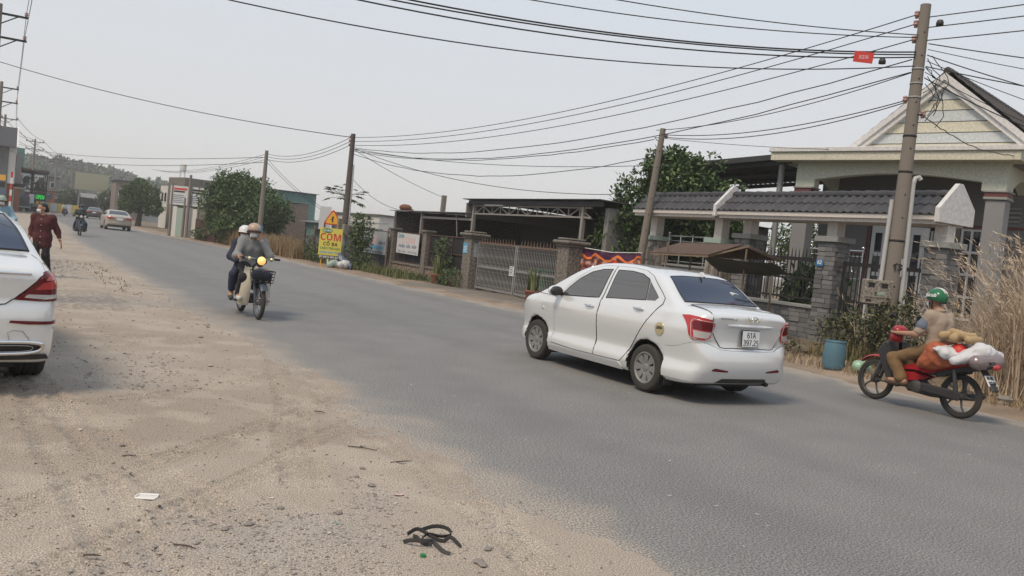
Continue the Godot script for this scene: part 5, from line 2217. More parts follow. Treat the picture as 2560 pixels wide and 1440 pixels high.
func roadside_signs() -> void:
	# yellow rice-shop sign
	var y := thing("yellow_sign", "yellow board sign with big red letters CƠM and a black strip", "sign", Vector3(12.5, 0, -36.2), face_road(62.0))
	var m := mb()
	m.box(Vector3(0, 1.05, 0), Vector3(0.98, 1.34, 0.04), Basis(), 0.004)
	put(m, "board", M["sign_yellow"], y)
	m = mb()
	m.lathe([[0.0, 0.006], [0.5, 0.006], [0.5, 0.0]], 20, Transform3D(Basis(Vector3.RIGHT, PI / 2) * Basis().scaled(Vector3(0.44, 1, 0.2)), Vector3(-0.17, 1.61, 0.021)))
	put(m, "oval", M["sign_green"], y)
	letters("QUÁN", 0.09, "lettering", M["white_paint"], y, Transform3D(Basis(), Vector3(-0.17, 1.61, 0.03)), true)
	letters("COM", 0.3, "lettering", M["sign_red"], y, Transform3D(Basis(), Vector3(0, 1.33, 0.022)), true, 0.006, 0.88)
	m = mb()
	m.tube([Vector3(0.09, 1.46, 0.024), Vector3(0.13, 1.47, 0.024), Vector3(0.15, 1.52, 0.024)], [0.022], 6, true, Vector2(1.0, 0.15))
	put(m, "lettering", M["sign_red"], y)
	letters("CÔ BA", 0.15, "lettering", M["ink"], y, Transform3D(Basis(), Vector3(0, 1.03, 0.022)), true, 0.005, 0.62)
	letters("CHÁO TÂN NOI", 0.1, "lettering", M["sign_green"], y, Transform3D(Basis(), Vector3(0, 0.84, 0.022)), true, 0.005, 0.86)
	letters("NHÂN ĐĂT TIÊC", 0.1, "lettering", M["sky_blue"], y, Transform3D(Basis(), Vector3(0, 0.66, 0.022)), true, 0.005, 0.86)
	bx(y, "phone_strip", M["ink"], Vector3(-0.48, 0.39, 0.021), Vector3(0.48, 0.54, 0.026))
	letters("ĐT:0973 494 846", 0.09, "lettering", M["white_paint"], y, Transform3D(Basis(), Vector3(0, 0.465, 0.027)), true, 0.004, 0.86)
	for px in [-0.35, 0.35]:
		m = mb()
		m.tube([Vector3(px, 0, -0.04), Vector3(px, 1.6, -0.04)], [0.025], 6)
		put(m, "leg", M["sign_orange"], y)
	# warning triangle on a white-red post behind it
	var w := thing("warning_sign", "yellow warning triangle with red border standing behind the rice-shop sign", "road sign", Vector3(12.75, 0, -36.9), face_road(66.0))
	m = mb()
	m.tube([Vector3(-0.05, 0, -0.03), Vector3(-0.05, 2.5, -0.03)], [0.04], 8)
	put(m, "post", M["white_paint"], w)
	var tri := func(r: float, z: float, d: float) -> Mesher:
		var t := mb()
		var p := PackedVector2Array()
		for k in 3:
			for e in [-0.13, 0.13]:
				var a: float = PI / 2 + TAU * k / 3.0 + e
				p.push_back(Vector2(cos(a), sin(a)) * r + Vector2(0, 2.12))
		t.slab(p, d, Transform3D(Basis(), Vector3(0, 0, z)))
		return t
	put(tri.call(0.4, 0.0, 0.012), "border", M["sign_red"], w)
	put(tri.call(0.32, 0.012, 0.006), "face", M["sign_orange"], w)
	m = mb()
	m.slab(PackedVector2Array([Vector2(-0.035, 2.08), Vector2(0.035, 2.08), Vector2(0.04, 2.36), Vector2(0.075, 2.36), Vector2(0.0, 2.47), Vector2(-0.075, 2.36), Vector2(-0.04, 2.36), Vector2(-0.04, 2.3), Vector2(-0.12, 2.26), Vector2(-0.12, 2.22), Vector2(-0.04, 2.24)]), 0.005, Transform3D(Basis().scaled(Vector3(0.75, 0.75, 1)), Vector3(0, 0.43, 0.018)))
	put(m, "symbol", M["ink"], w)
	# blank white board turned away
	var wb := thing("blank_board", "blank pale board on a post left of the warning triangle", "sign", Vector3(13.6, 0, -40.5), face_road(62.0))
	bx(wb, "panel", M["banner_white"], Vector3(-0.27, 1.65, 0), Vector3(0.27, 2.75, 0.03))
	m = mb()
	m.tube([Vector3(0, 0, -0.03), Vector3(0, 1.9, -0.03)], [0.03], 6)
	put(m, "post", M["galv"], wb)
	# tipped advertising frame at the pole's foot
	var lf := thing("leaning_frame", "dark tipped advertising frame with white letters leaning at the pole's foot", "sign", Vector3(12.9, 0.05, -35.3), face_road(10.0))
	m = mb()
	m.box(Vector3(0.0, 0.32, 0), Vector3(1.25, 0.28, 0.04), Basis(Vector3.BACK, -0.35))
	put(m, "panel", M["faded_blue"], lf)
	letters("COM CÔ BA", 0.13, "lettering", M["white_paint"], lf, Transform3D(Basis(Vector3.BACK, -0.35), Vector3(0.0, 0.32, 0.022)), true, 0.004, 1.0)
	for q in [[Vector3(-0.6, 0.0, 0), Vector3(-0.55, 0.62, 0)], [Vector3(0.5, 0.0, 0.02), Vector3(-0.2, 0.45, 0.02)], [Vector3(0.62, 0.0, 0.0), Vector3(0.6, 0.25, 0)]]:
		m = mb()
		m.bar(q[0], q[1], 0.03, 0.03)
		put(m, "strut", M["iron"], lf)
	# tied rubbish bags beside it
	for q in [[Vector3(12.35, 0.06, -35.2), M["mint"], "pale green rubbish bag beside the yellow sign"], [Vector3(12.75, 0.06, -34.9), M["banner_white"], "white rubbish bag at the foot of the pole"]]:
		m = mb()
		for k in 6:
			m.ball(Vector3(rng.randf_range(-0.16, 0.16), 0.12 + rng.randf_range(-0.02, 0.12), rng.randf_range(-0.12, 0.12)), Vector3(0.17, 0.15, 0.16), 8, Basis(Vector3(1, 0.4, 0.2).normalized(), k * 1.3))
		tag(put(m, "rubbish_bag", q[1], null, Transform3D(Basis(), q[0])), q[2], "bag")


func plain_shed(called: String, label: String, at: Vector3, theta: float, w: float, d: float, h: float, wall: Material, roof: Material, rise := 0.4, over := 0.3) -> Node3D:
	var t := thing(called, label, "building", at, face_road(theta))
	bx(t, "wall", wall, Vector3(0, 0, -d), Vector3(w, h, 0))
	var m := mb()
	wavy(m, Vector3(-over, h + 0.03, over), Vector3(w + over * 2, 0, 0), Vector3(0, rise, -d - over * 2), 0.25, 0.02)
	put(m, "roof", roof, t)
	return t


func right_backdrop() -> void:
	var t := plain_shed("warehouse", "teal green sheet-metal warehouse beyond the trees", Vector3(19.4, 0, -77.0), 88.0, 5.4, 14.0, 4.75, M["teal_wall"], M["sheet_dark"], 0.3)
	for k in 9:
		bx(t, "wall_rib", M["teal_wall"], Vector3(0.3 + k * 0.58, 0.05, 0.0), Vector3(0.36 + k * 0.58, 4.55, 0.03))
	t = plain_shed("brick_hut", "rough pale brick block standing between the tree and the teal warehouse", Vector3(16.6, 0, -63.5), 5.0, 2.4, 2.5, 3.3, M["brick_pale"], M["roof_pale"], 0.05, 0.05)
	t = plain_shed("white_building", "low white flat-roofed building behind the papaya tree", Vector3(20.0, 0, -59.0), 3.0, 8.5, 5.0, 2.85, M["white_wall"], M["roof_dark"], 0.02, 0.08)
	bx(t, "parapet", M["concrete_dark"], Vector3(-0.1, 2.85, -5.1), Vector3(8.6, 2.95, 0.1))
	t = plain_shed("tin_hut", "green-fronted hut with a pale tin roof below the teal warehouse", Vector3(16.4, 0, -52.5), 2.0, 5.0, 3.0, 2.0, M["teal_wall"], M["roof_pale"], 0.35)
	t = plain_shed("rusty_lean_to", "low lean-to with a rusty tin roof behind the yellow sign", Vector3(14.9, 0, -45.8), 2.0, 5.2, 3.0, 1.62, M["sheet_grey"], M["rust"], 0.25)
	# sheet fence between hut and pole
	t = thing("sheet_fence", "grey sheet-metal fence with wooden posts left of the yellow sign", "fence", Vector3(13.6, 0, -43.2), face_road())
	for k in 4:
		bx(t, "sheet", M["sheet_grey"], Vector3(k * 1.45, 0.05, 0), Vector3(k * 1.45 + 1.4, 1.3 - 0.1 * (k % 2), 0.03))
	for k in 5:
		var m := mb()
		m.tube([Vector3(k * 1.45 - 0.02, 0, 0.06), Vector3(k * 1.45, 1.6 + 0.2 * (k % 3), 0.05)], [0.05, 0.04], 7)
		put(m, "post", M["rust"] if k % 2 == 0 else M["wood_post"], t)
	# fence sheets between the shrub and the shed
	t = thing("sheet_fence", "dark sheet fence behind the shop board", "fence", Vector3(14.9, 0, -38.4), face_road())
	for k in 3:
		bx(t, "sheet", M["sheet_grey"] if k != 1 else M["concrete"], Vector3(k * 1.0, 0.0, -0.05), Vector3(k * 1.0 + 0.97, 0.95, -0.02))
	# stubby mast behind the low roof
	var m := mb()
	m.box(Vector3(0, 2.1, 0), Vector3(0.22, 4.2, 0.22))
	m.box(Vector3(0.13, 3.5, 0.0), Vector3(0.05, 0.12, 0.05))
	tag(put(m, "stub_post", M["pole_concrete"], null, Transform3D(Basis(Vector3.BACK, -0.02), Vector3(21.0, 0, -43.0))), "short concrete post rising behind the pale low shed roof", "post")
	# painted sheet hoarding with two printed boards
	t = thing("sheet_hoarding", "patched white and green sheet-metal hoarding at the roadside below the printed boards", "fence", Vector3(10.9, 0, -67.5), face_road(42.0))
	for k in 5:
		bx(t, "sheet", [M["white_wall"], M["mint"], M["white_wall"], M["white_wall"], M["concrete"]][k], Vector3(k * 0.66, 0, 0), Vector3(k * 0.66 + 0.64, 2.25 - 0.08 * (k % 2), 0.03))
	for px in [0.15, 1.3, 2.5]:
		m = mb()
		m.tube([Vector3(px, 0, 0.08), Vector3(px + 0.03, 3.9 if px < 1.0 else 2.9, 0.08)], [0.1, 0.08], 8)
		put(m, "post", M["pole_concrete"], t)
	for q in [[0.0, 1.55, "price board with a red and black heading above the sheet hoarding"], [1.6, 1.75, "price board with diagonal stripes half hidden by the round tree"]]:
		var b := thing("price_board", q[2], "sign", t.position + t.basis * Vector3(q[0], 0, 0.05), t.rotation.y)
		bx(b, "panel", M["banner_white"], Vector3(0, 2.36, 0), Vector3(q[1], 3.75, 0.05))
		bx(b, "heading", M["sign_red"] if q[0] < 1.0 else M["ink"], Vector3(0.3, 3.45, 0.051), Vector3(q[1] - 0.1, 3.6, 0.056))
		bx(b, "heading", M["ink"], Vector3(0.3, 3.28, 0.051), Vector3(q[1] - 0.3, 3.4, 0.056))
		for k in 5:
			bx(b, "text_line", M["faded_blue"], Vector3(0.15, 2.52 + k * 0.13, 0.051), Vector3(q[1] - 0.25 - 0.1 * (k % 3), 2.57 + k * 0.13, 0.055))
	# rusty fence and grey house with water tank behind the tree
	t = thing("rusty_fence", "rusty brown sheet fence under the round tree", "fence", Vector3(12.0, 0, -64.0), face_road(8.0))
	for k in 5:
		bx(t, "sheet", M["rust"], Vector3(0.4 + k * 0.8, 0, 0), Vector3(0.4 + k * 0.8 + 0.78, 1.5, 0.03))
	t = thing("grey_house", "grey flat-roofed house with a water tank on its roof", "building", Vector3(15.5, 0, -103.0), face_road(10.0))
	bx(t, "wall", M["white_wall"], Vector3(0, 0, -6), Vector3(3.2, 4.7, 0))
	bx(t, "wall", M["concrete"], Vector3(3.2, 0, -6), Vector3(8.0, 5.6, 0.3))
	for k in 3:
		var wn := bx(t, "window", M["door_white"], Vector3(0.5 + k * 0.95, 2.9, 0.0), Vector3(1.2 + k * 0.95, 4.0, 0.05))
		bx(wn, "pane", M["dark_glass"], Vector3(0.56 + k * 0.95, 2.96, 0.05), Vector3(1.14 + k * 0.95, 3.94, 0.06))
	var wt := thing("water_tank", "pale water tank on a thin frame above the grey house", "tank", Vector3(17.4, 5.6, -101.5), 0.0)
	wt.scale = Vector3(0.62, 0.7, 0.62)
	m = mb()
	m.lathe([[0.0, 1.3], [0.55, 1.3], [0.58, 1.4], [0.58, 2.3], [0.4, 2.45], [0.0, 2.5]], 14)
	put(m, "tank", M["white_wall"], wt)
	for k in 4:
		m = mb()
		var a := PI / 4 + PI / 2 * k
		m.tube([Vector3(cos(a) * 0.6, 0, sin(a) * 0.6), Vector3(cos(a) * 0.45, 1.3, sin(a) * 0.45)], [0.03], 5)
		put(m, "leg", M["galv"], wt)


func cable(a: Vector3, b: Vector3, sag: float, r: float, label: String, group: String, wobble := 0.0) -> void:
	var n := 28
	var pts := []
	for i in n + 1:
		var f := float(i) / n
		var p := a.lerp(b, f) - Vector3(0, sag * 4.0 * f * (1.0 - f), 0)
		if wobble > 0.0 and i > 0 and i < n:
			p += Vector3(0, nf.get_noise_2d(i * 40.0, a.y * 300.0) * wobble, 0)
		pts.append(p)
	var m := mb()
	m.tube(pts, [r * 0.85], 5, false)
	tag(put(m, "cable", M["cable"]), label, "cable", group)


func insulator(parent: Node3D, at: Vector3, s := 1.0) -> void:
	var m := mb()
	m.lathe([[0.0, 0.0], [0.03 * s, 0.0], [0.03 * s, 0.03 * s], [0.05 * s, 0.04 * s], [0.05 * s, 0.06 * s], [0.03 * s, 0.075 * s], [0.045 * s, 0.09 * s], [0.045 * s, 0.11 * s], [0.0, 0.13 * s]], 10, Transform3D(Basis(), at))
	put(m, "insulator", M["insulator"], parent)


func pole(called: String, label: String, at: Vector3, h: float, r0: float, r1: float, lean := Vector2.ZERO, group := "", holes := true) -> Node3D:
	var p := thing(called, label, "utility pole", at, 0.0, group)
	p.basis = Basis(Vector3(lean.y, 0, -lean.x).normalized(), lean.length()) if lean.length() > 0.001 else Basis()
	var m := mb()
	var pts := []
	var rr := []
	for i in 9:
		pts.append(Vector3(0, h * i / 8.0 - (0.3 if i == 0 else 0.0), 0))
		rr.append(lerpf(r0, r1, i / 8.0))
	m.tube(pts, rr, 14)
	put(m, "shaft", M["pole_concrete"], p)
	if holes:
		for i in int(h / 0.45):
			var y := 1.2 + i * 0.45
			if y < h - 0.2:
				var r := lerpf(r0, r1, y / h)
				m = mb()
				m.lathe([[0.0, 0.004], [0.018, 0.003], [0.018, -0.01]], 8, Transform3D(Basis(Vector3(-0.3, 0, 1).normalized().cross(Vector3.UP).normalized(), -PI / 2), Vector3(-0.55, 0, 0.83) * r * 1.0 + Vector3(0, y, 0)))
				put(m, "bolt_hole", M["black"], p)
	return p


func poles_and_cables() -> void:
	mat("insulator", alb(0.35, 0.2, 0.17), 0.4)
	mat("pvc", alb(0.5, 0.5, 0.49), 0.5, 0.0, "soft", 2.0)
	mat("meter_box", alb(0.42, 0.38, 0.32), 0.8, 0.0, "streak", 1.5)
	# big pole before the house
	var A := Vector3(15.13, 0, -10.65)
	var p := pole("utility_pole", "tall round concrete utility pole before the house with white conduits and meter box", A, 7.15, 0.165, 0.098)
	var m := mb()
	for c in [[Vector3(0.13, 0.3, 0.17), Vector3(0.13, 3.7, 0.11), 0.045], [Vector3(-0.13, 0.3, -0.19), Vector3(-0.1, 3.35, -0.14), 0.045]]:
		m = mb()
		m.tube([c[0], c[1]], [c[2]], 10)
		if c[0].x > 0:
			m.tube([c[1], c[1] + Vector3(0.02, 0.1, 0.02), c[1] + Vector3(0.07, 0.12, 0.06), c[1] + Vector3(0.1, 0.07, 0.08)], [0.048], 10)
		put(m, "conduit", M["pvc"], p)
	for y in [2.55, 5.35, 5.62, 5.9, 3.9, 4.6]:
		m = mb()
		m.lathe([[0.0, -0.02], [lerpf(0.172, 0.104, y / 7.15) + (0.1 if y == 2.55 else 0.0) * 0.0, -0.02], [lerpf(0.172, 0.104, y / 7.15), 0.02], [0.0, 0.02]], 14, Transform3D(Basis(), Vector3(0, y, 0)))
		put(m, "steel_band", M["iron"] if y < 5.0 else M["galv"], p)
	# painted white patch with number, blue and green stickers
	m = mb()
	m.lathe([[0.156, 1.85], [0.152, 2.2]], 20, Transform3D(Basis(Vector3.UP, 1.4), Vector3.ZERO), PI * 0.95)
	put(m, "painted_patch", M["trim_white"], p)
	letters("13", 0.13, "pole_number", M["ink"], p, Transform3D(Basis(Vector3.UP, -0.55), Vector3(-0.08, 2.03, 0.137)), true, 0.012)
	# meter box hung on the road side
	var bxn := Node3D.new()
	bxn.name = "meter_box"
	p.add_child(bxn)
	bxn.position = Vector3(-0.27, 1.5, -0.12)
	bxn.rotation.y = -0.62
	bx(bxn, "case", M["meter_box"], Vector3(-0.27, -0.23, -0.1), Vector3(0.27, 0.25, 0.1), 0.015)
	for q in [[-0.2, 0.1], [0.05, 0.1]]:
		bx(bxn, "dial_window", M["black"], Vector3(q[0], q[1], 0.1), Vector3(q[0] + 0.12, q[1] + 0.09, 0.106))
		bx(bxn, "window_frame", M["meter_box"], Vector3(q[0] - 0.02, q[1] + 0.09, 0.1), Vector3(q[0] + 0.14, q[1] + 0.11, 0.115))
	bx(bxn, "sticker", M["mint"], Vector3(-0.02, -0.04, 0.1), Vector3(0.13, 0.02, 0.104))
	bx(bxn, "seam", M["black"], Vector3(-0.25, -0.105, 0.1), Vector3(0.25, -0.095, 0.103))
	bx(bxn, "latch", M["black"], Vector3(-0.22, -0.18, 0.1), Vector3(-0.12, -0.14, 0.108))
	for q in [-0.16, 0.16]:
		m = mb()
		m.tube([Vector3(q, -0.22, 0), Vector3(q + 0.02, -0.45, 0), Vector3(q + 0.04, -0.6, 0.02)], [0.03, 0.025, 0.012], 7)
		put(m, "cable_tail", M["pvc"], bxn)
	# insulator racks and clamp
	for q in [[6.9, -0.13], [6.72, -0.13], [6.42, -0.13], [5.25, -0.16], [4.95, 0.18]]:
		insulator(p, Vector3(-0.05 if q[1] < 0 else 0.06, q[0], q[1]), 1.15)
		m = mb()
		m.bar(Vector3(0, q[0] + 0.06, 0), Vector3(0, q[0] + 0.06, q[1] * 1.25), 0.02, 0.025)
		put(m, "bracket", M["iron"], p)
	for q in [Vector3(0.02, 6.75, 0.33), Vector3(-0.5, 6.02, -0.45)]:
		m = mb()
		m.lathe([[0.0, 0.06], [0.05, 0.05], [0.07, 0.0], [0.07, -0.05], [0.0, -0.06]], 10, Transform3D(Basis(), q))
		put(m, "splice_box", M["dark_plastic"], p)
	# hanging loops
	for k in 7:
		var a := Vector3(rng.randf_range(0.05, 0.16), rng.randf_range(5.6, 6.3), rng.randf_range(0.05, 0.2))
		var b := a + Vector3(rng.randf_range(-0.05, 0.15), -rng.randf_range(0.5, 1.1), rng.randf_range(0.0, 0.25))
		m = mb()
		var pts := []
		for i in 9:
			var f := i / 8.0
			pts.append(a.lerp(b, f) + Vector3(0.12, 0, 0.16) * sin(f * PI) * rng.randf_range(0.6, 1.4))
		m.tube(pts, [0.008], 4, false)
		put(m, "loose_wire", M["cable"], p)
	# small red tag hanging on a cable
	var tg := thing("red_tag", "small red plate hanging from the cables left of the big pole", "tag", far_off(2159, 143, 17.2), -0.88)
	m = mb()
	m.box(Vector3.ZERO, Vector3(0.34, 0.2, 0.01), Basis(Vector3.BACK, -0.1))
	put(m, "plate", M["sign_red"], tg)
	letters("XIN", 0.07, "lettering", M["faded_pink"], tg, Transform3D(Basis(), Vector3(0, 0, 0.007)), true)
	# the other poles of this side
	var B := Vector3(15.75, 0, -19.3)
	p = pole("utility_pole", "slim square-looking concrete pole leaning beside the tiled gate", B, 5.45, 0.135, 0.08, Vector2(0.03, 0.06))
	bx(p, "number_plate", M["mint"], Vector3(-0.1, 1.42, 0.125), Vector3(0.08, 1.55, 0.14))
	letters("570", 0.07, "pole_number", M["ink"], p, Transform3D(Basis(), Vector3(-0.01, 1.49, 0.141)), true)
	insulator(p, Vector3(0.12, 5.2, 0.05))
	var C := Vector3(13.18, 0, -36.5)
	p = pole("utility_pole", "dark weathered utility pole with meter boxes beside the yellow sign", C, 5.95, 0.17, 0.1)
	(p.get_node("shaft") as MeshInstance3D).material_override = mat("pole_dark", alb(0.14, 0.115, 0.1), 0.95, 0.0, "grain", 1.5)
	m = mb()
	m.tube([Vector3(0.15, 0.2, 0.13), Vector3(0.12, 4.6, 0.09)], [0.035], 8)
	put(m, "conduit", M["pvc"], p)
	bx(p, "meter_box", M["meter_box"], Vector3(-0.25, 1.55, -0.62), Vector3(-0.05, 2.2, -0.15), 0.01)
	bx(p, "meter_box", M["meter_box"], Vector3(-0.2, 1.5, 0.2), Vector3(0.0, 1.95, 0.5), 0.01)
	m = mb()
	m.lathe([[0.176, 0.55], [0.17, 1.6]], 18)
	put(m, "poster_wrap", M["banner_grey"], p)
	bx(p, "sticker", M["sky_blue"], Vector3(-0.19, 0.95, -0.1), Vector3(-0.17, 1.3, 0.1))
	bx(p, "sticker", M["sign_orange"], Vector3(-0.3, 0.9, -0.45), Vector3(-0.27, 1.25, -0.15))
	for y in [5.75, 5.58, 5.4]:
		insulator(p, Vector3(-0.1, y, -0.1))
	var D := Vector3(13.6, 0, -52.3)
	p = pole("utility_pole", "pale concrete pole standing among dry grass behind the approaching motorbike", D, 6.0, 0.17, 0.1)
	m = mb()
	m.lathe([[0.176, 0.9], [0.172, 1.5]], 18)
	put(m, "poster_wrap", M["sky_blue"], p)
	var E := Vector3(11.9, 0, -66.0)
	# left-hand line
	var left := [Vector3(-0.5, 0, -15), Vector3(-0.5, 0, -50), Vector3(-0.3, 0, -83), Vector3(0.2, 0, -115), Vector3(4.4, 0, -152), Vector3(9.4, 0, -190), Vector3(13.9, 0, -216)]
	for i in left.size():
		var q: Vector3 = left[i]
		p = pole("power_pole", "tall power pole with two crossarms in the line on the left roadside", q, 11.0, 0.22, 0.12, Vector2.ZERO, "left-hand power line poles", false)
		for y in [10.55, 9.4]:
			m = mb()
			m.bar(Vector3(-1.25, y, 0.0), Vector3(1.25, y, 0.0), 0.09, 0.1)
			put(m, "crossarm", M["iron"], p)
			for sx in [-1.0, 1.0]:
				m = mb()
				m.bar(Vector3(0.0, y - 0.55, 0.0), Vector3(sx * 0.8, y - 0.03, 0.0), 0.05, 0.05)
				put(m, "brace", M["iron"], p)
			for sx in [-1.15, -0.35, 1.15]:
				insulator(p, Vector3(sx, y + 0.05, 0), 1.8)
		if i > 0:
			var o: Vector3 = left[i - 1]
			for y in [10.85, 9.7]:
				for sx in [-1.15, -0.35, 1.15]:
					cable(o + Vector3(sx, y, 0), q + Vector3(sx, y, 0), 0.45, 0.017 if i < 4 else 0.03, "power cable running from crossarm to crossarm along the left roadside", "left-hand power line cables")
			cable(o + Vector3(0.1, 6.5, 0), q + Vector3(0.1, 6.5, 0), 0.5, 0.02, "low cable slung between the left roadside poles", "left-hand power line cables")
	# right-hand line cables
	var g := "cables along the right roadside"
	for k in 3:
		var ya: float = [6.97, 6.79, 6.49][k]
		cable(A + Vector3(-0.05, ya, -0.14), C + Vector3(-0.05, 5.78 - 0.17 * k, 0.1), 0.62, 0.013, ["topmost", "middle", "lowest"][k] + " of three black cables sagging from the big pole to the dark pole", g)
		cable(C + Vector3(-0.05, 5.8 - 0.17 * k, -0.1), D + Vector3(0, 5.8 - 0.16 * k, 0.1), 0.42, 0.015, ["topmost", "middle", "lowest"][k] + " of three cables between the dark pole and the pale pole", g)
		cable(D + Vector3(0, 5.8 - 0.16 * k, -0.1), Vector3(14.5 + k * 0.2, 6.4, -104.0), 0.55, 0.014, ["topmost", "middle", "lowest"][k] + " of three thin cables running on beyond the pale pole", g)
	for k in 2:
		cable(A + Vector3(-0.05, 6.1 - 0.25 * k, -0.12), C + Vector3(0.05, 5.35 - 0.08 * k, 0.1), 0.85 + 0.1 * k, 0.014, ["upper", "lower"][k] + " of two kinked black cables hanging from the big pole to the dark pole", g, 0.03)
	cable(A + Vector3(-0.05, 5.3, -0.18), B + Vector3(0.25, 5.3, 0.1), 0.25, 0.013, "upper of a pair of cables from the big pole to the leaning pole", g)
	cable(A + Vector3(-0.05, 5.26, -0.18), B + Vector3(0.25, 5.24, 0.1), 0.31, 0.013, "lower of a pair of cables from the big pole to the leaning pole", g)
	cable(A + Vector3(-0.02, 5.85, -0.12), B + Vector3(0.2, 5.42, 0.0), 0.22, 0.012, "thin cable above the pair to the leaning pole", g)
	for k in 2:
		cable(B + Vector3(0.15, 5.15 - 0.5 * k, 0), C + Vector3(0, 5.2 - 0.12 * k, 0.1), 0.5 + 0.25 * k, 0.014, ["upper", "lower"][k] + " of two cables from the leaning pole to the dark pole", g, 0.03)
	cable(A + Vector3(0.05, 5.0, 0.2), Vector3(22.0, 5.3, -12.2), 0.25, 0.012, "service cable dropping from the big pole to the house eave", g, 0.04)
	cable(B + Vector3(0.12, 5.2, 0.05), Vector3(21.5, 5.5, -15.5), 0.1, 0.009, "thin cable from the leaning pole across the house gable", g)
	cable(B + Vector3(0.12, 5.2, 0.05), Vector3(20.3, 4.7, -22.0), 0.1, 0.012, "short cable from the leaning pole to the carport", g)
	# over the road to the left-hand line
	var L: Vector3 = left[0]
	g = "cables crossing the road overhead"
	for k in 6:
		cable(A + Vector3(-0.1, [6.55, 6.5, 6.22, 6.17, 6.12, 5.95][k], -0.02), L + Vector3(0.15, [6.7, 6.3, 5.95, 5.8, 5.75, 5.25][k], 0.05 * k), [0.5, 0.55, 0.6, 0.55, 0.62, 0.65][k], [0.012, 0.012, 0.018, 0.016, 0.016, 0.013][k], ["highest", "second highest", "third highest", "fourth highest", "fifth highest", "lowest"][k] + " black cable crossing over the road to the big pole", g)
	cable(C + Vector3(-0.05, 5.8, -0.12), left[1] + Vector3(0.15, 8.2, 0), 0.35, 0.02, "long cable crossing the road from the dark pole to the left side", g)
	cable(D + Vector3(-0.05, 5.6, -0.12), left[3] + Vector3(0.15, 7.5, 0), 0.6, 0.02, "upper far thin cable crossing the road from the pale pole", g)
	cable(D + Vector3(-0.05, 5.3, -0.12), left[3] + Vector3(0.15, 7.0, 0), 0.8, 0.02, "lower far thin cable crossing the road from the pale pole", g)
	# to the right, towards the next pole behind the camera's right
	g = "cables leaving the big pole to the right"
	var N := Vector3(15.6, 0, 16.0)
	for k in 3:
		cable(A + Vector3(0.02, [6.9, 6.7, 6.45][k], 0.1), N + Vector3(0, [7.2, 6.95, 6.6][k], 0), 0.45, 0.013, ["topmost", "middle", "lowest"][k] + " of three taut cables leaving the big pole beyond the house", g)
	var ends := [Vector3(21.5, 5.1, 1.0), Vector3(22.5, 5.2, -1.0), Vector3(23.5, 4.9, -3.5), Vector3(24.0, 4.6, -4.5), Vector3(20.5, 4.6, 2.0), Vector3(25.5, 4.4, -6.0), Vector3(23.0, 4.3, -5.0)]
	for k in ends.size():
		cable(A + Vector3(0.08, 6.4 - 0.11 * k, 0.1), ends[k], 0.35 + 0.06 * k, 0.013 if k % 2 == 0 else 0.009, ["first", "second", "third", "fourth", "fifth", "sixth", "seventh"][k] + " cable from the top fanning down from the big pole past the gable", g)
	# service drops from the dark pole
	g = "service drops from the dark pole"
	cable(C + Vector3(0.1, 5.3, 0.1), Vector3(18.5, 3.9, -24.5), 0.5, 0.014, "service cable dropping from the dark pole toward the shed", g)
	cable(C + Vector3(0.1, 5.25, 0.1), Vector3(20.9, 4.1, -42.9), 0.12, 0.014, "service cable dropping from the dark pole to the short post", g)
	cable(C + Vector3(0.1, 4.0, 0.1), Vector3(16.2, 2.9, -37.0), 0.3, 0.012, "service cable dropping from the dark pole to the low roof corner", g)
	cable(C + Vector3(0.1, 5.3, 0.1), Vector3(17.0, 4.6, -20.5), 0.3, 0.012, "service cable dropping from the dark pole toward the big tree", g)
	cable(D + Vector3(0.1, 5.5, 0.0), Vector3(19.5, 2.6, -55.0), 0.4, 0.014, "service cable from the pale pole to the white building", g)
	cable(D + Vector3(0.1, 5.3, 0.0), Vector3(17.5, 2.4, -50.0), 0.3, 0.014, "service cable from the pale pole to the tin hut", g)
	tag(E_post(E), "far slim pole before the patched hoarding", "utility pole")


func E_post(at: Vector3) -> Node3D:
	return pole("utility_pole", "", at, 4.6, 0.12, 0.09, Vector2.ZERO, "", false)


func leaf_quad(m: Mesher, p: Vector3, d: Vector3, n: Vector3, l: float, w: float) -> void:
	var s := d.cross(n).normalized() * w * 0.5
	var mid := p + d * l * 0.5 + n * l * 0.08
	var i := m.vert(p)
	m.vert(mid + s)
	m.vert(p + d * l)
	m.vert(mid - s)
	m.face(i, i + 1, i + 2)
	m.face(i, i + 2, i + 3)


func rand_dir(r: RandomNumberGenerator) -> Vector3:
	var z := r.randf_range(-1, 1)
	var a := r.randf_range(0, TAU)
	var q := sqrt(1 - z * z)
	return Vector3(cos(a) * q, z, sin(a) * q)


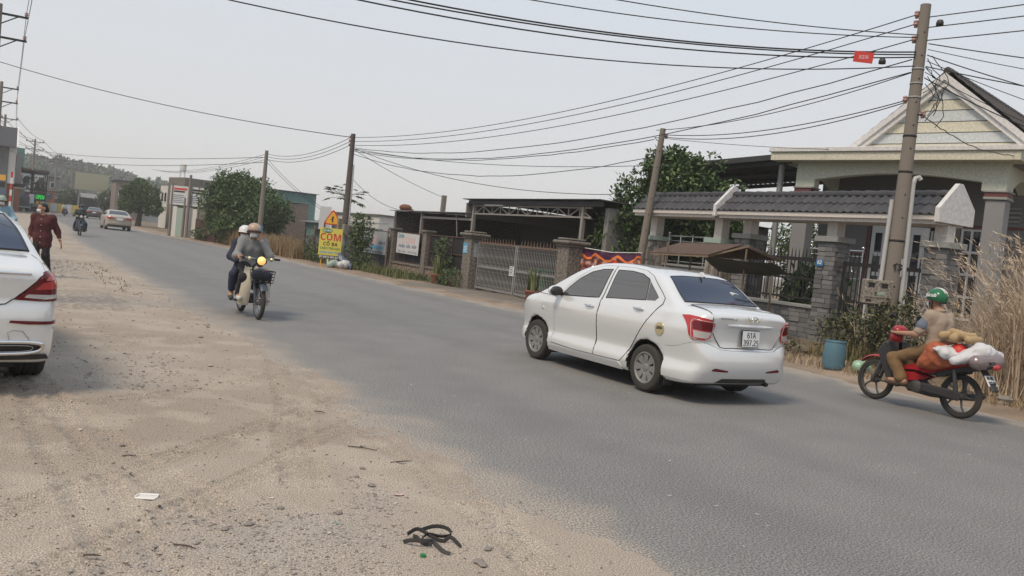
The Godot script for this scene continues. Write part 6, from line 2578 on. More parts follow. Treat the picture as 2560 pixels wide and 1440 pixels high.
# leaves spread through lumps: [centre, radii]; sprigs of a few leaves on hidden twigs
func foliage(lumps: Array, per: float, leaf: float, cols: Array, seed_: int, droop := 0.3, hollow := 0.45) -> Mesher:
	var r := RandomNumberGenerator.new()
	r.seed = seed_
	var m := mb()
	var fn := FastNoiseLite.new()
	fn.seed = seed_
	fn.frequency = 0.55
	for L in lumps:
		var c: Vector3 = L[0]
		var rad: Vector3 = L[1]
		var area := (rad.x * rad.y + rad.y * rad.z + rad.x * rad.z) * 4.2
		var cnt := int(area * per)
		for k in cnt:
			var d := rand_dir(r)
			var f := pow(r.randf_range(hollow, 1.0), 0.6)
			var bump := 1.0 + fn.get_noise_3dv((c + d * rad) * 1.7) * 0.62
			var p := c + d * rad * f * bump
			if fn.get_noise_3dv(p * 3.0) < -0.2:
				continue
			var cl: Color = (cols[0] as Color).lerp(cols[1], r.randf())
			if r.randf() < 0.12:
				cl = cols[2]
			for q in 3:
				m.col = cl * r.randf_range(0.75, 1.2)
				var o := (rand_dir(r) + d * 0.7 + Vector3(0, -droop, 0)).normalized()
				var nn := (rand_dir(r) * 0.7 + Vector3(0, 1, 0)).normalized()
				leaf_quad(m, p + rand_dir(r) * leaf * 0.5, o, nn, leaf * r.randf_range(0.7, 1.3), leaf * r.randf_range(0.4, 0.62))
	return m


func tree(called: String, label: String, at: Vector3, trunk_h: float, trunk_r: float, lumps: Array, per: float, leaf: float, cols: Array, seed_: int, group := "") -> void:
	var t := thing(called, label, "tree", at, 0.0, group)
	var r := RandomNumberGenerator.new()
	r.seed = seed_ + 5
	var m := mb()
	var top := Vector3(r.randf_range(-0.2, 0.2), trunk_h, r.randf_range(-0.2, 0.2))
	m.tube([Vector3(0, -0.2, 0), Vector3(0.03, trunk_h * 0.3, 0.02), top * Vector3(1, 0.7, 1), top], [trunk_r * 1.3, trunk_r, trunk_r * 0.85, trunk_r * 0.7], 9)
	put(m, "trunk", M["bark"], t)
	for L in lumps:
		m = mb()
		var c: Vector3 = L[0]
		var st := top * Vector3(1, r.randf_range(0.65, 1.0), 1)
		var mid := st.lerp(c, 0.5) + Vector3(r.randf_range(-0.2, 0.2), -0.15, r.randf_range(-0.2, 0.2))
		m.tube([st, mid, c, c + rand_dir(r) * (L[1] as Vector3) * 0.5], [trunk_r * 0.55, trunk_r * 0.4, trunk_r * 0.25, trunk_r * 0.08], 6)
		put(m, "limb", M["bark"], t)
	put(foliage(lumps, per, leaf, cols, seed_), "crown", M["leaf"], t)


func blade(m: Mesher, p: Vector3, h: float, lean: Vector3, w: float) -> void:
	var s := Vector3(lean.z, 0, -lean.x)
	if s.length() < 0.001:
		s = Vector3.RIGHT
	s = s.normalized() * w * 0.5
	var q := p + Vector3(0, h * 0.55, 0) + lean * h * 0.3
	var e := p + Vector3(0, h * 0.92, 0) + lean * h
	var i := m.vert(p - s)
	m.vert(p + s)
	m.vert(q + s * 0.8)
	m.vert(q - s * 0.8)
	m.vert(e)
	m.face(i, i + 1, i + 2)
	m.face(i, i + 2, i + 3)
	m.face(i + 3, i + 2, i + 4)


func grass_patch(called: String, label: String, spots: Callable, n: int, h0: float, h1: float, w: float, cols: Array, seed_: int, spread := 0.45, heads := 0.0) -> void:
	var r := RandomNumberGenerator.new()
	r.seed = seed_
	var m := mb()
	for k in n:
		var p: Vector3 = spots.call(r)
		var cl: Color = (cols[0] as Color).lerp(cols[1], r.randf())
		for b in 3:
			m.col = cl * r.randf_range(0.7, 1.25)
			var h := r.randf_range(h0, h1)
			if seed_ == 301:
				h *= clampf((p.x / -p.z - 1.55) * 2.6, 0.35, 1.0)
			var a := r.randf_range(0, TAU)
			var lean := Vector3(cos(a), 0, sin(a)) * r.randf_range(0.05, spread)
			var q := p + Vector3(cos(a * 3.0), 0, sin(a * 3.0)) * 0.05
			blade(m, q, h, lean, w * r.randf_range(0.6, 1.3))
			if heads > 0.0 and r.randf() < heads:
				var e := q + Vector3(0, h * 0.9, 0) + lean * h
				for j in 4:
					leaf_quad(m, e - lean * 0.1 * j - Vector3(0, 0.06 * j, 0), (lean + rand_dir(r) * 0.5 + Vector3(0, 0.5, 0)).normalized(), rand_dir(r), 0.16, 0.012)
	var o := put(m, called, M["straw"])
	tag(o, label, "grass", "", "stuff")


func plants() -> void:
	var green := [Color(0.045, 0.085, 0.026), Color(0.085, 0.142, 0.045), Color(0.13, 0.185, 0.065)]
	var fresh := [Color(0.045, 0.075, 0.022), Color(0.08, 0.12, 0.035), Color(0.11, 0.15, 0.05)]
	var olive := [Color(0.055, 0.065, 0.025), Color(0.1, 0.1, 0.04), Color(0.14, 0.12, 0.06)]
	var straw := [Color(0.44, 0.33, 0.23), Color(0.62, 0.51, 0.38)]
	tree("mango_tree", "big dense dark green tree behind the short tiled roof and leaning pole", Vector3(17.75, 0, -20.7), 2.0, 0.17, [
		[Vector3(0.3, 4.1, 0.5), Vector3(1.35, 1.15, 1.2)], [Vector3(-0.2, 3.3, -0.7), Vector3(1.2, 1.2, 1.0)], [Vector3(-0.5, 2.3, -1.0), Vector3(1.1, 1.1, 1.0)], [Vector3(0.6, 3.2, 1.3), Vector3(1.25, 1.3, 1.1)], [Vector3(0.2, 1.9, 0.3), Vector3(1.3, 1.1, 1.4)], [Vector3(0.9, 2.2, 1.8), Vector3(1.0, 1.0, 1.0)], [Vector3(0.1, 4.7, 0.0), Vector3(0.8, 0.6, 0.8)]], 95.0, 0.17, green, 101)
	tree("round_tree", "broad rounded green tree at the roadside behind the two-up motorbike", Vector3(13.9, 0, -58.0), 1.3, 0.16, [
		[Vector3(-0.6, 2.9, -1.2), Vector3(1.9, 1.5, 1.7)], [Vector3(0.2, 2.9, 1.4), Vector3(1.8, 1.5, 1.8)], [Vector3(-0.5, 3.7, 0.0), Vector3(1.5, 1.1, 1.4)], [Vector3(-0.7, 1.8, -2.2), Vector3(1.3, 1.1, 1.2)], [Vector3(0.4, 1.8, 2.7), Vector3(1.5, 1.2, 1.5)], [Vector3(-0.6, 1.4, 0.3), Vector3(1.5, 1.0, 2.2)], [Vector3(0.8, 2.4, 4.2), Vector3(1.2, 1.0, 1.3)]], 75.0, 0.2, green, 111)
	tree("street_tree", "leafy tree on the right roadside beyond the patched hoarding", Vector3(12.8, 0, -98.0), 2.0, 0.28, [
		[Vector3(-0.7, 3.2, -0.8), Vector3(1.3, 1.2, 1.2)], [Vector3(0.5, 3.3, 0.6), Vector3(1.3, 1.2, 1.3)], [Vector3(-0.2, 4.2, 0.0), Vector3(0.9, 0.8, 0.9)], [Vector3(-1.1, 2.1, 0.2), Vector3(0.9, 0.8, 1.0)], [Vector3(1.2, 2.2, 1.2), Vector3(1.0, 0.8, 1.0)]], 60.0, 0.24, green, 121)
	# papaya
	var t := thing("papaya_tree", "papaya tree with splayed lobed leaves behind the dark pole", "tree", Vector3(15.2, 0, -42.4))
	var m := mb()
	m.tube([Vector3(0, 0, 0), Vector3(0.05, 2.0, 0), Vector3(0, 3.6, 0)], [0.1, 0.08, 0.06], 8)
	put(m, "trunk", M["bark"], t)
	var r := RandomNumberGenerator.new()
	r.seed = 77
	for k in 17:
		var a := TAU * k / 17.0 * 2.0 + r.randf_range(-0.2, 0.2)
		var el := r.randf_range(-0.35, 0.75)
		var d := Vector3(cos(a), el, sin(a)).normalized()
		var e := Vector3(0, 3.3 + 0.3 * r.randf(), 0) + d * r.randf_range(0.7, 1.05)
		var lf := mb()
		lf.col = (fresh[0] as Color).lerp(fresh[1], r.randf())
		lf.tube([Vector3(0, 3.45, 0), e], [0.014, 0.01], 5)
		for j in 7:
			var b := (j - 3) * 0.5
			var dd := (d * cos(b) + d.cross(Vector3.UP).normalized() * sin(b) + Vector3(0, -0.35, 0)).normalized()
			leaf_quad(lf, e, dd, Vector3.UP, 0.42 * cos(b * 0.6), 0.15)
		put(lf, "leaf", M["leaf"], t)
	# shrubs: label, place, lumps
	var shrubs := [
		["roadside_shrub", "tall bright green shrub between the dark pole and the shop board", Vector3(13.5, 0, -35.5), [[Vector3(0, 2.1, 0), Vector3(0.45, 0.5, 0.5)], [Vector3(0.1, 1.5, 0.2), Vector3(0.5, 0.6, 0.6)], [Vector3(0, 0.9, 0.0), Vector3(0.45, 0.7, 0.55)], [Vector3(0.1, 0.5, 0.6), Vector3(0.35, 0.4, 0.45)]], 45.0, 0.16, fresh],
		["cassava_shrub", "feathery green shrub growing against the black netting panel", Vector3(14.6, 0.1, -29.6), [[Vector3(0, 1.4, 0.0), Vector3(0.25, 0.3, 0.5)], [Vector3(0, 0.85, 0.2), Vector3(0.3, 0.3, 0.6)]], 70.0, 0.12, fresh],
		["gate_shrub", "low dark shrub at the foot of the plaqued gate pier", Vector3(14.4, 0, -28.3), [[Vector3(0, 0.35, 0), Vector3(0.4, 0.4, 0.55)]], 90.0, 0.1, green],
		["weed_bush", "wide weedy bush around the foot of the big pole", Vector3(14.7, 0.05, -11.2), [[Vector3(0.3, 0.5, -0.4), Vector3(0.5, 0.5, 0.5)], [Vector3(0.1, 0.6, 0.2), Vector3(0.6, 0.55, 0.7)], [Vector3(0.0, 0.8, 0.9), Vector3(0.5, 0.5, 0.7)], [Vector3(0.5, 1.0, 0.6), Vector3(0.5, 0.5, 0.6)], [Vector3(-0.1, 0.3, 1.4), Vector3(0.5, 0.35, 0.6)]], 95.0, 0.085, olive],
		["verge_weeds", "low leafy weeds beside the blue barrel", Vector3(14.0, 0.02, -12.0), [[Vector3(0, 0.18, 0), Vector3(0.3, 0.22, 0.5)]], 90.0, 0.08, olive],
		["yard_palm_bush", "dark spiky bush behind the iron railing", Vector3(17.6, 0.2, -14.6), [[Vector3(0, 1.2, 0), Vector3(0.5, 0.6, 1.0)], [Vector3(0, 0.7, 0.2), Vector3(0.5, 0.5, 1.1)]], 45.0, 0.26, green],
		["garden_bush", "green bush standing inside the iron gate before the white door", Vector3(17.9, 0.2, -12.0), [[Vector3(0, 1.1, 0.4), Vector3(0.4, 0.7, 0.4)], [Vector3(0, 0.5, -0.6), Vector3(0.4, 0.4, 0.5)]], 60.0, 0.12, olive],
		["far_bush", "green tree top seen through the gap under the tiled roof", Vector3(32.0, 0, -27.5), [[Vector3(0, 3.0, 0), Vector3(1.4, 1.4, 1.6)]], 30.0, 0.22, fresh],
		["hut_creeper", "bright creeper on the fence before the rusty lean-to", Vector3(13.4, 0, -41.5), [[Vector3(0, 0.7, 0), Vector3(0.5, 0.6, 0.9)], [Vector3(0, 0.5, 1.4), Vector3(0.4, 0.5, 0.6)]], 45.0, 0.13, fresh],
		["hoarding_bush", "bright leafy bush in front of the patched hoarding", Vector3(12.2, 0, -62.0), [[Vector3(0, 0.5, 0), Vector3(0.7, 0.5, 1.2)]], 45.0, 0.16, fresh],
		["verge_creeper", "trailing green ground creeper along the tan dwarf wall", Vector3(14.4, 0, -31.8), [[Vector3(0, 0.1, -1.6), Vector3(0.35, 0.16, 1.2)], [Vector3(0, 0.1, 0.6), Vector3(0.35, 0.14, 1.3)], [Vector3(0, 0.12, 2.5), Vector3(0.3, 0.16, 0.8)]], 70.0, 0.1, fresh]]
	var i := 0
	for s in shrubs:
		var o := thing(s[0], s[1], "shrub", s[2])
		m = mb()
		for L in s[3]:
			for k in 4:
				var b := Vector3(r.randf_range(-0.1, 0.1), 0, (L[0] as Vector3).z + r.randf_range(-0.15, 0.15))
				m.tube([b, b.lerp(L[0], 0.6), (L[0] as Vector3) + rand_dir(r) * (L[1] as Vector3) * 0.6], [0.018, 0.012, 0.005], 5)
		put(m, "stems", M["bark"], o)
		put(foliage(s[3], s[4], s[5], s[6], 200 + i, 0.1, 0.2), "foliage", M["leaf"], o)
		i += 1
	# sword-leaved pot plants at the gate
	for q in [[Vector3(14.3, 0, -22.35), "sword-leaved plant in a clay pot before the barred gate"], [Vector3(14.25, 0, -29.0), "sword-leaved plant in a clay pot left of the plaqued pier"]]:
		var o := thing("pot_plant", q[1], "plant", q[0])
		m = mb()
		m.lathe([[0.0, 0.0], [0.17, 0.0], [0.24, 0.34], [0.27, 0.36], [0.27, 0.42], [0.22, 0.42], [0.2, 0.36], [0.0, 0.36]], 14)
		put(m, "pot", M["pot_clay"], o)
		for k in 34:
			m = mb()
			m.col = Color(0.1, 0.13, 0.05).lerp(Color(0.3, 0.29, 0.12), r.randf() * 0.6)
			var a := r.randf_range(0, TAU)
			blade(m, Vector3(cos(a), 0, sin(a)) * r.randf_range(0.02, 0.16) + Vector3(0, 0.34, 0), r.randf_range(0.5, 0.95), Vector3(cos(a), 0, sin(a)) * r.randf_range(0.05, 0.4), 0.07)
			put(m, "leaf", M["leaf"], o)
	# grasses
	var right_tall := func(rr: RandomNumberGenerator) -> Vector3:
		var z := -9.0 + 5.5 * rr.randf()
		return Vector3(maxf(13.5, -1.7 * z) + rr.randf() * 1.9, 0.1, z)
	grass_patch("tall_dry_grass", "tall straw-coloured dry grass at the right of the house gate", right_tall, 2300, 0.9, 2.8, 0.014, straw, 301, 0.95, 0.35)
	grass_patch("tall_dry_grass", "bent straw stalks standing before the right-hand stone pier", func(rr: RandomNumberGenerator) -> Vector3: return Vector3(rr.randf_range(14.6, 16.0), 0.1, rr.randf_range(-10.9, -9.0)), 45, 0.7, 1.9, 0.018, straw, 302, 0.45, 0.4)
	grass_patch("verge_grass", "dry brown grass belt between the round tree and the sheet fence", func(rr: RandomNumberGenerator) -> Vector3: return Vector3(12.7 + pow(rr.randf(), 1.5) * 1.8, 0.0, rr.randf_range(-62.0, -42.0)), 2600, 0.3, 1.25, 0.03, [Color(0.2, 0.14, 0.07), Color(0.34, 0.24, 0.13)], 303, 0.4, 0.2)
	grass_patch("green_verge_grass", "green weeds along the foot of the roadside fences", func(rr: RandomNumberGenerator) -> Vector3: return Vector3(13.2 + rr.randf() * 1.2, 0.0, rr.randf_range(-60.0, -30.0)), 1500, 0.1, 0.5, 0.03, [Color(0.08, 0.1, 0.03), Color(0.16, 0.17, 0.06)], 304, 0.6)
	grass_patch("green_weeds", "tangled green and brown weeds round the pole before the house", func(rr: RandomNumberGenerator) -> Vector3: return Vector3(14.0 + rr.randf() * 1.9, 0.05, rr.randf_range(-11.7, -8.6)), 800, 0.12, 0.6, 0.02, [Color(0.09, 0.1, 0.035), Color(0.24, 0.18, 0.09)], 305, 0.7)
	grass_patch("dry_litter", "dry grass litter on the far verge beside the loaded motorbike", func(rr: RandomNumberGenerator) -> Vector3: return Vector3(12.6 + rr.randf() * 2.2, 0.06, rr.randf_range(-13.0, -5.0)), 1500, 0.03, 0.16, 0.012, [Color(0.2, 0.15, 0.09), Color(0.38, 0.28, 0.17)], 306, 1.4)
	grass_patch("shoulder_weeds", "small weeds on the dirt edge beyond the concrete ramp", func(rr: RandomNumberGenerator) -> Vector3: return Vector3(2.2 + rr.randf_range(-0.25, 0.3), 0.0, rr.randf_range(-26.0, -17.0)), 90, 0.03, 0.12, 0.02, [Color(0.1, 0.12, 0.05), Color(0.2, 0.18, 0.09)], 307, 0.9)


# tapered capsules [a, b, ra, rb] melted together and meshed
func flesh(bones: Array, cell: float, k: float, m: Mesher, grow := 0.0, rough := 0.0) -> void:
	if bones.is_empty():
		return
	var lo := Vector3(1e9, 1e9, 1e9)
	var hi := -lo
	for b in bones:
		var r: float = maxf(b[2], b[3]) + grow
		for e in [b[0], b[1]]:
			lo = lo.min(e - Vector3(r, r, r))
			hi = hi.max(e + Vector3(r, r, r))
	var pad := cell * 2.5 + k * 0.3
	lo -= Vector3(pad, pad, pad)
	hi += Vector3(pad, pad, pad)
	var nx := int(ceil((hi.x - lo.x) / cell)) + 1
	var ny := int(ceil((hi.y - lo.y) / cell)) + 1
	var nz_ := int(ceil((hi.z - lo.z) / cell)) + 1
	var g := PackedFloat32Array()
	g.resize(nx * ny * nz_)
	g.fill(1.0)
	for b in bones:
		var A: Vector3 = b[0]
		var B: Vector3 = b[1]
		var ra: float = b[2] + grow
		var rb: float = b[3] + grow
		var ab := B - A
		var il := 1.0 / maxf(ab.length_squared(), 1e-9)
		var rm := maxf(ra, rb) + k + cell * 2.0
		var l := A.min(B) - Vector3(rm, rm, rm)
		var h := A.max(B) + Vector3(rm, rm, rm)
		var x0 := maxi(0, int((l.x - lo.x) / cell))
		var x1 := mini(nx - 1, int((h.x - lo.x) / cell) + 1)
		var y0 := maxi(0, int((l.y - lo.y) / cell))
		var y1 := mini(ny - 1, int((h.y - lo.y) / cell) + 1)
		var z0 := maxi(0, int((l.z - lo.z) / cell))
		var z1 := mini(nz_ - 1, int((h.z - lo.z) / cell) + 1)
		for z in range(z0, z1 + 1):
			for y in range(y0, y1 + 1):
				var row := (z * ny + y) * nx
				for x in range(x0, x1 + 1):
					var p := lo + Vector3(x, y, z) * cell - A
					var t := clampf(p.dot(ab) * il, 0.0, 1.0)
					var d := (p - ab * t).length() - lerpf(ra, rb, t)
					var o := g[row + x]
					var q := maxf(k - absf(o - d), 0.0) / k
					g[row + x] = minf(o, d) - q * q * k * 0.25
	if rough > 0.0:
		for z in nz_:
			for y in ny:
				for x in nx:
					var i := (z * ny + y) * nx + x
					if absf(g[i]) < rough * 3.0:
						var p := lo + Vector3(x, y, z) * cell
						g[i] += nf.get_noise_3dv(p * 160.0) * rough + absf(nf.get_noise_3dv(p * 300.0 + Vector3(50, 0, 0))) * rough * 0.7
	nets(g, nx, ny, nz_, lo, cell, m)


func people_materials() -> void:
	var s := mat("skin", alb(0.36, 0.2, 0.13), 0.6)
	s.subsurf_scatter_enabled = true
	s.subsurf_scatter_strength = 0.05
	mat("hair", alb(0.02, 0.016, 0.014), 0.55, 0.0, "grain", 9.0)
	mat("eye_dark", alb(0.02), 0.3)
	mat("mask_white", alb(0.62, 0.62, 0.63), 0.85)
	mat("mask_blue", alb(0.2, 0.38, 0.5), 0.85)
	mat("blouse_red", alb(0.075, 0.012, 0.016), 0.85, 0.0, "soft", 6.0)
	mat("trousers_black", alb(0.014, 0.014, 0.016), 0.9)
	mat("sweater_grey", alb(0.3, 0.305, 0.31), 0.92, 0.0, "grain", 6.0)
	mat("jacket_dark", alb(0.05, 0.06, 0.05), 0.85)
	mat("navy", alb(0.02, 0.025, 0.05), 0.85)
	mat("shirt_beige", alb(0.38, 0.3, 0.23), 0.9, 0.0, "soft", 5.0)
	mat("sleeve_blue", alb(0.13, 0.15, 0.19), 0.9)
	mat("trousers_khaki", alb(0.2, 0.12, 0.055), 0.92, 0.0, "soft", 5.0)
	mat("sandal", alb(0.12, 0.07, 0.045), 0.8)
	mat("shoe_white", alb(0.5, 0.48, 0.45), 0.7)
	mat("helmet_green", alb(0.012, 0.13, 0.05), 0.25)
	mat("helmet_white", alb(0.66, 0.66, 0.66), 0.25)
	mat("helmet_peach", alb(0.62, 0.45, 0.34), 0.3, 0.0, "cell", 5.0)
	mat("bike_red", alb(0.32, 0.015, 0.02), 0.28)
	mat("bike_cream", alb(0.58, 0.53, 0.42), 0.35, 0.0, "soft", 2.0)
	mat("bike_blue", alb(0.04, 0.055, 0.08), 0.4)
	mat("engine", alb(0.13, 0.125, 0.12), 0.55, 0.5, "grain", 8.0)
	mat("exhaust_grey", alb(0.1, 0.1, 0.1), 0.5, 0.5)
	mat("vinyl", alb(0.018), 0.55)
	mat("sack_white", alb(0.62, 0.62, 0.64), 0.7, 0.0, "soft", 4.0)
	mat("sack_orange", alb(0.52, 0.14, 0.06), 0.6, 0.0, "cell", 3.0)
	mat("cloth_beige", alb(0.52, 0.37, 0.2), 0.95, 0.0, "grain", 5.0)
	mat("foil", alb(0.25, 0.2, 0.2), 0.25, 0.4)
	mat("plastic_teal", alb(0.09, 0.19, 0.25), 0.5, 0.0, "soft", 2.0)
	var b := mat("bag_green", alb(0.3, 0.48, 0.34), 0.3, 0.0, "soft", 4.0)
	b.backlight_enabled = true
	b.backlight = Color(0.15, 0.25, 0.15)
	var l := mat("lamp_on", alb(0.9, 0.7, 0.35), 0.3)
	l.emission_enabled = true
	l.emission = Color(1.0, 0.75, 0.35)
	l.emission_energy_multiplier = 0.7


# five-fingered hand from the wrist: d points along the hand, n out of the back of it, curl bends the fingers
func hand(m: Mesher, wrist: Vector3, d: Vector3, n: Vector3, thumb_side: float, curl: float, s := 1.0, cell := 0.006) -> void:
	d = d.normalized()
	var side := d.cross(n).normalized() * thumb_side
	n = side.cross(d).normalized() * thumb_side
	var B := []
	var pe := wrist + d * 0.085 * s
	for q in [-0.028, -0.009, 0.01, 0.028]:
		B.append([wrist + side * q * 0.6 * s, pe + side * q * s, 0.017 * s, 0.013 * s])
	var lens := [0.062, 0.072, 0.078, 0.07]
	var offs := [-0.032, -0.011, 0.011, 0.031]
	for i in 4:
		var p: Vector3 = pe + side * offs[i] * s
		var dd := d
		var l: float = lens[i] * s
		var prev := p
		for j in 3:
			dd = dd.rotated(side, -curl * thumb_side * (0.6 + 0.4 * j)) if true else dd
			var e: Vector3 = prev + dd * l * [0.45, 0.32, 0.25][j]
			B.append([prev, e, (0.0095 - 0.0008 * j) * s, (0.0088 - 0.001 * j) * s])
			prev = e
	var tb := wrist + d * 0.03 * s + side * 0.028 * s
	var td := (d * 0.7 + side * 0.75 - n * 0.25).normalized()
	B.append([tb, tb + td * 0.04 * s, 0.014 * s, 0.011 * s])
	B.append([tb + td * 0.04 * s, tb + td * 0.04 * s + (td + d * 0.5 - n * curl * 0.4).normalized() * 0.032 * s, 0.011 * s, 0.009 * s])
	flesh(B, cell, 0.007, m)


# head at its centre, facing f, up u; returns bones
func head_bones(c: Vector3, f: Vector3, u: Vector3, s := 1.0) -> Array:
	var r := f.cross(u).normalized()
	return [
		[c + u * 0.03 * s - f * 0.018 * s, c + u * 0.035 * s + f * 0.012 * s, 0.083 * s, 0.078 * s],
		[c - u * 0.02 * s + f * 0.03 * s, c - u * 0.075 * s + f * 0.045 * s, 0.058 * s, 0.034 * s],
		[c - u * 0.08 * s + f * 0.06 * s, c - u * 0.083 * s + f * 0.055 * s, 0.022 * s, 0.022 * s],
		[c + u * 0.012 * s + f * 0.078 * s, c - u * 0.025 * s + f * 0.1 * s, 0.011 * s, 0.014 * s],
		[c - u * 0.048 * s + f * 0.078 * s - r * 0.012 * s, c - u * 0.048 * s + f * 0.078 * s + r * 0.012 * s, 0.012 * s, 0.012 * s],
		[c + r * 0.078 * s - f * 0.012 * s + u * 0.008 * s, c + r * 0.08 * s - f * 0.015 * s - u * 0.028 * s, 0.013 * s, 0.01 * s],
		[c - r * 0.078 * s - f * 0.012 * s + u * 0.008 * s, c - r * 0.08 * s - f * 0.015 * s - u * 0.028 * s, 0.013 * s, 0.01 * s]]


# J: joints; P: look. Builds a person with body, clothes and headwear
func person(label: String, at: Vector3, turn: float, J: Dictionary, P: Dictionary, group := "") -> Node3D:
	var t := thing("person", label, "person", at, turn, group)
	var cell: float = P.get("cell", 0.018)
	var s: float = P.get("size", 1.0)
	var torso := []
	var cw: float = P.get("chest", 0.09)
	var chest: Vector3 = J.chest
	var hip: Vector3 = J.hip
	var across: Vector3 = (J.shR - J.shL).normalized()
	torso.append([hip - across * 0.075 * s, hip + across * 0.075 * s, 0.115 * s, 0.115 * s])
	for q in [-1.0, 1.0]:
		torso.append([hip + across * 0.05 * q * s, chest + across * cw * q * s, 0.1 * s, 0.105 * s])
		torso.append([chest + across * cw * q * s, (J.shR if q > 0 else J.shL) as Vector3, 0.1 * s, 0.06 * s])
	torso.append([J.shL, J.shR, 0.06 * s, 0.06 * s])
	torso.append([chest + Vector3(0, 0.05, 0), J.neck, 0.075 * s, 0.055 * s])
	var arms := []
	for q in ["L", "R"]:
		arms.append([J["sh" + q], J["el" + q], 0.05 * s, 0.041 * s])
		arms.append([J["el" + q], J["wr" + q], 0.04 * s, 0.027 * s])
	var legs := []
	for q in ["L", "R"]:
		var h: Vector3 = hip + across * (0.085 if q == "R" else -0.085) * s
		legs.append([h, J["kn" + q], 0.088 * s, 0.06 * s])
		legs.append([J["kn" + q], (J["kn" + q] as Vector3).lerp(J["an" + q], 0.35), 0.056 * s, 0.055 * s])
		legs.append([(J["kn" + q] as Vector3).lerp(J["an" + q], 0.35), J["an" + q], 0.055 * s, 0.036 * s])
	var feet := []
	for q in ["L", "R"]:
		feet.append([J["an" + q], J["to" + q], 0.036 * s, 0.032 * s])
		feet.append([(J["an" + q] as Vector3) + ((J["an" + q] as Vector3) - (J["to" + q] as Vector3)) * 0.25 + Vector3(0, -0.03, 0), J["to" + q], 0.034 * s, 0.028 * s])
	var face: Vector3 = J.face
	var hd: Vector3 = J.head
	var body := mb()
	flesh(torso + arms + legs + feet + [[J.neck, hd - Vector3(0, 0.05, 0) * s, 0.05 * s, 0.05 * s]], cell, 0.045, body)
	var u := Vector3.UP
	u = (u - face * u.dot(face)).normalized()
	flesh(head_bones(hd, face, u, s), P.get("fine", 0.009), 0.03, body)
	for q in ["L", "R"]:
		var pose: Array = J.get("hand" + q, [])
		if not pose.is_empty():
			hand(body, J["wr" + q], pose[0], pose[1], pose[2], pose[3], s, P.get("finger", 0.006))
	put(body, "body", M["skin"], t)
	var right := face.cross(u).normalized()
	for q in [-1.0, 1.0]:
		var e := mb()
		e.ball(hd + u * 0.014 * s + face * 0.082 * s + right * q * 0.032 * s, Vector3(0.013, 0.007, 0.008) * s, 6, Basis(right, u, -face))
		put(e, "eye", M["eye_dark"], t)
	# clothes
	var sl: float = P.get("sleeve", 1.0)
	var sb := torso.duplicate()
	for i in 4:
		var b: Array = arms[i]
		if i % 2 == 0:
			sb.append([b[0], (b[0] as Vector3).lerp(b[1], minf(1.0, sl * 2.0)), b[2] + 0.008, b[3] + 0.01])
		elif sl > 0.5:
			sb.append([b[0], (b[0] as Vector3).lerp(b[1], (sl - 0.5) * 2.0), b[2] + 0.008, b[3] + 0.008])
	sb.pop_back() if false else null
	var m := mb()
	sb.erase(torso[torso.size() - 1])
	sb.append([chest + Vector3(0, 0.05, 0), (J.neck as Vector3) - Vector3(0, 0.035, 0), 0.075 * s, 0.05 * s])
	if P.get("hem", 0.0) > 0.0:
		for q in [-1.0, 1.0]:
			sb.append([hip + across * 0.05 * q, hip + across * 0.07 * q + (P.get("hem_dir", Vector3.DOWN) as Vector3) * float(P.hem), 0.11 * s, 0.11 * s])
	flesh(sb, cell, 0.05, m, 0.014, P.get("wrinkle", 0.005))
	put(m, "shirt", P.shirt, t)
	m = mb()
	var lb := [torso[0]]
	var tl: float = P.get("trouser", 1.0)
	for b in legs:
		lb.append(b)
	for q in ["L", "R"]:
		lb.append([(J["kn" + q] as Vector3), (J["kn" + q] as Vector3).lerp(J["an" + q], 0.93 * tl), 0.058 * s, P.get("cuff", 0.055) * s])
	if tl < 1.0:
		lb.remove_at(6)
		lb.remove_at(3)
	flesh(lb, cell, 0.045, m, 0.013, P.get("wrinkle", 0.005))
	put(m, "trousers", P.trousers, t)
	for q in ["L", "R"]:
		m = mb()
		var an: Vector3 = J["an" + q]
		var to: Vector3 = J["to" + q]
		flesh([[an + (an - to) * 0.25 + Vector3(0, -0.035, 0), to + Vector3(0, -0.004, 0), 0.034, 0.03], [an + Vector3(0, -0.03, 0), to, 0.034, 0.03]], 0.012, 0.03, m, 0.006)
		put(m, "shoe", P.shoes, t)
	# headwear
	if P.has("helmet"):
		m = mb()
		var hb := [[hd + u * 0.04 * s - face * 0.02, hd + u * 0.045 * s + face * 0.01, 0.118 * s, 0.116 * s]]
		var shell := mb()
		flesh(hb, 0.014, 0.02, shell)
		# keep the dome above a slanted rim
		var keep := PackedInt32Array()
		for i in range(0, shell.x.size(), 3):
			var c := (shell.v[shell.x[i]] + shell.v[shell.x[i + 1]] + shell.v[shell.x[i + 2]]) / 3.0 - hd
			if c.dot(u) + c.dot(face) * -0.28 > -0.005 * s:
				keep.append_array(PackedInt32Array([shell.x[i], shell.x[i + 1], shell.x[i + 2]]))
		shell.x = keep
		var hm := put(shell, "helmet", P.helmet, t)
		m = mb()
		var ring := []
		for i in 25:
			var a := TAU * i / 24.0
			var dd := right * cos(a) + face * sin(a)
			ring.append(hd + dd * 0.117 * s - face * 0.005 + u * (0.0 + 0.031 * sin(a)) * s)
		m.tube(ring, [0.009], 6, false)
		put(m, "helmet_rim", M["black"], hm)
		m = mb()
		var pk := []
		for j in 3:
			var rr := PackedVector3Array()
			for i in 9:
				var a := lerpf(-0.95, 0.95, i / 8.0)
				var dd := right * sin(a) + face * cos(a)
				rr.push_back(hd + dd * (0.112 + 0.032 * j * cos(a)) * s + u * (0.045 - 0.006 * j) * s)
			pk.append(rr)
		m.grid(pk)
		put(m, "helmet_peak", P.get("peak", P.helmet), hm)
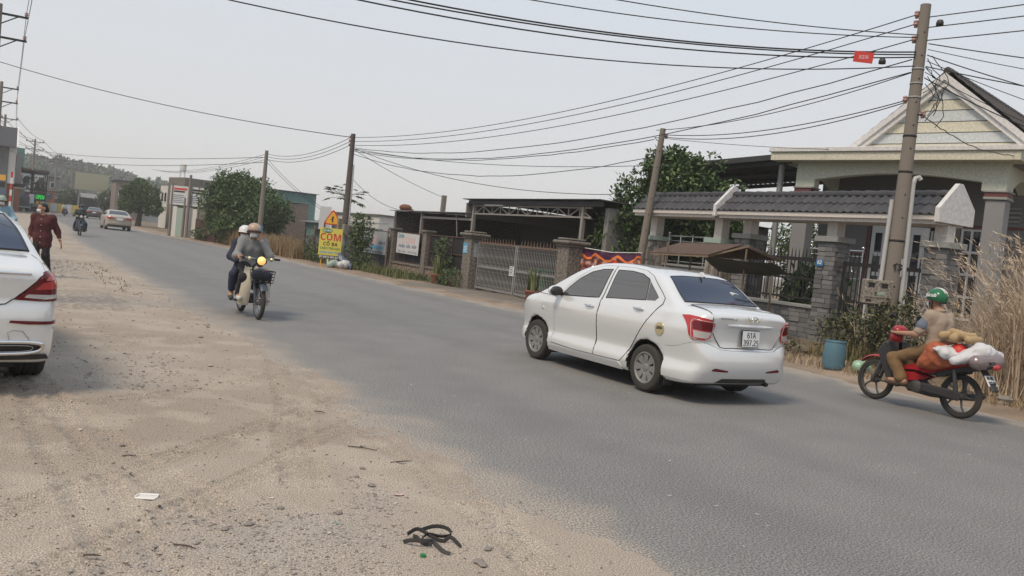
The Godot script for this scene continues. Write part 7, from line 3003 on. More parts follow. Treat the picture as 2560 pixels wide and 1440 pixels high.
		for q in [-1.0, 1.0]:
			m = mb()
			m.tube([hd + right * q * 0.11 * s, hd + right * q * 0.078 * s - u * 0.07 * s + face * 0.02, hd + right * q * 0.02 * s - u * 0.112 * s + face * 0.045], [0.006], 5)
			put(m, "chin_strap", M["black"], hm)
	if P.has("hair"):
		m = mb()
		flesh([[hd + u * 0.045 * s - face * 0.03, hd + u * 0.05 * s - face * 0.005, 0.09 * s, 0.083 * s], [hd - face * 0.05 * s, hd - face * 0.055 * s - u * 0.03, 0.072 * s, 0.06 * s], [hd - face * 0.115 * s - u * 0.015, hd - face * 0.12 * s - u * 0.05, 0.035 * s, 0.032 * s]], 0.011, 0.03, m, 0.0, 0.002)
		put(m, "hair", P.hair, t)
	if P.has("mask"):
		m = mb()
		var rows := []
		for j in 6:
			var rr := PackedVector3Array()
			for i in 11:
				var a := lerpf(-1.15, 1.15, i / 10.0)
				var v := j / 5.0
				var bulge := 0.028 * cos(a) * sin(v * PI) + 0.012
				rr.push_back(hd + right * sin(a) * 0.077 * s + face * (cos(a) * 0.07 + 0.022 + bulge - v * 0.012) * s - u * (0.012 + 0.078 * v) * s)
			rows.append(rr)
		m.grid(rows)
		put(m, "face_mask", P.mask, t)
	return t


func tyre_ring(m: Mesher, r: float, w: float, seg := 32) -> void:
	var prof := []
	for i in 11:
		var a := TAU * i / 10.0
		prof.append([r - w + cos(a) * w, sin(a) * w * 0.85])
	m.lathe(prof, seg, Transform3D(Basis(Vector3.BACK, PI / 2), Vector3.ZERO))


func bike_wheel(parent: Node3D, at: Vector3, r: float, spokes: int, rim_mat: Material, wire := false) -> void:
	var w := Node3D.new()
	w.name = "wheel"
	parent.add_child(w, true)
	w.position = at
	var m := mb()
	tyre_ring(m, r, 0.04)
	put(m, "tyre", M["tyre_dusty"], w)
	m = mb()
	m.lathe([[r - 0.075, -0.025], [r - 0.062, -0.03], [r - 0.062, 0.03], [r - 0.075, 0.025], [r - 0.08, 0.0], [r - 0.075, -0.025]], 32, Transform3D(Basis(Vector3.BACK, PI / 2), Vector3.ZERO))
	put(m, "rim", rim_mat, w)
	m = mb()
	m.lathe([[0.0, -0.06], [0.05, -0.05], [0.055, 0.0], [0.05, 0.05], [0.0, 0.06]], 14, Transform3D(Basis(Vector3.BACK, PI / 2), Vector3.ZERO))
	put(m, "hub", M["engine"], w)
	for k in spokes:
		m = mb()
		var a := TAU * k / spokes + 0.3
		var d := Vector3(0, cos(a), sin(a))
		if wire:
			m.tube([d.rotated(Vector3.RIGHT, 0.5) * 0.05 + Vector3(0.03 * (1 if k % 2 == 0 else -1), 0, 0), d * (r - 0.07)], [0.003], 4)
		else:
			m.tube([d * 0.04, d.rotated(Vector3.RIGHT, 0.1) * r * 0.5, d * (r - 0.075)], [0.018, 0.014, 0.017], 6, true, Vector2(1.0, 0.8))
		put(m, "spoke", rim_mat, w)


# panel of bodywork: outline in (f, y) pushed between two x, softened by a bevelled rim
func side_shell(parent: Node3D, called: String, material: Material, pts: Array, x0: float, x1: float) -> void:
	var P := PackedVector2Array()
	for q in pts:
		P.push_back(Vector2(q[0], q[1]))
	var inner := PackedVector2Array()
	var mid := Vector2.ZERO
	for q in P:
		mid += q / P.size()
	for q in P:
		inner.push_back(mid + (q - mid) * 0.9)
	var m := mb()
	var sg := signf(x1 - x0)
	# local x,y of the slab -> (f, y); z -> x
	var xf := Transform3D(Basis(Vector3(0, 0, -1), Vector3(0, 1, 0), Vector3(1, 0, 0)), Vector3(0, 0, 0))
	var d0 := x0
	var d1 := x1 - sg * 0.02
	var a := PackedVector3Array()
	var b := PackedVector3Array()
	var c := PackedVector3Array()
	for i in P.size():
		a.push_back(xf * Vector3(P[i].x, P[i].y, d0))
		b.push_back(xf * Vector3(P[i].x, P[i].y, d1))
		c.push_back(xf * Vector3(inner[i].x, inner[i].y, x1))
	m.grid([a, b, c], true)
	var ids := Geometry2D.triangulate_polygon(inner)
	var base := m.v.size()
	for q in inner:
		m.vert(xf * Vector3(q.x, q.y, x1))
	for i in range(0, ids.size(), 3):
		m.face(base + ids[i], base + ids[i + 1], base + ids[i + 2])
	put(m, called, material, parent)


func red_bike() -> Node3D:
	var t := thing("red_motorbike", "dusty red and black motorbike loaded with sacks on the far edge of the road", "motorbike", Vector3(10.66, 0.045, -6.33), 0.0)
	bike_wheel(t, Vector3(0, 0.285, 0), 0.285, 5, M["exhaust_grey"])
	bike_wheel(t, Vector3(0, 0.285, -1.24), 0.285, 5, M["exhaust_grey"])
	var m := mb()
	for sg in [-1.0, 1.0]:
		m = mb()
		m.tube([Vector3(sg * 0.075, 0.285, -1.24), Vector3(sg * 0.075, 0.55, -1.13), Vector3(sg * 0.06, 0.8, -1.02)], [0.022, 0.026, 0.026], 8)
		put(m, "fork_leg", M["exhaust_grey"], t)
		# leg shield halves
		side_shell(t, "leg_shield", M["dark_plastic"], [[1.02, 0.86], [1.12, 0.72], [1.06, 0.55], [0.92, 0.3], [0.86, 0.26], [0.84, 0.4], [0.9, 0.62], [0.93, 0.84]], sg * 0.04, sg * 0.21)
		side_shell(t, "front_cowl", M["bike_red"], [[1.06, 0.84], [1.14, 0.7], [1.1, 0.6], [1.02, 0.68], [0.98, 0.86]], sg * 0.03, sg * 0.15)
		# rear side panels
		side_shell(t, "side_panel", M["bike_red"], [[0.78, 0.5], [0.6, 0.52], [0.4, 0.5], [0.2, 0.58], [-0.2, 0.72], [-0.1, 0.74], [0.2, 0.67], [0.45, 0.6], [0.62, 0.6], [0.8, 0.56]], sg * 0.03, sg * 0.15)
		side_shell(t, "side_panel_lower", M["bike_red"], [[0.9, 0.32], [0.82, 0.48], [0.6, 0.5], [0.42, 0.46], [0.5, 0.4], [0.7, 0.36], [0.8, 0.28]], sg * 0.04, sg * 0.13)
		side_shell(t, "tail_panel", M["dark_plastic"], [[0.35, 0.6], [-0.1, 0.72], [-0.42, 0.78], [-0.4, 0.7], [-0.1, 0.62], [0.3, 0.48]], sg * 0.03, sg * 0.12)
		m = mb()
		m.tube([Vector3(sg * 0.1, 0.28, 0.0), Vector3(sg * 0.11, 0.62, -0.06)], [0.03, 0.028], 8)
		put(m, "rear_shock", M["exhaust_grey"], t)
		m = mb()
		m.tube([Vector3(sg * 0.12, 0.3, -0.72), Vector3(sg * 0.3, 0.29, -0.72)], [0.02], 7)
		put(m, "foot_peg", M["rubber"], t)
		# bars, grip, mirror
		m = mb()
		m.tube([Vector3(0, 0.98, -0.94), Vector3(sg * 0.16, 1.0, -0.94), Vector3(sg * 0.34, 0.985, -0.88)], [0.013], 8)
		put(m, "handlebar", M["exhaust_grey"], t)
		m = mb()
		m.tube([Vector3(sg * 0.22, 0.995, -0.925), Vector3(sg * 0.35, 0.985, -0.88)], [0.019], 8)
		put(m, "grip", M["rubber"], t)
		m = mb()
		m.tube([Vector3(sg * 0.2, 1.0, -0.93), Vector3(sg * 0.22, 1.1, -0.92), Vector3(sg * 0.27, 1.17, -0.91)], [0.006], 5)
		m.ball(Vector3(sg * 0.3, 1.2, -0.9), Vector3(0.06, 0.04, 0.018), 10)
		put(m, "mirror", M["black_gloss"], t)
		m = mb()
		m.tube([Vector3(sg * 0.1, 0.285, 0.0), Vector3(sg * 0.1, 0.3, -0.5)], [0.025, 0.03], 6)
		put(m, "swingarm", M["exhaust_grey"], t)
	# chain case on the left, exhaust on the right
	m = mb()
	m.bar(Vector3(-0.12, 0.29, 0.06), Vector3(-0.12, 0.32, -0.48), 0.05, 0.12, 0.02)
	put(m, "chain_case", M["dark_plastic"], t)
	m = mb()
	m.tube([Vector3(0.1, 0.22, -0.75), Vector3(0.14, 0.2, -0.5), Vector3(0.16, 0.24, -0.2), Vector3(0.17, 0.3, 0.16), Vector3(0.17, 0.32, 0.22)], [0.018, 0.022, 0.045, 0.05, 0.02], 10)
	put(m, "exhaust_pipe", M["exhaust_grey"], t)
	m = mb()
	m.box(Vector3(0, 0.31, -0.6), Vector3(0.22, 0.17, 0.26), Basis(), 0.04)
	m.tube([Vector3(0, 0.33, -0.7), Vector3(0, 0.36, -0.92)], [0.075, 0.07], 12)
	for k in 6:
		m.lathe([[0.0, 0.0], [0.085, 0.0], [0.085, 0.012], [0.0, 0.012]], 12, Transform3D(Basis(Vector3.RIGHT, PI / 2 - 0.13), Vector3(0, 0.34, -0.74 - k * 0.028)))
	m.lathe([[0.0, 0.13], [0.08, 0.125], [0.09, 0.1]], 14, Transform3D(Basis(Vector3.BACK, PI / 2), Vector3(0, 0.31, -0.56)))
	put(m, "engine", M["engine"], t)
	m = mb()
	m.tube([Vector3(0, 0.95, -0.98), Vector3(0, 0.7, -1.0), Vector3(0, 0.5, -0.85), Vector3(0, 0.52, -0.4), Vector3(0, 0.62, 0.1)], [0.035], 8)
	put(m, "frame", M["dark_plastic"], t)
	# front mudguard
	m = mb()
	var rows := []
	for i in 11:
		var a := lerpf(-0.95, 0.75, i / 10.0)
		var r := PackedVector3Array()
		for j in 7:
			var b := lerpf(-1.2, 1.2, j / 6.0)
			var rad := 0.31 + 0.035 * cos(b) + (0.02 if i == 0 else 0.0)
			r.push_back(Vector3(sin(b) * 0.06, 0.285 + cos(a) * rad, -1.24 + sin(a) * rad))
		rows.append(r)
	m.grid(rows)
	put(m, "front_mudguard", M["bike_red"], t)
	m = mb()
	m.ball(Vector3(0, 1.0, -0.96), Vector3(0.13, 0.075, 0.1), 14)
	m.ball(Vector3(0, 0.9, -1.0), Vector3(0.1, 0.1, 0.08), 12)
	put(m, "handlebar_cowl", M["bike_red"], t)
	m = mb()
	m.ball(Vector3(0, 0.96, -1.05), Vector3(0.085, 0.06, 0.03), 12)
	put(m, "headlight", M["lens_clear"], t)
	# seat
	m = mb()
	var seat := []
	for i in 12:
		var f := lerpf(0.62, -0.35, i / 11.0)
		var w := 0.07 + 0.06 * smoothstep(0.62, 0.3, f)
		var y := 0.72 + 0.05 * smoothstep(0.25, 0.0, f)
		var r := PackedVector3Array()
		for j in 9:
			var a := PI * j / 8.0
			r.push_back(Vector3(cos(a) * w, y - 0.06 + sin(a) * 0.07, -f))
		seat.append(r)
	m.grid(seat)
	put(m, "seat", M["vinyl"], t)
	# tail: mudguard, light, plate
	m = mb()
	m.bar(Vector3(0, 0.68, 0.24), Vector3(0, 0.42, 0.44), 0.14, 0.025, 0.01)
	put(m, "rear_mudguard", M["dark_plastic"], t)
	m = mb()
	m.ball(Vector3(0, 0.72, 0.4), Vector3(0.08, 0.045, 0.05), 12)
	put(m, "tail_light", M["lens_red"], t)
	var pl := mb()
	pl.box(Vector3(0, 0.545, 0.36), Vector3(0.19, 0.14, 0.006), Basis(Vector3.RIGHT, -0.55))
	var plate := put(pl, "number_plate", M["plate_white"], t)
	letters("61-B2", 0.045, "plate_text", M["ink"], plate, Transform3D(Basis(Vector3.RIGHT, -0.55), Vector3(0, 0.577, 0.347)), true, 0.004, 0.14)
	letters("177.64", 0.045, "plate_text", M["ink"], plate, Transform3D(Basis(Vector3.RIGHT, -0.55), Vector3(0, 0.52, 0.383)), true, 0.004, 0.15)
	m = mb()
	m.tube([Vector3(-0.13, 0.75, 0.05), Vector3(-0.13, 0.78, 0.4), Vector3(0.13, 0.78, 0.4), Vector3(0.13, 0.75, 0.05)], [0.012], 6)
	put(m, "grab_rail", M["exhaust_grey"], t)
	return t


func red_bike_rider() -> void:
	var base := Vector3(10.66, 0.045, -6.33)
	var v := func(x: float, y: float, f: float) -> Vector3: return Vector3(x, y, -f)
	var J := {hip = v.call(0, 0.84, 0.36), chest = v.call(0, 1.16, 0.4), neck = v.call(0, 1.35, 0.44), head = v.call(0, 1.465, 0.485), face = Vector3(-0.12, -0.03, -1).normalized(),
		shL = v.call(-0.175, 1.25, 0.42), shR = v.call(0.175, 1.25, 0.42), elL = v.call(-0.27, 1.0, 0.54), elR = v.call(0.27, 1.0, 0.54), wrL = v.call(-0.29, 0.985, 0.8), wrR = v.call(0.29, 0.985, 0.8),
		knL = v.call(-0.2, 0.64, 0.88), knR = v.call(0.2, 0.64, 0.88), anL = v.call(-0.21, 0.36, 0.7), anR = v.call(0.21, 0.36, 0.7), toL = v.call(-0.22, 0.325, 0.9), toR = v.call(0.22, 0.325, 0.9),
		handL = [Vector3(0, 0.05, -1), Vector3(0, 1, 0.1), 1.0, 0.75], handR = [Vector3(0, 0.05, -1), Vector3(0, 1, 0.1), -1.0, 0.75]}
	var t := person("person in a beige polo shirt and green helmet riding the loaded red motorbike", base, 0.0, J, {shirt = M["shirt_beige"], trousers = M["trousers_khaki"], shoes = M["sandal"], helmet = M["helmet_green"], peak = M["helmet_white"], mask = M["mask_white"], sleeve = 0.42, trouser = 0.95, cuff = 0.068, wrinkle = 0.013, cell = 0.016, hem = 0.06, hem_dir = Vector3(0, -1, 0.3)})
	# blue shoulder panel on each sleeve, collar, white helmet stripes and lettering
	for sg in [-1.0, 1.0]:
		var m := mb()
		flesh([[v.call(sg * 0.15, 1.27, 0.425), v.call(sg * 0.235, 1.12, 0.49), 0.045, 0.05]], 0.014, 0.03, m, 0.026)
		put(m, "sleeve_panel", M["sleeve_blue"], t)
	var m := mb()
	var ring := []
	for i in 17:
		var a := TAU * i / 16.0
		ring.append(v.call(cos(a) * 0.075, 1.325 - 0.02 * sin(a), 0.435 + sin(a) * 0.075))
	m.tube(ring, [0.016], 6, false, Vector2(0.7, 1.3))
	put(m, "collar", M["shirt_beige"], t)
	for q in [-0.02, 0.02]:
		m = mb()
		var st := []
		for i in 9:
			var a := lerpf(0.5, 2.6, i / 8.0)
			st.append(v.call(q, 1.509, 0.47) + Vector3(0, sin(a) * 0.121, cos(PI - a) * 0.121 * -1.0))
		m.tube(st, [0.007], 5)
		put(m, "helmet_stripe", M["helmet_white"], t)
	letters("Grab", 0.045, "helmet_lettering", M["helmet_white"], t, Transform3D(Basis(Vector3.UP, -PI / 2) * Basis(Vector3.RIGHT, -0.25), v.call(-0.117, 1.53, 0.49)), true, 0.012)
	# cargo
	var sack := thing("white_sack", "stuffed white woven sack with red print tied across the motorbike's tail", "sack", base)
	m = mb()
	flesh([[v.call(-0.3, 0.82, 0.1), v.call(0.2, 0.85, -0.12), 0.08, 0.11], [v.call(-0.36, 0.75, -0.08), v.call(-0.02, 0.87, -0.2), 0.06, 0.12], [v.call(-0.33, 0.86, 0.24), v.call(0.1, 0.87, 0.06), 0.025, 0.08], [v.call(-0.02, 0.85, -0.22), v.call(0.32, 0.83, -0.24), 0.11, 0.08]], 0.016, 0.1, m, 0.0, 0.026)
	put(m, "bag", M["sack_white"], sack)
	m = mb()
	flesh([[v.call(-0.13, 0.842, 0.02), v.call(-0.1, 0.844, 0.008), 0.113, 0.113]], 0.014, 0.02, m, 0.0, 0.01)
	put(m, "red_print", M["sign_red"], sack)
	var ob := mb()
	flesh([[v.call(-0.2, 0.83, 0.3), v.call(-0.22, 0.62, 0.46), 0.085, 0.06], [v.call(-0.18, 0.78, 0.17), v.call(-0.2, 0.68, 0.35), 0.11, 0.1], [v.call(-0.18, 0.7, 0.12), v.call(-0.16, 0.66, 0.3), 0.08, 0.08], [v.call(0.05, 0.86, 0.22), v.call(-0.2, 0.84, 0.28), 0.1, 0.1]], 0.016, 0.08, ob, 0.0, 0.026)
	tag(put(ob, "orange_bag", M["sack_orange"], null, Transform3D(Basis(), base)), "orange net bag squeezed between the rider and the white sack", "bag")
	var cr := mb()
	flesh([[v.call(-0.2, 1.03, 0.22), v.call(0.1, 1.05, 0.1), 0.055, 0.06], [v.call(-0.22, 1.02, 0.05), v.call(0.12, 1.06, 0.0), 0.06, 0.05], [v.call(-0.2, 1.07, -0.05), v.call(-0.1, 1.09, 0.15), 0.045, 0.05], [v.call(-0.18, 1.02, -0.12), v.call(0.08, 1.02, -0.1), 0.05, 0.05]], 0.014, 0.03, cr, 0.0, 0.008)
	tag(put(cr, "cloth_roll", M["cloth_beige"], null, Transform3D(Basis(), base)), "coiled beige cloth lying on top of the white sack", "cloth")
	var sm := mb()
	flesh([[v.call(-0.22, 0.76, -0.28), v.call(0.1, 0.78, -0.34), 0.09, 0.1]], 0.018, 0.05, sm, 0.0, 0.012)
	tag(put(sm, "foil_bundle", M["foil"], null, Transform3D(Basis(), base)), "shiny dark red and blue bundle hanging behind the white sack", "bundle")


# step-through motorbike with leg shields; style colours
func step_bike(label: String, at: Vector3, turn: float, shield: Material, body_mat: Material, lit: bool, basket: bool) -> Node3D:
	var t := thing("step_through_motorbike", label, "motorbike", at, turn)
	bike_wheel(t, Vector3(0, 0.29, 0), 0.29, 18, M["steel"], true)
	bike_wheel(t, Vector3(0, 0.29, -1.18), 0.29, 18, M["steel"], true)
	var m := mb()
	for sg in [-1.0, 1.0]:
		m = mb()
		m.tube([Vector3(sg * 0.07, 0.29, -1.18), Vector3(sg * 0.075, 0.5, -1.12), Vector3(sg * 0.06, 0.78, -1.0)], [0.022, 0.03, 0.03], 8)
		put(m, "fork_leg", body_mat, t)
		# leg shield: tall curved panel
		m = mb()
		var rows := []
		for i in 12:
			var v := i / 11.0
			var y := lerpf(0.2, 0.84, v)
			var r := PackedVector3Array()
			for j in 7:
				var u := j / 6.0
				var x := lerpf(0.1, 0.26 - 0.07 * v * v, u)
				r.push_back(Vector3(sg * x, y + (0.02 if j == 6 else 0.0), -0.86 - 0.06 * sin(v * PI) - 0.05 * v + 0.09 * u * u))
			rows.append(r)
		m.grid(rows)
		put(m, "leg_shield", shield, t)
		m = mb()
		m.tube([Vector3(0, 0.98, -0.98), Vector3(sg * 0.2, 1.0, -0.98), Vector3(sg * 0.33, 0.995, -0.9)], [0.012], 8)
		put(m, "handlebar", M["steel"], t)
		m = mb()
		m.tube([Vector3(sg * 0.24, 1.0, -0.96), Vector3(sg * 0.35, 0.995, -0.89)], [0.019], 8)
		put(m, "grip", M["rubber"], t)
		m = mb()
		m.ball(Vector3(sg * 0.18, 0.99, -1.03), Vector3(0.035, 0.035, 0.035), 8)
		put(m, "indicator", M["gold_trim"], t)
		m = mb()
		m.tube([Vector3(sg * 0.12, 0.27, -0.7), Vector3(sg * 0.3, 0.27, -0.7)], [0.018], 7)
		put(m, "foot_peg", M["rubber"], t)
		m = mb()
		m.tube([Vector3(sg * 0.1, 0.29, 0.0), Vector3(sg * 0.12, 0.6, -0.05)], [0.03], 8)
		put(m, "rear_shock", M["steel"], t)
	# mudguards
	for q in [[-1.18, -0.9, 0.9, "front_mudguard"], [0.0, -1.2, 1.1, "rear_mudguard"]]:
		m = mb()
		var rows := []
		for i in 11:
			var a := lerpf(q[1], q[2], i / 10.0)
			var r := PackedVector3Array()
			for j in 7:
				var b := lerpf(-1.3, 1.3, j / 6.0)
				r.push_back(Vector3(sin(b) * 0.065, 0.29 + cos(a) * (0.315 + 0.03 * cos(b)), q[0] + sin(a) * (0.315 + 0.03 * cos(b))))
			rows.append(r)
		m.grid(rows)
		put(m, q[3], body_mat, t)
	m = mb()
	m.tube([Vector3(0, 0.98, -0.98), Vector3(0, 0.72, -0.95), Vector3(0, 0.5, -0.75), Vector3(0, 0.55, -0.3), Vector3(0, 0.62, 0.1)], [0.045, 0.06, 0.06, 0.07, 0.06], 8)
	put(m, "frame", body_mat, t)
	m = mb()
	m.box(Vector3(0, 0.3, -0.55), Vector3(0.2, 0.16, 0.28), Basis(), 0.04)
	m.tube([Vector3(0, 0.32, -0.65), Vector3(0, 0.34, -0.85)], [0.07], 10)
	put(m, "engine", M["engine"], t)
	m = mb()
	m.tube([Vector3(0.12, 0.2, -0.6), Vector3(0.15, 0.24, 0.25)], [0.03, 0.04], 8)
	put(m, "exhaust_pipe", M["steel"], t)
	m = mb()
	m.box(Vector3(0, 0.74, -0.2), Vector3(0.24, 0.08, 0.72), Basis(), 0.035)
	put(m, "seat", M["vinyl"], t)
	m = mb()
	m.ball(Vector3(0, 0.96, -1.02), Vector3(0.085, 0.085, 0.09), 14)
	put(m, "headlight_shell", M["black_gloss"], t)
	m = mb()
	m.lathe([[0.0, 0.03], [0.04, 0.024], [0.07, 0.0]], 18, Transform3D(Basis(Vector3.RIGHT, -PI / 2), Vector3(0, 0.965, -1.09)))
	put(m, "headlight", M["lamp_on"] if lit else M["lens_clear"], t)
	if lit:
		var sp := SpotLight3D.new()
		sp.name = "headlight_beam"
		sp.light_energy = 0.5
		sp.light_color = Color(1.0, 0.8, 0.5)
		sp.spot_angle = 35.0
		sp.spot_range = 12.0
		sp.spot_attenuation = 2.0
		sp.light_size = 0.06
		sp.shadow_enabled = true
		sp.position = Vector3(0, 0.965, -1.135)
		t.add_child(sp)
	m = mb()
	m.box(Vector3(0, 0.8, -0.98), Vector3(0.16, 0.14, 0.1), Basis(), 0.03)
	put(m, "front_cowl", shield, t)
	if basket:
		var b := Node3D.new()
		b.name = "basket"
		t.add_child(b)
		b.position = Vector3(0, 0.62, -1.22)
		for y in [0.0, 0.05, 0.1, 0.15, 0.19]:
			var k: float = 1.0 + y * 0.9
			m = mb()
			m.tube([Vector3(-0.15 * k, y, -0.1 * k), Vector3(0.15 * k, y, -0.1 * k), Vector3(0.15 * k, y, 0.1 * k), Vector3(-0.15 * k, y, 0.1 * k), Vector3(-0.15 * k, y, -0.1 * k)], [0.008 if y > 0.18 else 0.005], 5)
			put(m, "hoop", M["black"], b)
		for k in 9:
			var x := -0.15 + 0.0375 * k
			for z in [-0.1, 0.1]:
				m = mb()
				m.tube([Vector3(x, 0, z), Vector3(x * 1.17, 0.19, z * 1.17)], [0.005], 4)
				put(m, "wire", M["black"], b)
		m = mb()
		m.span(Vector3(-0.15, -0.005, -0.1), Vector3(0.15, 0.005, 0.1))
		put(m, "basket_floor", M["black"], b)
	return t


func two_up() -> void:
	var at := Vector3(3.78, 0.03, -15.33)
	step_bike("old cream step-through motorbike with lit headlamp and front basket, ridden two-up", at, PI, M["bike_cream"], M["bike_blue"], true, true)
	var v := func(x: float, y: float, f: float) -> Vector3: return Vector3(x, y, -f)
	# bag in the basket
	var m := mb()
	flesh([[v.call(-0.09, 0.72, 1.2), v.call(0.1, 0.74, 1.22), 0.08, 0.09], [v.call(-0.05, 0.78, 1.18), v.call(0.06, 0.8, 1.22), 0.05, 0.05]], 0.015, 0.04, m, 0.0, 0.01)
	tag(put(m, "basket_bag", M["navy"], null, Transform3D(Basis(Vector3.UP, PI), at)), "dark blue plastic bag lying in the front basket of the cream motorbike", "bag")
	var J := {hip = v.call(0, 0.86, 0.36), chest = v.call(0, 1.14, 0.43), neck = v.call(0, 1.31, 0.47), head = v.call(0.02, 1.42, 0.52), face = Vector3(0.15, -0.08, -1).normalized(),
		shL = v.call(-0.17, 1.25, 0.45), shR = v.call(0.17, 1.25, 0.45), elL = v.call(-0.26, 1.03, 0.62), elR = v.call(0.3, 1.0, 0.58), wrL = v.call(-0.1, 1.27, 0.63), wrR = v.call(0.3, 1.02, 0.82),
		knL = v.call(-0.18, 0.66, 0.83), knR = v.call(0.2, 0.66, 0.83), anL = v.call(-0.2, 0.36, 0.66), anR = v.call(0.22, 0.36, 0.66), toL = v.call(-0.22, 0.31, 0.86), toR = v.call(0.25, 0.31, 0.86),
		handL = [Vector3(0.35, 1, -0.05), Vector3(-0.3, 0.1, -1), -1.0, 0.12], handR = [Vector3(0.1, -0.1, -1), Vector3(0, 1, 0.1), -1.0, 0.75]}
	person("person in a grey sweater steering the cream motorbike, one hand over the mask", at, PI, J, {shirt = M["sweater_grey"], trousers = M["trousers_black"], shoes = M["shoe_white"], helmet = M["helmet_peach"], peak = M["dark_plastic"], mask = M["mask_white"], wrinkle = 0.008, cell = 0.017, size = 0.97, hem = 0.08, hem_dir = Vector3(0, -1, 0)})
	var K := {hip = v.call(0.06, 0.88, 0.06), chest = v.call(0.08, 1.12, 0.08), neck = v.call(0.1, 1.27, 0.1), head = v.call(0.14, 1.375, 0.15), face = Vector3(0.25, -0.05, -1).normalized(),
		shL = v.call(-0.07, 1.2, 0.1), shR = v.call(0.25, 1.2, 0.1), elL = v.call(-0.2, 1.0, 0.25), elR = v.call(0.36, 0.97, 0.2), wrL = v.call(-0.17, 0.92, 0.4), wrR = v.call(0.3, 0.9, 0.38),
		knL = v.call(-0.22, 0.68, 0.42), knR = v.call(0.34, 0.68, 0.45), anL = v.call(-0.24, 0.34, 0.3), anR = v.call(0.33, 0.33, 0.32), toL = v.call(-0.26, 0.29, 0.48), toR = v.call(0.36, 0.28, 0.5)}
	person("person in dark blue clothes and white helmet riding pillion on the cream motorbike", at + Vector3(0.06, 0, 0), PI, K, {shirt = M["navy"], trousers = M["navy"], shoes = M["jacket_dark"], helmet = M["helmet_white"], mask = M["mask_white"], cell = 0.02, size = 0.92, trouser = 0.75})


func far_bikes() -> void:
	var v := func(x: float, y: float, f: float) -> Vector3: return Vector3(x, y, -f)
	for q in [[Vector3(3.75, 0.04, -50.4), PI, M["bike_blue"], M["jacket_dark"], M["black_gloss"], M["mask_blue"], "dark step-through motorbike coming along the road before the gold sedan", "person in a dark jacket and blue mask riding toward the camera"], [Vector3(7.3, 0.05, -121.5), PI, M["bike_blue"], M["sack_white"], M["navy"], M["mask_white"], "small far-off motorbike coming round the road's bend", "far-off person in a white shirt riding round the bend"], [Vector3(0.1, 0.04, -26.5), PI, M["bike_blue"], M["blue_wall"], M["mint"], M["mask_white"], "step-through motorbike half hidden behind the parked sedan", "person in a blue shirt and mint helmet half hidden behind the parked sedan"]]:
		step_bike(q[6], q[0], q[1], q[2], q[2], false, false)
		var J := {hip = v.call(0, 0.86, 0.3), chest = v.call(0, 1.14, 0.36), neck = v.call(0, 1.33, 0.4), head = v.call(0, 1.45, 0.44), face = Vector3(0, 0, -1),
			shL = v.call(-0.19, 1.26, 0.38), shR = v.call(0.19, 1.26, 0.38), elL = v.call(-0.32, 1.02, 0.5), elR = v.call(0.32, 1.02, 0.5), wrL = v.call(-0.31, 1.0, 0.8), wrR = v.call(0.31, 1.0, 0.8),
			knL = v.call(-0.24, 0.62, 0.8), knR = v.call(0.24, 0.62, 0.8), anL = v.call(-0.27, 0.33, 0.62), anR = v.call(0.27, 0.33, 0.62), toL = v.call(-0.29, 0.29, 0.82), toR = v.call(0.29, 0.29, 0.82)}
		person(q[7], q[0], q[1], J, {shirt = q[3], trousers = M["trousers_black"], shoes = M["sandal"], helmet = q[4], mask = q[5], cell = 0.03, fine = 0.018})


func walking_woman() -> void:
	# faces the camera side, looking over her right shoulder up the road; stands behind the parked sedan
	var base := Vector3(0.86, 0.03, -20.4)
	var v := func(x: float, y: float, f: float) -> Vector3: return Vector3(x, y, -f)
	var J := {hip = v.call(0.0, 0.84, 0.0), chest = v.call(0.0, 1.12, 0.03), neck = v.call(0.01, 1.3, 0.03), head = v.call(0.03, 1.42, 0.05), face = Vector3(0.72, -0.05, -0.69).normalized(),
		shL = v.call(-0.165, 1.235, 0.02), shR = v.call(0.165, 1.235, 0.02), elL = v.call(-0.26, 0.97, -0.06), elR = v.call(0.23, 0.98, -0.04), wrL = v.call(-0.35, 0.76, 0.0), wrR = v.call(0.24, 0.76, 0.06),
		knL = v.call(-0.09, 0.46, 0.03), knR = v.call(0.09, 0.46, 0.1), anL = v.call(-0.1, 0.09, -0.12), anR = v.call(0.09, 0.09, 0.14), toL = v.call(-0.11, 0.04, 0.05), toR = v.call(0.1, 0.04, 0.32),
		handL = [Vector3(-0.3, -1, -0.1), Vector3(-1, 0.2, 0), -1.0, 0.2], handR = [Vector3(0.1, -1, -0.2), Vector3(1, 0, 0), 1.0, 0.25]}
	var t := person("person in a dark red buttoned blouse and white mask walking beside the parked sedan", base, PI - 0.35, J, {shirt = M["blouse_red"], trousers = M["trousers_black"], shoes = M["sandal"], hair = M["hair"], mask = M["mask_white"], sleeve = 0.78, cell = 0.016, size = 0.9, chest = 0.065, hem = 0.16, wrinkle = 0.007, cuff = 0.075})
	for k in 5:
		var m := mb()
		m.ball(v.call(0.005, 1.2 - 0.12 * k, 0.15 - 0.006 * k), Vector3(0.009, 0.009, 0.006), 8)
		put(m, "button", M["mask_white"], t)
	var m := mb()
	var ring := []
	for i in 13:
		var a := TAU * i / 12.0
		ring.append(v.call(-0.335 + cos(a) * 0.033, 0.79 + sin(a) * 0.008, 0.0 + sin(a) * 0.033))
	m.tube(ring, [0.006], 5, false)
	put(m, "bracelet", M["bike_red"], t)


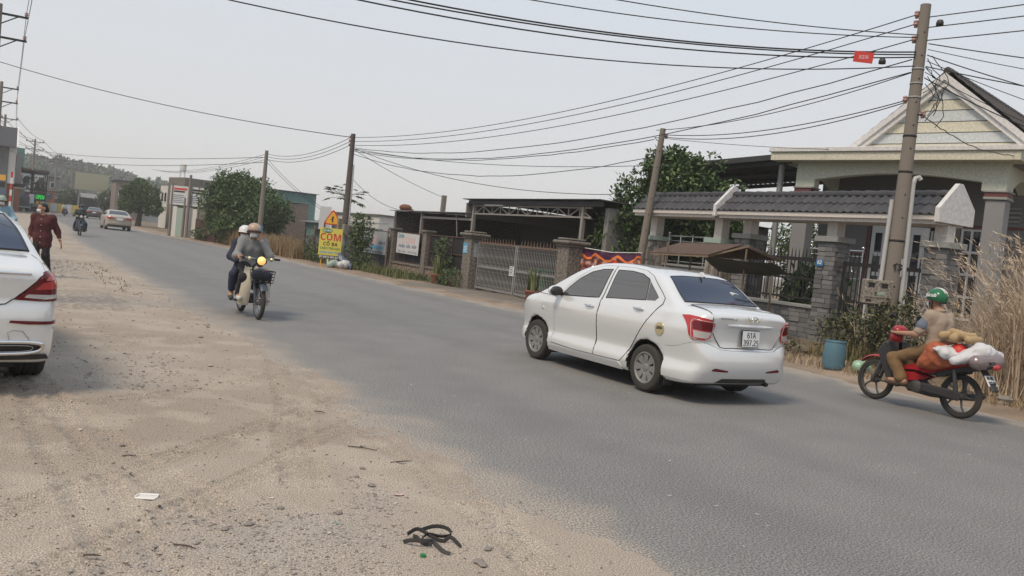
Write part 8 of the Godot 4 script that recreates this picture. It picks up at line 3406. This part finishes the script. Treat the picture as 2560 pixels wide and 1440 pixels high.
func far_materials() -> void:
	mat("house_grey", alb(0.17, 0.17, 0.168), 0.9, 0.0, "soft", 0.2)
	mat("orange_wall", alb(0.42, 0.17, 0.08), 0.85)
	mat("blue_wall", alb(0.2, 0.32, 0.4), 0.85)
	mat("billboard", alb(0.4, 0.39, 0.27), 0.8, 0.0, "soft", 0.3)
	mat("shop_dark", alb(0.27, 0.265, 0.25), 0.8)
	mat("barrier_yellow", alb(0.5, 0.36, 0.08), 0.7)
	mat("hill", alb(0.05, 0.07, 0.03), 0.95, 0.0, "patch", 0.02)
	var m := mat("led_green", alb(0.02, 0.3, 0.08), 0.5)
	m.emission_enabled = true
	m.emission = Color(0.05, 0.95, 0.3)
	m.emission_energy_multiplier = 0.5


func window_on(parent: Node3D, c: Vector3, w: float, h: float, axis: String, frame: Material) -> void:
	var d := Vector3(w * 0.5, h * 0.5, 0.03) if axis == "z" else Vector3(0.03, h * 0.5, w * 0.5)
	var f := bx(parent, "window", frame, c - d, c + d)
	var o := Vector3(0, 0, 0.025) if axis == "z" else Vector3(0.025, 0, 0)
	d = d * Vector3(0.82 if axis == "z" else 1.0, 0.86, 0.82 if axis == "x" else 1.0)
	bx(f, "pane", M["dark_glass"], c - d + o, c + d + o)


func left_street() -> void:
	# three-storey house with pitched dark roofs; its grey flank faces the camera
	var t := thing("tall_grey_house", "tall narrow grey house with steep dark roofs and white trim on the left street", "house", Vector3(0, 0, -112.0))
	bx(t, "flank_wall", M["house_grey"], Vector3(-9.0, 0, -13.0), Vector3(0.8, 7.3, 0))
	bx(t, "street_wall", M["white_wall"], Vector3(0.8, 3.2, -12.9), Vector3(1.5, 7.3, -0.1))
	for q in [[0.9, 7.25, 9.6, 0.5, -5.0], [1.7, 6.9, 8.6, -5.4, -9.0], [1.7, 6.6, 8.4, -9.4, -12.8]]:
		var m := mb()
		m.slab(PackedVector2Array([Vector2(-q[4] + 0.3, q[1]), Vector2(-q[3] - 0.3, q[1]), Vector2((-q[4] - q[3]) * 0.5, q[2])]), 9.5, Transform3D(Basis(Vector3.UP, -PI / 2).inverse(), Vector3(-8.0, 0, 0)))
		put(m, "gable_roof", M["roof_tile"], t)
		for e in [-q[4] + 0.3, -q[3] - 0.3]:
			m = mb()
			m.bar(Vector3(1.55, q[1], -e), Vector3(1.55, q[2] + 0.05, (q[4] + q[3]) * 0.5), 0.15, 0.22)
			put(m, "verge_board", M["white_paint"], t)
	for z in [-2.2, -5.0, -9.0, -11.5]:
		window_on(t, Vector3(1.52, 5.6, z), 1.3, 1.9, "x", M["red_band"])
		window_on(t, Vector3(1.52, 1.6, z), 1.6, 2.4, "x", M["white_paint"])
	for q in [[-2.2, 5.6], [-2.2, 2.4], [-0.6, 5.6]]:
		window_on(t, Vector3(q[0], q[1], 0.02), 1.0, 1.3, "z", M["white_paint"])
	for z in [-4.0, -10.4]:
		bx(t, "pillar", M["shop_dark"], Vector3(1.6, 3.2, z - 0.25), Vector3(2.1, 6.8, z + 0.25))
	bx(t, "balcony", M["iron"], Vector3(1.5, 3.1, -12.8), Vector3(2.7, 3.3, -0.5))
	for k in 12:
		bx(t, "baluster", M["iron"], Vector3(2.6, 3.3, -0.7 - k), Vector3(2.66, 4.2, -0.64 - k))
	bx(t, "awning", M["roof_pale"], Vector3(1.5, 2.7, -8.0), Vector3(3.0, 2.85, -0.2))
	t = thing("orange_shop", "narrow orange and teal shop house behind the tall grey house", "building", Vector3(0, 0, -126.0))
	bx(t, "wall", M["orange_wall"], Vector3(-6.0, 0, -7.0), Vector3(2.4, 5.6, 0))
	bx(t, "upper_floor", M["teal_wall"], Vector3(-6.0, 5.6, -7.0), Vector3(2.6, 8.0, 0.1))
	bx(t, "blue_sign", M["blue_wall"], Vector3(2.4, 3.4, -6.0), Vector3(2.6, 4.6, -0.5))
	for z in [-1.8, -4.6]:
		window_on(t, Vector3(2.62, 6.8, z), 1.2, 1.4, "x", M["white_paint"])
	# planted pergola cafe
	t = thing("pergola_cafe", "black steel pergola cafe hung with plants on the left street", "building", Vector3(2.3, 0, -128.0))
	bx(t, "wall", M["shop_dark"], Vector3(-3.0, 0, -9.0), Vector3(0.6, 3.0, 0))
	bx(t, "deck", M["iron"], Vector3(-0.2, 2.9, -9.0), Vector3(3.2, 3.1, 0.2))
	for px in [0.0, 1.5, 3.0]:
		for pz in [0.0, -4.4, -8.8]:
			bx(t, "post", M["iron"], Vector3(px, 0, pz), Vector3(px + 0.12, 5.3, pz + 0.12))
	for pz in [0.0, -2.2, -4.4, -6.6, -8.8]:
		bx(t, "roof_beam", M["iron"], Vector3(-0.2, 5.2, pz), Vector3(3.3, 5.36, pz + 0.12))
	put(foliage([[Vector3(1.4, 3.9, -0.2), Vector3(1.4, 0.7, 0.5)], [Vector3(2.6, 3.6, -4.0), Vector3(0.6, 0.6, 3.6)]], 14.0, 0.3, [Color(0.05, 0.06, 0.03), Color(0.12, 0.12, 0.06), Color(0.3, 0.26, 0.18)], 401), "hanging_plants", M["leaf"], t)
	for q in [[1.2, 1.2, M["white_paint"]], [2.0, 0.8, M["sign_orange"]], [0.4, 1.0, M["house_blue"]]]:
		bx(t, "poster", q[2], Vector3(q[0], 1.2, 0.22), Vector3(q[0] + 0.6, 1.2 + q[1], 0.25))
	# lit green sign on a stand
	t = thing("led_sign", "small lit green sign standing before the pergola cafe", "sign", Vector3(4.55, 0, -123.0))
	bx(t, "case", M["black"], Vector3(-0.62, 1.55, -0.1), Vector3(0.62, 2.65, 0.05), 0.03)
	letters("OPEN", 0.5, "lit_lettering", M["led_green"], t, Transform3D(Basis(), Vector3(0, 2.08, 0.06)), true, 0.02, 0.95)
	bx(t, "stand", M["iron"], Vector3(-0.06, 0, -0.06), Vector3(0.06, 1.55, 0.04))
	var sp := OmniLight3D.new()
	sp.name = "sign_glow"
	sp.light_color = Color(0.1, 1.0, 0.4)
	sp.light_energy = 0.15
	sp.omni_range = 6.0
	sp.omni_attenuation = 2.0
	sp.light_size = 0.4
	sp.shadow_enabled = true
	sp.position = Vector3(0, 2.0, 0.3)
	t.add_child(sp)
	# striped bollard post, white gate sheet near the jeep
	t = thing("striped_post", "red and white striped post before the tall grey house", "post", Vector3(1.15, 0, -104.0))
	for k in 7:
		bx(t, "band", M["sign_red"] if k % 2 == 0 else M["white_paint"], Vector3(-0.1, k * 0.62, -0.1), Vector3(0.1, k * 0.62 + 0.61, 0.1))
	t = thing("shop_sign", "dark stacked shop signs on the flank of the tall grey house", "sign", Vector3(0.2, 0, -108.0))
	bx(t, "post", M["iron"], Vector3(-0.5, 0, -0.1), Vector3(-0.38, 3.9, 0.0))
	for k in 3:
		bx(t, "panel", [M["faded_blue"], M["iron"], M["sign_orange"]][k], Vector3(-0.9, 1.9 + k * 0.75, 0), Vector3(0.45, 2.5 + k * 0.75, 0.1))
	# shops along the bend, each its own building
	var r := RandomNumberGenerator.new()
	r.seed = 55
	var shops := [
		[7.6, -146.0, 4.4, 2.6, M["concrete"], M["roof_pale"], "low grey shop with a pale roof beyond the pergola cafe"],
		[9.0, -154.0, 4.5, 3.3, M["orange_wall"], M["roof_dark"], "orange-fronted shop with a red poster along the bend"],
		[11.0, -172.0, 5.0, 3.6, M["brick_pale"], M["rust"], "brick shop with a rusty roof along the bend"],
		[13.0, -186.0, 5.5, 4.0, M["white_wall"], M["roof_dark"], "white shop house far along the bend"]]
	for s in shops:
		var b := thing("street_shop", s[6], "building", Vector3(s[0], 0, s[1]))
		bx(b, "wall", s[4], Vector3(-8.0, 0, -6.0), Vector3(-1.2, s[3], 0))
		var m := mb()
		wavy(m, Vector3(-8.2, s[3] + 0.3, 0.3), Vector3(7.4, -0.2, 0), Vector3(0, 0.1, -6.6), 0.3, 0.03)
		put(m, "roof", s[5], b)
		bx(b, "shopfront", M["shop_dark"], Vector3(-1.21, 0.1, -5.0), Vector3(-1.18, s[3] * 0.7, -0.6))
		bx(b, "signboard", [M["sign_red"], M["sign_yellow"], M["faded_blue"], M["banner_white"]][r.randi() % 4], Vector3(-4.5, s[3] * 0.62, 0.01), Vector3(-1.6, s[3] * 0.9, 0.05))
		window_on(b, Vector3(-3.0, s[3] * 0.35, 0.02), 1.4, s[3] * 0.4, "z", M["white_paint"])
	for q in [[-1.5, -136.0, 7.0, 7.0, M["cream"], "cream town house behind the pergola cafe"], [1.0, -148.0, 7.0, 5.8, M["pale_blue"], "pale blue town house past the pergola cafe"], [3.5, -166.0, 7.0, 6.5, M["white_wall"], "white town house further along the left street"], [6.5, -200.0, 8.0, 6.5, M["house_grey"], "grey town house where the left street ends"]]:
		var b := thing("town_house", q[5], "house", Vector3(q[0], 0, q[1]))
		bx(b, "wall", q[4], Vector3(-q[2] * 0.5, 0, -6), Vector3(q[2] * 0.5, q[3], 0))
		bx(b, "roof_slab", M["rust"], Vector3(-q[2] * 0.5 - 0.2, q[3], -6.2), Vector3(q[2] * 0.5 + 0.3, q[3] + 0.3, 0.3))
		for k in 4:
			window_on(b, Vector3(q[2] * (-0.38 + 0.25 * k), q[3] * 0.78, 0.02), 0.9, 1.2, "z", M["white_paint"])
			window_on(b, Vector3(q[2] * 0.5 + 0.02, q[3] * 0.75, -0.8 - 1.4 * k), 0.9, 1.2, "x", M["red_band"])
		bx(b, "awning", M["roof_pale"], Vector3(q[2] * 0.5, 2.6, -5.8), Vector3(q[2] * 0.5 + 1.2, 2.75, -0.2))
	# yellow roadside barrier and clutter
	t = thing("road_barrier", "yellow and white barrier at the road's bend", "barrier", Vector3(8.6, 0, -150.0))
	for k in 5:
		bx(t, "panel", M["barrier_yellow"] if k % 2 == 0 else M["banner_white"], Vector3(-2.6 + k, 0.2, 0), Vector3(-1.65 + k, 1.5, 0.15))
	# billboard and workshop facing down the road
	t = thing("billboard", "large blank olive-tan billboard above the workshop at the bend", "billboard", Vector3(13.2, 0, -160.0))
	bx(t, "panel", M["billboard"], Vector3(-2.4, 4.2, 0), Vector3(2.6, 7.0, 0.25))
	for px in [-1.8, 2.0]:
		bx(t, "leg", M["galv"], Vector3(px, 0, -0.3), Vector3(px + 0.25, 4.3, -0.05))
	t = thing("workshop", "open-fronted workshop with pale sheet roof below the billboard", "building", Vector3(14.0, 0, -166.0))
	bx(t, "rear_wall", M["shop_dark"], Vector3(-4.0, 0, -6.0), Vector3(4.0, 3.3, -5.8))
	bx(t, "side_wall", M["house_grey"], Vector3(3.8, 0, -5.8), Vector3(4.0, 3.3, 0.0))
	for k in 4:
		bx(t, "post", M["galv"], Vector3(-3.9 + k * 2.5, 0, 0), Vector3(-3.75 + k * 2.5, 3.0, 0.15))
	var mm := mb()
	wavy(mm, Vector3(-4.4, 3.0, 0.6), Vector3(8.8, 0, 0), Vector3(0, 0.8, -7.0), 0.3, 0.03)
	put(mm, "roof", M["roof_pale"], t)
	for q in [[18.0, -150.0, 4.2, 6.0, M["brick_pale"], "brown two-storey house right of the billboard"], [21.5, -155.0, 5.0, 5.4, M["white_wall"], "white two-storey house behind the street tree"], [24.5, -130.0, 6.0, 5.2, M["blue_wall"], "pale blue house behind the grey flat-roofed house"]]:
		var b := thing("street_house", q[5], "house", Vector3(q[0], 0, q[1]))
		bx(b, "wall", q[4], Vector3(-q[2] * 0.5, 0, -6), Vector3(q[2] * 0.5, q[3], 0))
		bx(b, "roof_slab", M["roof_dark"], Vector3(-q[2] * 0.5 - 0.2, q[3], -6.2), Vector3(q[2] * 0.5 + 0.2, q[3] + 0.25, 0.3))
		for k in 3:
			window_on(b, Vector3(-q[2] * 0.3 + k * q[2] * 0.3, q[3] * 0.72, 0.02), 0.8, 1.2, "z", M["white_paint"])
			window_on(b, Vector3(-q[2] * 0.3 + k * q[2] * 0.3, q[3] * 0.3, 0.02), 0.8, 1.4, "z", M["shop_dark"])
	# trees near the shops
	var dk := [Color(0.04, 0.06, 0.024), Color(0.075, 0.1, 0.04), Color(0.1, 0.12, 0.05)]
	tree("street_tree", "small tree before the workshop at the bend", Vector3(15.8, 0, -158.0), 1.6, 0.18, [[Vector3(0, 3.0, 0), Vector3(1.7, 1.5, 1.6)], [Vector3(0.8, 2.1, 0.5), Vector3(1.3, 1.0, 1.2)]], 22.0, 0.35, dk, 411)
	tree("street_tree", "dark tree beside the orange-fronted shop", Vector3(10.2, 0, -163.0), 1.4, 0.16, [[Vector3(0, 2.6, 0), Vector3(1.6, 1.4, 1.6)]], 22.0, 0.35, dk, 412)
	tree("street_tree", "tree rising behind the patched hoarding", Vector3(15.5, 0, -84.0), 1.8, 0.2, [[Vector3(0, 2.6, 0), Vector3(1.6, 1.2, 1.8)], [Vector3(-0.5, 1.6, 1.5), Vector3(1.3, 1.0, 1.3)]], 24.0, 0.3, dk, 413)
	# wooded hill closing the view
	var h := mb()
	var rows := []
	for i in 26:
		var row := PackedVector3Array()
		for j in 60:
			var x := -120.0 + j * 6.0
			row.push_back(Vector3(x, hill_y(x, i / 25.0), -330.0 - i * 9.0))
		rows.append(row)
	h.grid(rows)
	setting(put(h, "hills", M["hill"]))
	# far wood on the hill, too far to count
	var crown := mb()
	var lump := mb()
	for k in 26:
		var d := rand_dir(r)
		var p := d * Vector3(1.0, 0.8, 1.0) * r.randf_range(0.75, 1.05)
		for q in 5:
			leaf_quad(crown, p + rand_dir(r) * 0.25, rand_dir(r), rand_dir(r), 0.75, 0.6)
	var mmi := MultiMeshInstance3D.new()
	var mu := MultiMesh.new()
	mu.transform_format = MultiMesh.TRANSFORM_3D
	mu.use_colors = true
	mu.mesh = crown.mesh()
	var n := 1500
	mu.instance_count = n
	for k in n:
		var x := r.randf_range(-60.0, 170.0)
		var f := pow(r.randf(), 0.7) * 0.95
		var s := r.randf_range(1.6, 3.2)
		mu.set_instance_transform(k, Transform3D(Basis(Vector3.UP, r.randf() * TAU).scaled(Vector3(s, s * r.randf_range(0.8, 1.3), s)), Vector3(x, hill_y(x, f) + s * 0.5, -330.0 - f * 225.0)))
		mu.set_instance_color(k, Color(0.045, 0.065, 0.03).lerp(Color(0.08, 0.1, 0.045), r.randf()))
	mmi.multimesh = mu
	mmi.material_override = M["leaf"]
	mmi.name = "hill_wood"
	add_child(mmi)
	tag(mmi, "distant wood covering the hazy hill beyond the street", "wood", "", "stuff")


func hill_y(x: float, f: float) -> float:
	var a := lerpf(17.0, 11.0, smoothstep(20.0, 75.0, x)) * smoothstep(150.0, 75.0, x) * smoothstep(-110.0, -30.0, x)
	return a * smoothstep(0.0, 0.45, f) + nz.get_noise_2d(x * 0.8, f * 90.0) * 2.2 * smoothstep(0.0, 0.4, f) - 0.3


# ---------------------------------------------------------------- small things on the ground
func chip_mesh(seed_: int) -> ArrayMesh:
	var r := RandomNumberGenerator.new()
	r.seed = seed_
	var m := mb()
	var p := []
	for k in 3:
		var ring := PackedVector3Array()
		for i in 6:
			var a := TAU * i / 6.0
			var rad: float = [0.75, 1.0, 0.6][k] * r.randf_range(0.75, 1.2)
			ring.push_back(Vector3(cos(a) * rad, [-0.4, 0.1, 0.55][k] + r.randf_range(-0.1, 0.1), sin(a) * rad * 0.8))
		p.append(ring)
	for k in 2:
		for i in 6:
			m.quad(p[k][i], p[k][(i + 1) % 6], p[k + 1][(i + 1) % 6], p[k + 1][i])
	m.fan(p[2])
	return m.mesh()


func dirt_y(x: float, z: float) -> float:
	return 0.035 + dirt_height(x, z)


func loose_ground() -> void:
	var r := RandomNumberGenerator.new()
	r.seed = 91
	# gravel: uncountable chips in the stony patches
	for lay in [["gravel", "grey gravel chips scattered over the dirt at the near shoulder", 4200, 0.003, 0.0105, 0], ["dark_grit", "small dark chips of bark and stone strewn over the tyre-marked dirt", 1500, 0.003, 0.009, 2], ["far_gravel", "stone chips along the shoulder beyond the parked sedan", 2600, 0.008, 0.022, 1]]:
		var mu := MultiMesh.new()
		mu.transform_format = MultiMesh.TRANSFORM_3D
		mu.use_colors = true
		mu.mesh = chip_mesh(5 + lay[5])
		var xf := []
		var tries := 0
		while xf.size() < lay[2] and tries < 60000:
			tries += 1
			var x := r.randf_range(-2.6, 2.6)
			var z := -2.8 - 6.2 * pow(r.randf(), 1.3)
			if lay[5] == 1:
				x = r.randf_range(-1.0, 2.9)
				z = r.randf_range(-27.0, -8.0)
			if lay[5] == 2:
				x = r.randf_range(-0.6, 3.0)
				z = -3.0 - 12.0 * pow(r.randf(), 1.2)
			var g := gravel_amount(x, z) if lay[5] < 2 else 1.0
			if r.randf() > g * 0.9 + 0.035:
				continue
			var s := r.randf_range(lay[3], lay[4]) * (1.0 if r.randf() < 0.93 else 1.7)
			xf.append([Transform3D(Basis(rand_dir(r), r.randf() * 0.7) * Basis(Vector3.UP, r.randf() * TAU) * Basis().scaled(Vector3(s, s * r.randf_range(0.45, 0.9), s)), Vector3(x, dirt_y(x, z) + s * 0.15, z)), Color(0.3, 0.28, 0.26).lerp(Color(0.42, 0.36, 0.3), r.randf()) * (r.randf_range(0.55, 1.15) if lay[5] < 2 else r.randf_range(0.35, 0.75))])
		mu.instance_count = xf.size()
		for k in xf.size():
			mu.set_instance_transform(k, xf[k][0])
			mu.set_instance_color(k, xf[k][1])
		var o := MultiMeshInstance3D.new()
		o.multimesh = mu
		o.material_override = M["stone"]
		o.name = lay[0]
		add_child(o)
		tag(o, lay[1], "gravel", "", "stuff")
	# pale grit on the asphalt
	var gm := MultiMesh.new()
	gm.transform_format = MultiMesh.TRANSFORM_3D
	gm.use_colors = true
	gm.mesh = chip_mesh(9)
	gm.instance_count = 520
	for k in 520:
		var s := r.randf_range(0.004, 0.013)
		gm.set_instance_transform(k, Transform3D(Basis(Vector3.UP, r.randf() * TAU) * Basis().scaled(Vector3(s * 1.6, s * 0.2, s)), Vector3(3.6 + 8.2 * r.randf(), 0.0, -3.0 - 26.0 * r.randf())))
		var tf := gm.get_instance_transform(k)
		tf.origin.y = road_y(tf.origin.x, -tf.origin.z) + 0.001
		gm.set_instance_transform(k, tf)
		gm.set_instance_color(k, Color(0.42, 0.41, 0.39) * r.randf_range(0.4, 1.15))
	var gi := MultiMeshInstance3D.new()
	gi.multimesh = gm
	gi.material_override = M["stone"]
	gi.name = "road_grit"
	add_child(gi)
	tag(gi, "pale grit and scraps dotted over the asphalt", "grit", "", "stuff")
	# single stones
	var sm := [chip_mesh(31), chip_mesh(32), chip_mesh(33)]
	var spots := [[1525, 1042, 0.05], [905, 1185, 0.045], [890, 1205, 0.04], [928, 1230, 0.06], [1218, 1390, 0.06], [1195, 1425, 0.07], [620, 1330, 0.06], [700, 1290, 0.05], [560, 1345, 0.05], [1520, 1120, 0.04], [305, 1120, 0.05], [265, 1105, 0.045], [1205, 1432, 0.06], [845, 1300, 0.05]]
	for i in spots.size():
		var q: Array = spots[i]
		var p := on_ground(q[0], q[1])
		var o := inst(sm[i % 3], "stone", M["stone_lump"], null, Transform3D(Basis(Vector3.UP, i * 1.7).scaled(Vector3(q[2], q[2] * 0.6, q[2]) * 0.5), Vector3(p.x, dirt_y(p.x, p.z) + q[2] * 0.12, p.z)))
		tag(o, "loose grey stone lying on the near dirt", "stone", "loose stones on the dirt")
	for i in 9:
		var x := 12.9 + r.randf() * 1.5
		var z := -8.2 + r.randf() * 3.2
		var s := r.randf_range(0.06, 0.14)
		tag(inst(sm[i % 3], "stone", M["stone_lump"], null, Transform3D(Basis(Vector3.UP, i * 1.3).scaled(Vector3(s, s * 0.7, s)), Vector3(x, 0.09 + s * 0.3, z))), "pale rubble stone on the verge behind the red motorbike", "stone", "rubble on the far verge")
	# twigs
	for q in [[868, 1130, 940, 1142], [975, 1172, 1030, 1165], [430, 1387, 488, 1397], [205, 1420, 250, 1415], [785, 1044, 812, 1047], [300, 1148, 340, 1150]]:
		var a := on_ground(q[0], q[1])
		var b := on_ground(q[2], q[3])
		a.y = dirt_y(a.x, a.z) + 0.006
		b.y = dirt_y(b.x, b.z) + 0.008
		var m := mb()
		m.tube([a, a.lerp(b, 0.5) + Vector3(0.01, 0.006, 0.01), b], [0.004, 0.0045, 0.002], 5)
		tag(put(m, "twig", M["bark"]), "thin dry twig lying on the dirt", "twig", "twigs on the dirt")
	# crumpled black webbing straps
	var c := on_ground(1075, 1375)
	var st := thing("webbing_strap", "tangle of dark grey webbing strap lying on the dirt", "strap", Vector3(c.x, dirt_y(c.x, c.z), c.z), -0.54)
	for path in [[[-0.14, 0.005, 0.03], [-0.1, 0.028, 0.06], [-0.02, 0.03, 0.05], [0.02, 0.012, 0.02], [0.07, 0.005, 0.1], [0.11, 0.004, 0.13]], [[-0.13, 0.02, -0.05], [-0.08, 0.04, -0.09], [0.0, 0.02, -0.05], [0.06, 0.01, -0.03], [0.1, 0.03, -0.04], [0.16, 0.006, 0.02]], [[-0.07, 0.03, -0.1], [0.0, 0.05, -0.13], [0.07, 0.05, -0.12], [0.1, 0.04, -0.06], [0.05, 0.03, -0.04], [-0.02, 0.03, -0.06], [-0.05, 0.015, -0.02]], [[-0.1, 0.01, -0.06], [-0.07, 0.02, -0.01], [-0.04, 0.01, 0.03], [0.01, 0.015, 0.05]]]:
		var m := mb()
		var pts := []
		for p in path:
			pts.append(Vector3(p[0], p[1] + 0.004, p[2]))
		var sm2 := []
		for i in pts.size() - 1:
			for k in 5:
				var p0: Vector3 = pts[maxi(i - 1, 0)]
				sm2.append((pts[i] as Vector3).cubic_interpolate(pts[i + 1], p0, pts[mini(i + 2, pts.size() - 1)], k / 5.0))
		sm2.append(pts[pts.size() - 1])
		m.tube(sm2, [0.0115], 6, true, Vector2(0.12, 1.1))
		put(m, "strap_loop", M["webbing"], st)
	# litter
	var tray_at := on_ground(365, 1262)
	var tr := thing("foam_tray", "flattened white foam tray on the tyre-marked dirt", "litter", Vector3(tray_at.x, dirt_y(tray_at.x, tray_at.z) + 0.004, tray_at.z), -0.45)
	var m := mb()
	m.box(Vector3(0, 0.002, 0), Vector3(0.1, 0.004, 0.075))
	put(m, "floor", M["paper"], tr)
	m = mb()
	m.tube([Vector3(-0.05, 0.006, -0.035), Vector3(0.05, 0.008, -0.037), Vector3(0.056, 0.007, 0.0), Vector3(0.05, 0.006, 0.037), Vector3(-0.05, 0.006, 0.037), Vector3(-0.056, 0.007, 0.0), Vector3(-0.05, 0.006, -0.035)], [0.006], 6)
	put(m, "rim", M["white_paint"], tr)
	var bits := [["pink_scrap", "curved pink plastic scrap on the dirt", 992, 1252, 0.035, "faded_pink"], ["bottle_top", "bright green bottle cap beside the webbing strap", 1056, 1407, 0.014, "bin_green"], ["teal_scrap", "teal plastic scrap among the gravel", 838, 1332, 0.018, "teal_text2"], ["paper_scrap", "torn white paper scrap on the dirt near the gravel", 672, 1263, 0.02, "paper"], ["rubber_scrap", "flat dark rubber scrap on the dirt", 730, 1038, 0.04, "webbing"], ["paper_scrap", "small white paper scrap beside the parked sedan's tracks", 205, 1090, 0.02, "paper"]]
	for b in bits:
		var p := on_ground(b[2], b[3])
		m = mb()
		if b[0] == "bottle_top":
			m.turned([[0.0, 0.012], [0.014, 0.012], [0.015, 0.0], [0.0, 0.0]], 14)
		else:
			var pts := []
			for k in 6:
				var a := k * 0.4
				pts.append(Vector3(cos(a) * b[4], 0.004 + 0.002 * (k % 2), sin(a) * b[4] * 0.8))
			m.tube(pts, [b[4] * 0.35, b[4] * 0.45, b[4] * 0.4, b[4] * 0.45, b[4] * 0.3, b[4] * 0.2], 5, true, Vector2(1.0, 0.15))
		tag(put(m, b[0], M[b[5]], null, Transform3D(Basis(Vector3.UP, b[2]), Vector3(p.x, dirt_y(p.x, p.z) + 0.003, p.z))), b[1], "litter")
	# barrel and bag on the far verge
	var ba := thing("barrel", "faded blue plastic barrel standing on the verge by the weeds", "barrel", Vector3(13.0, 0.05, -10.12))
	m = mb()
	m.lathe([[0.0, 0.0], [0.2, 0.0], [0.225, 0.05], [0.232, 0.15], [0.228, 0.2], [0.236, 0.23], [0.236, 0.36], [0.228, 0.4], [0.225, 0.5], [0.2, 0.57], [0.205, 0.6], [0.19, 0.6], [0.185, 0.57], [0.0, 0.57]], 24)
	ba.scale = Vector3(0.86, 0.86, 0.86)
	put(m, "drum", M["plastic_teal"], ba)
	m = mb()
	m.lathe([[0.207, 0.585], [0.214, 0.6], [0.207, 0.615], [0.195, 0.61]], 24)
	put(m, "rim_band", M["plastic_teal"], ba)
	m = mb()
	flesh([[Vector3(-0.1, 0.12, 0), Vector3(0.1, 0.1, 0.02), 0.11, 0.1], [Vector3(0.0, 0.2, 0), Vector3(0.02, 0.24, 0), 0.08, 0.03]], 0.016, 0.06, m, 0.0, 0.016)
	tag(put(m, "green_bag", M["bag_green"], null, Transform3D(Basis(), Vector3(13.25, 0.06, -9.72))), "knotted translucent green bag beside the blue barrel", "bag")

const FOG := 0.0009

func build_all() -> void:
	car_materials()
	house_materials()
	shed_materials()
	villa()
	gate_front()
	gate_shed()
	awning()
	roadside_signs()
	right_backdrop()
	poles_and_cables()
	plants()
	small_sedan()
	parked_sedan()
	far_cars()
	far_materials()
	people_materials()
	red_bike()
	red_bike_rider()
	two_up()
	far_bikes()
	walking_woman()
	left_street()
	loose_ground()
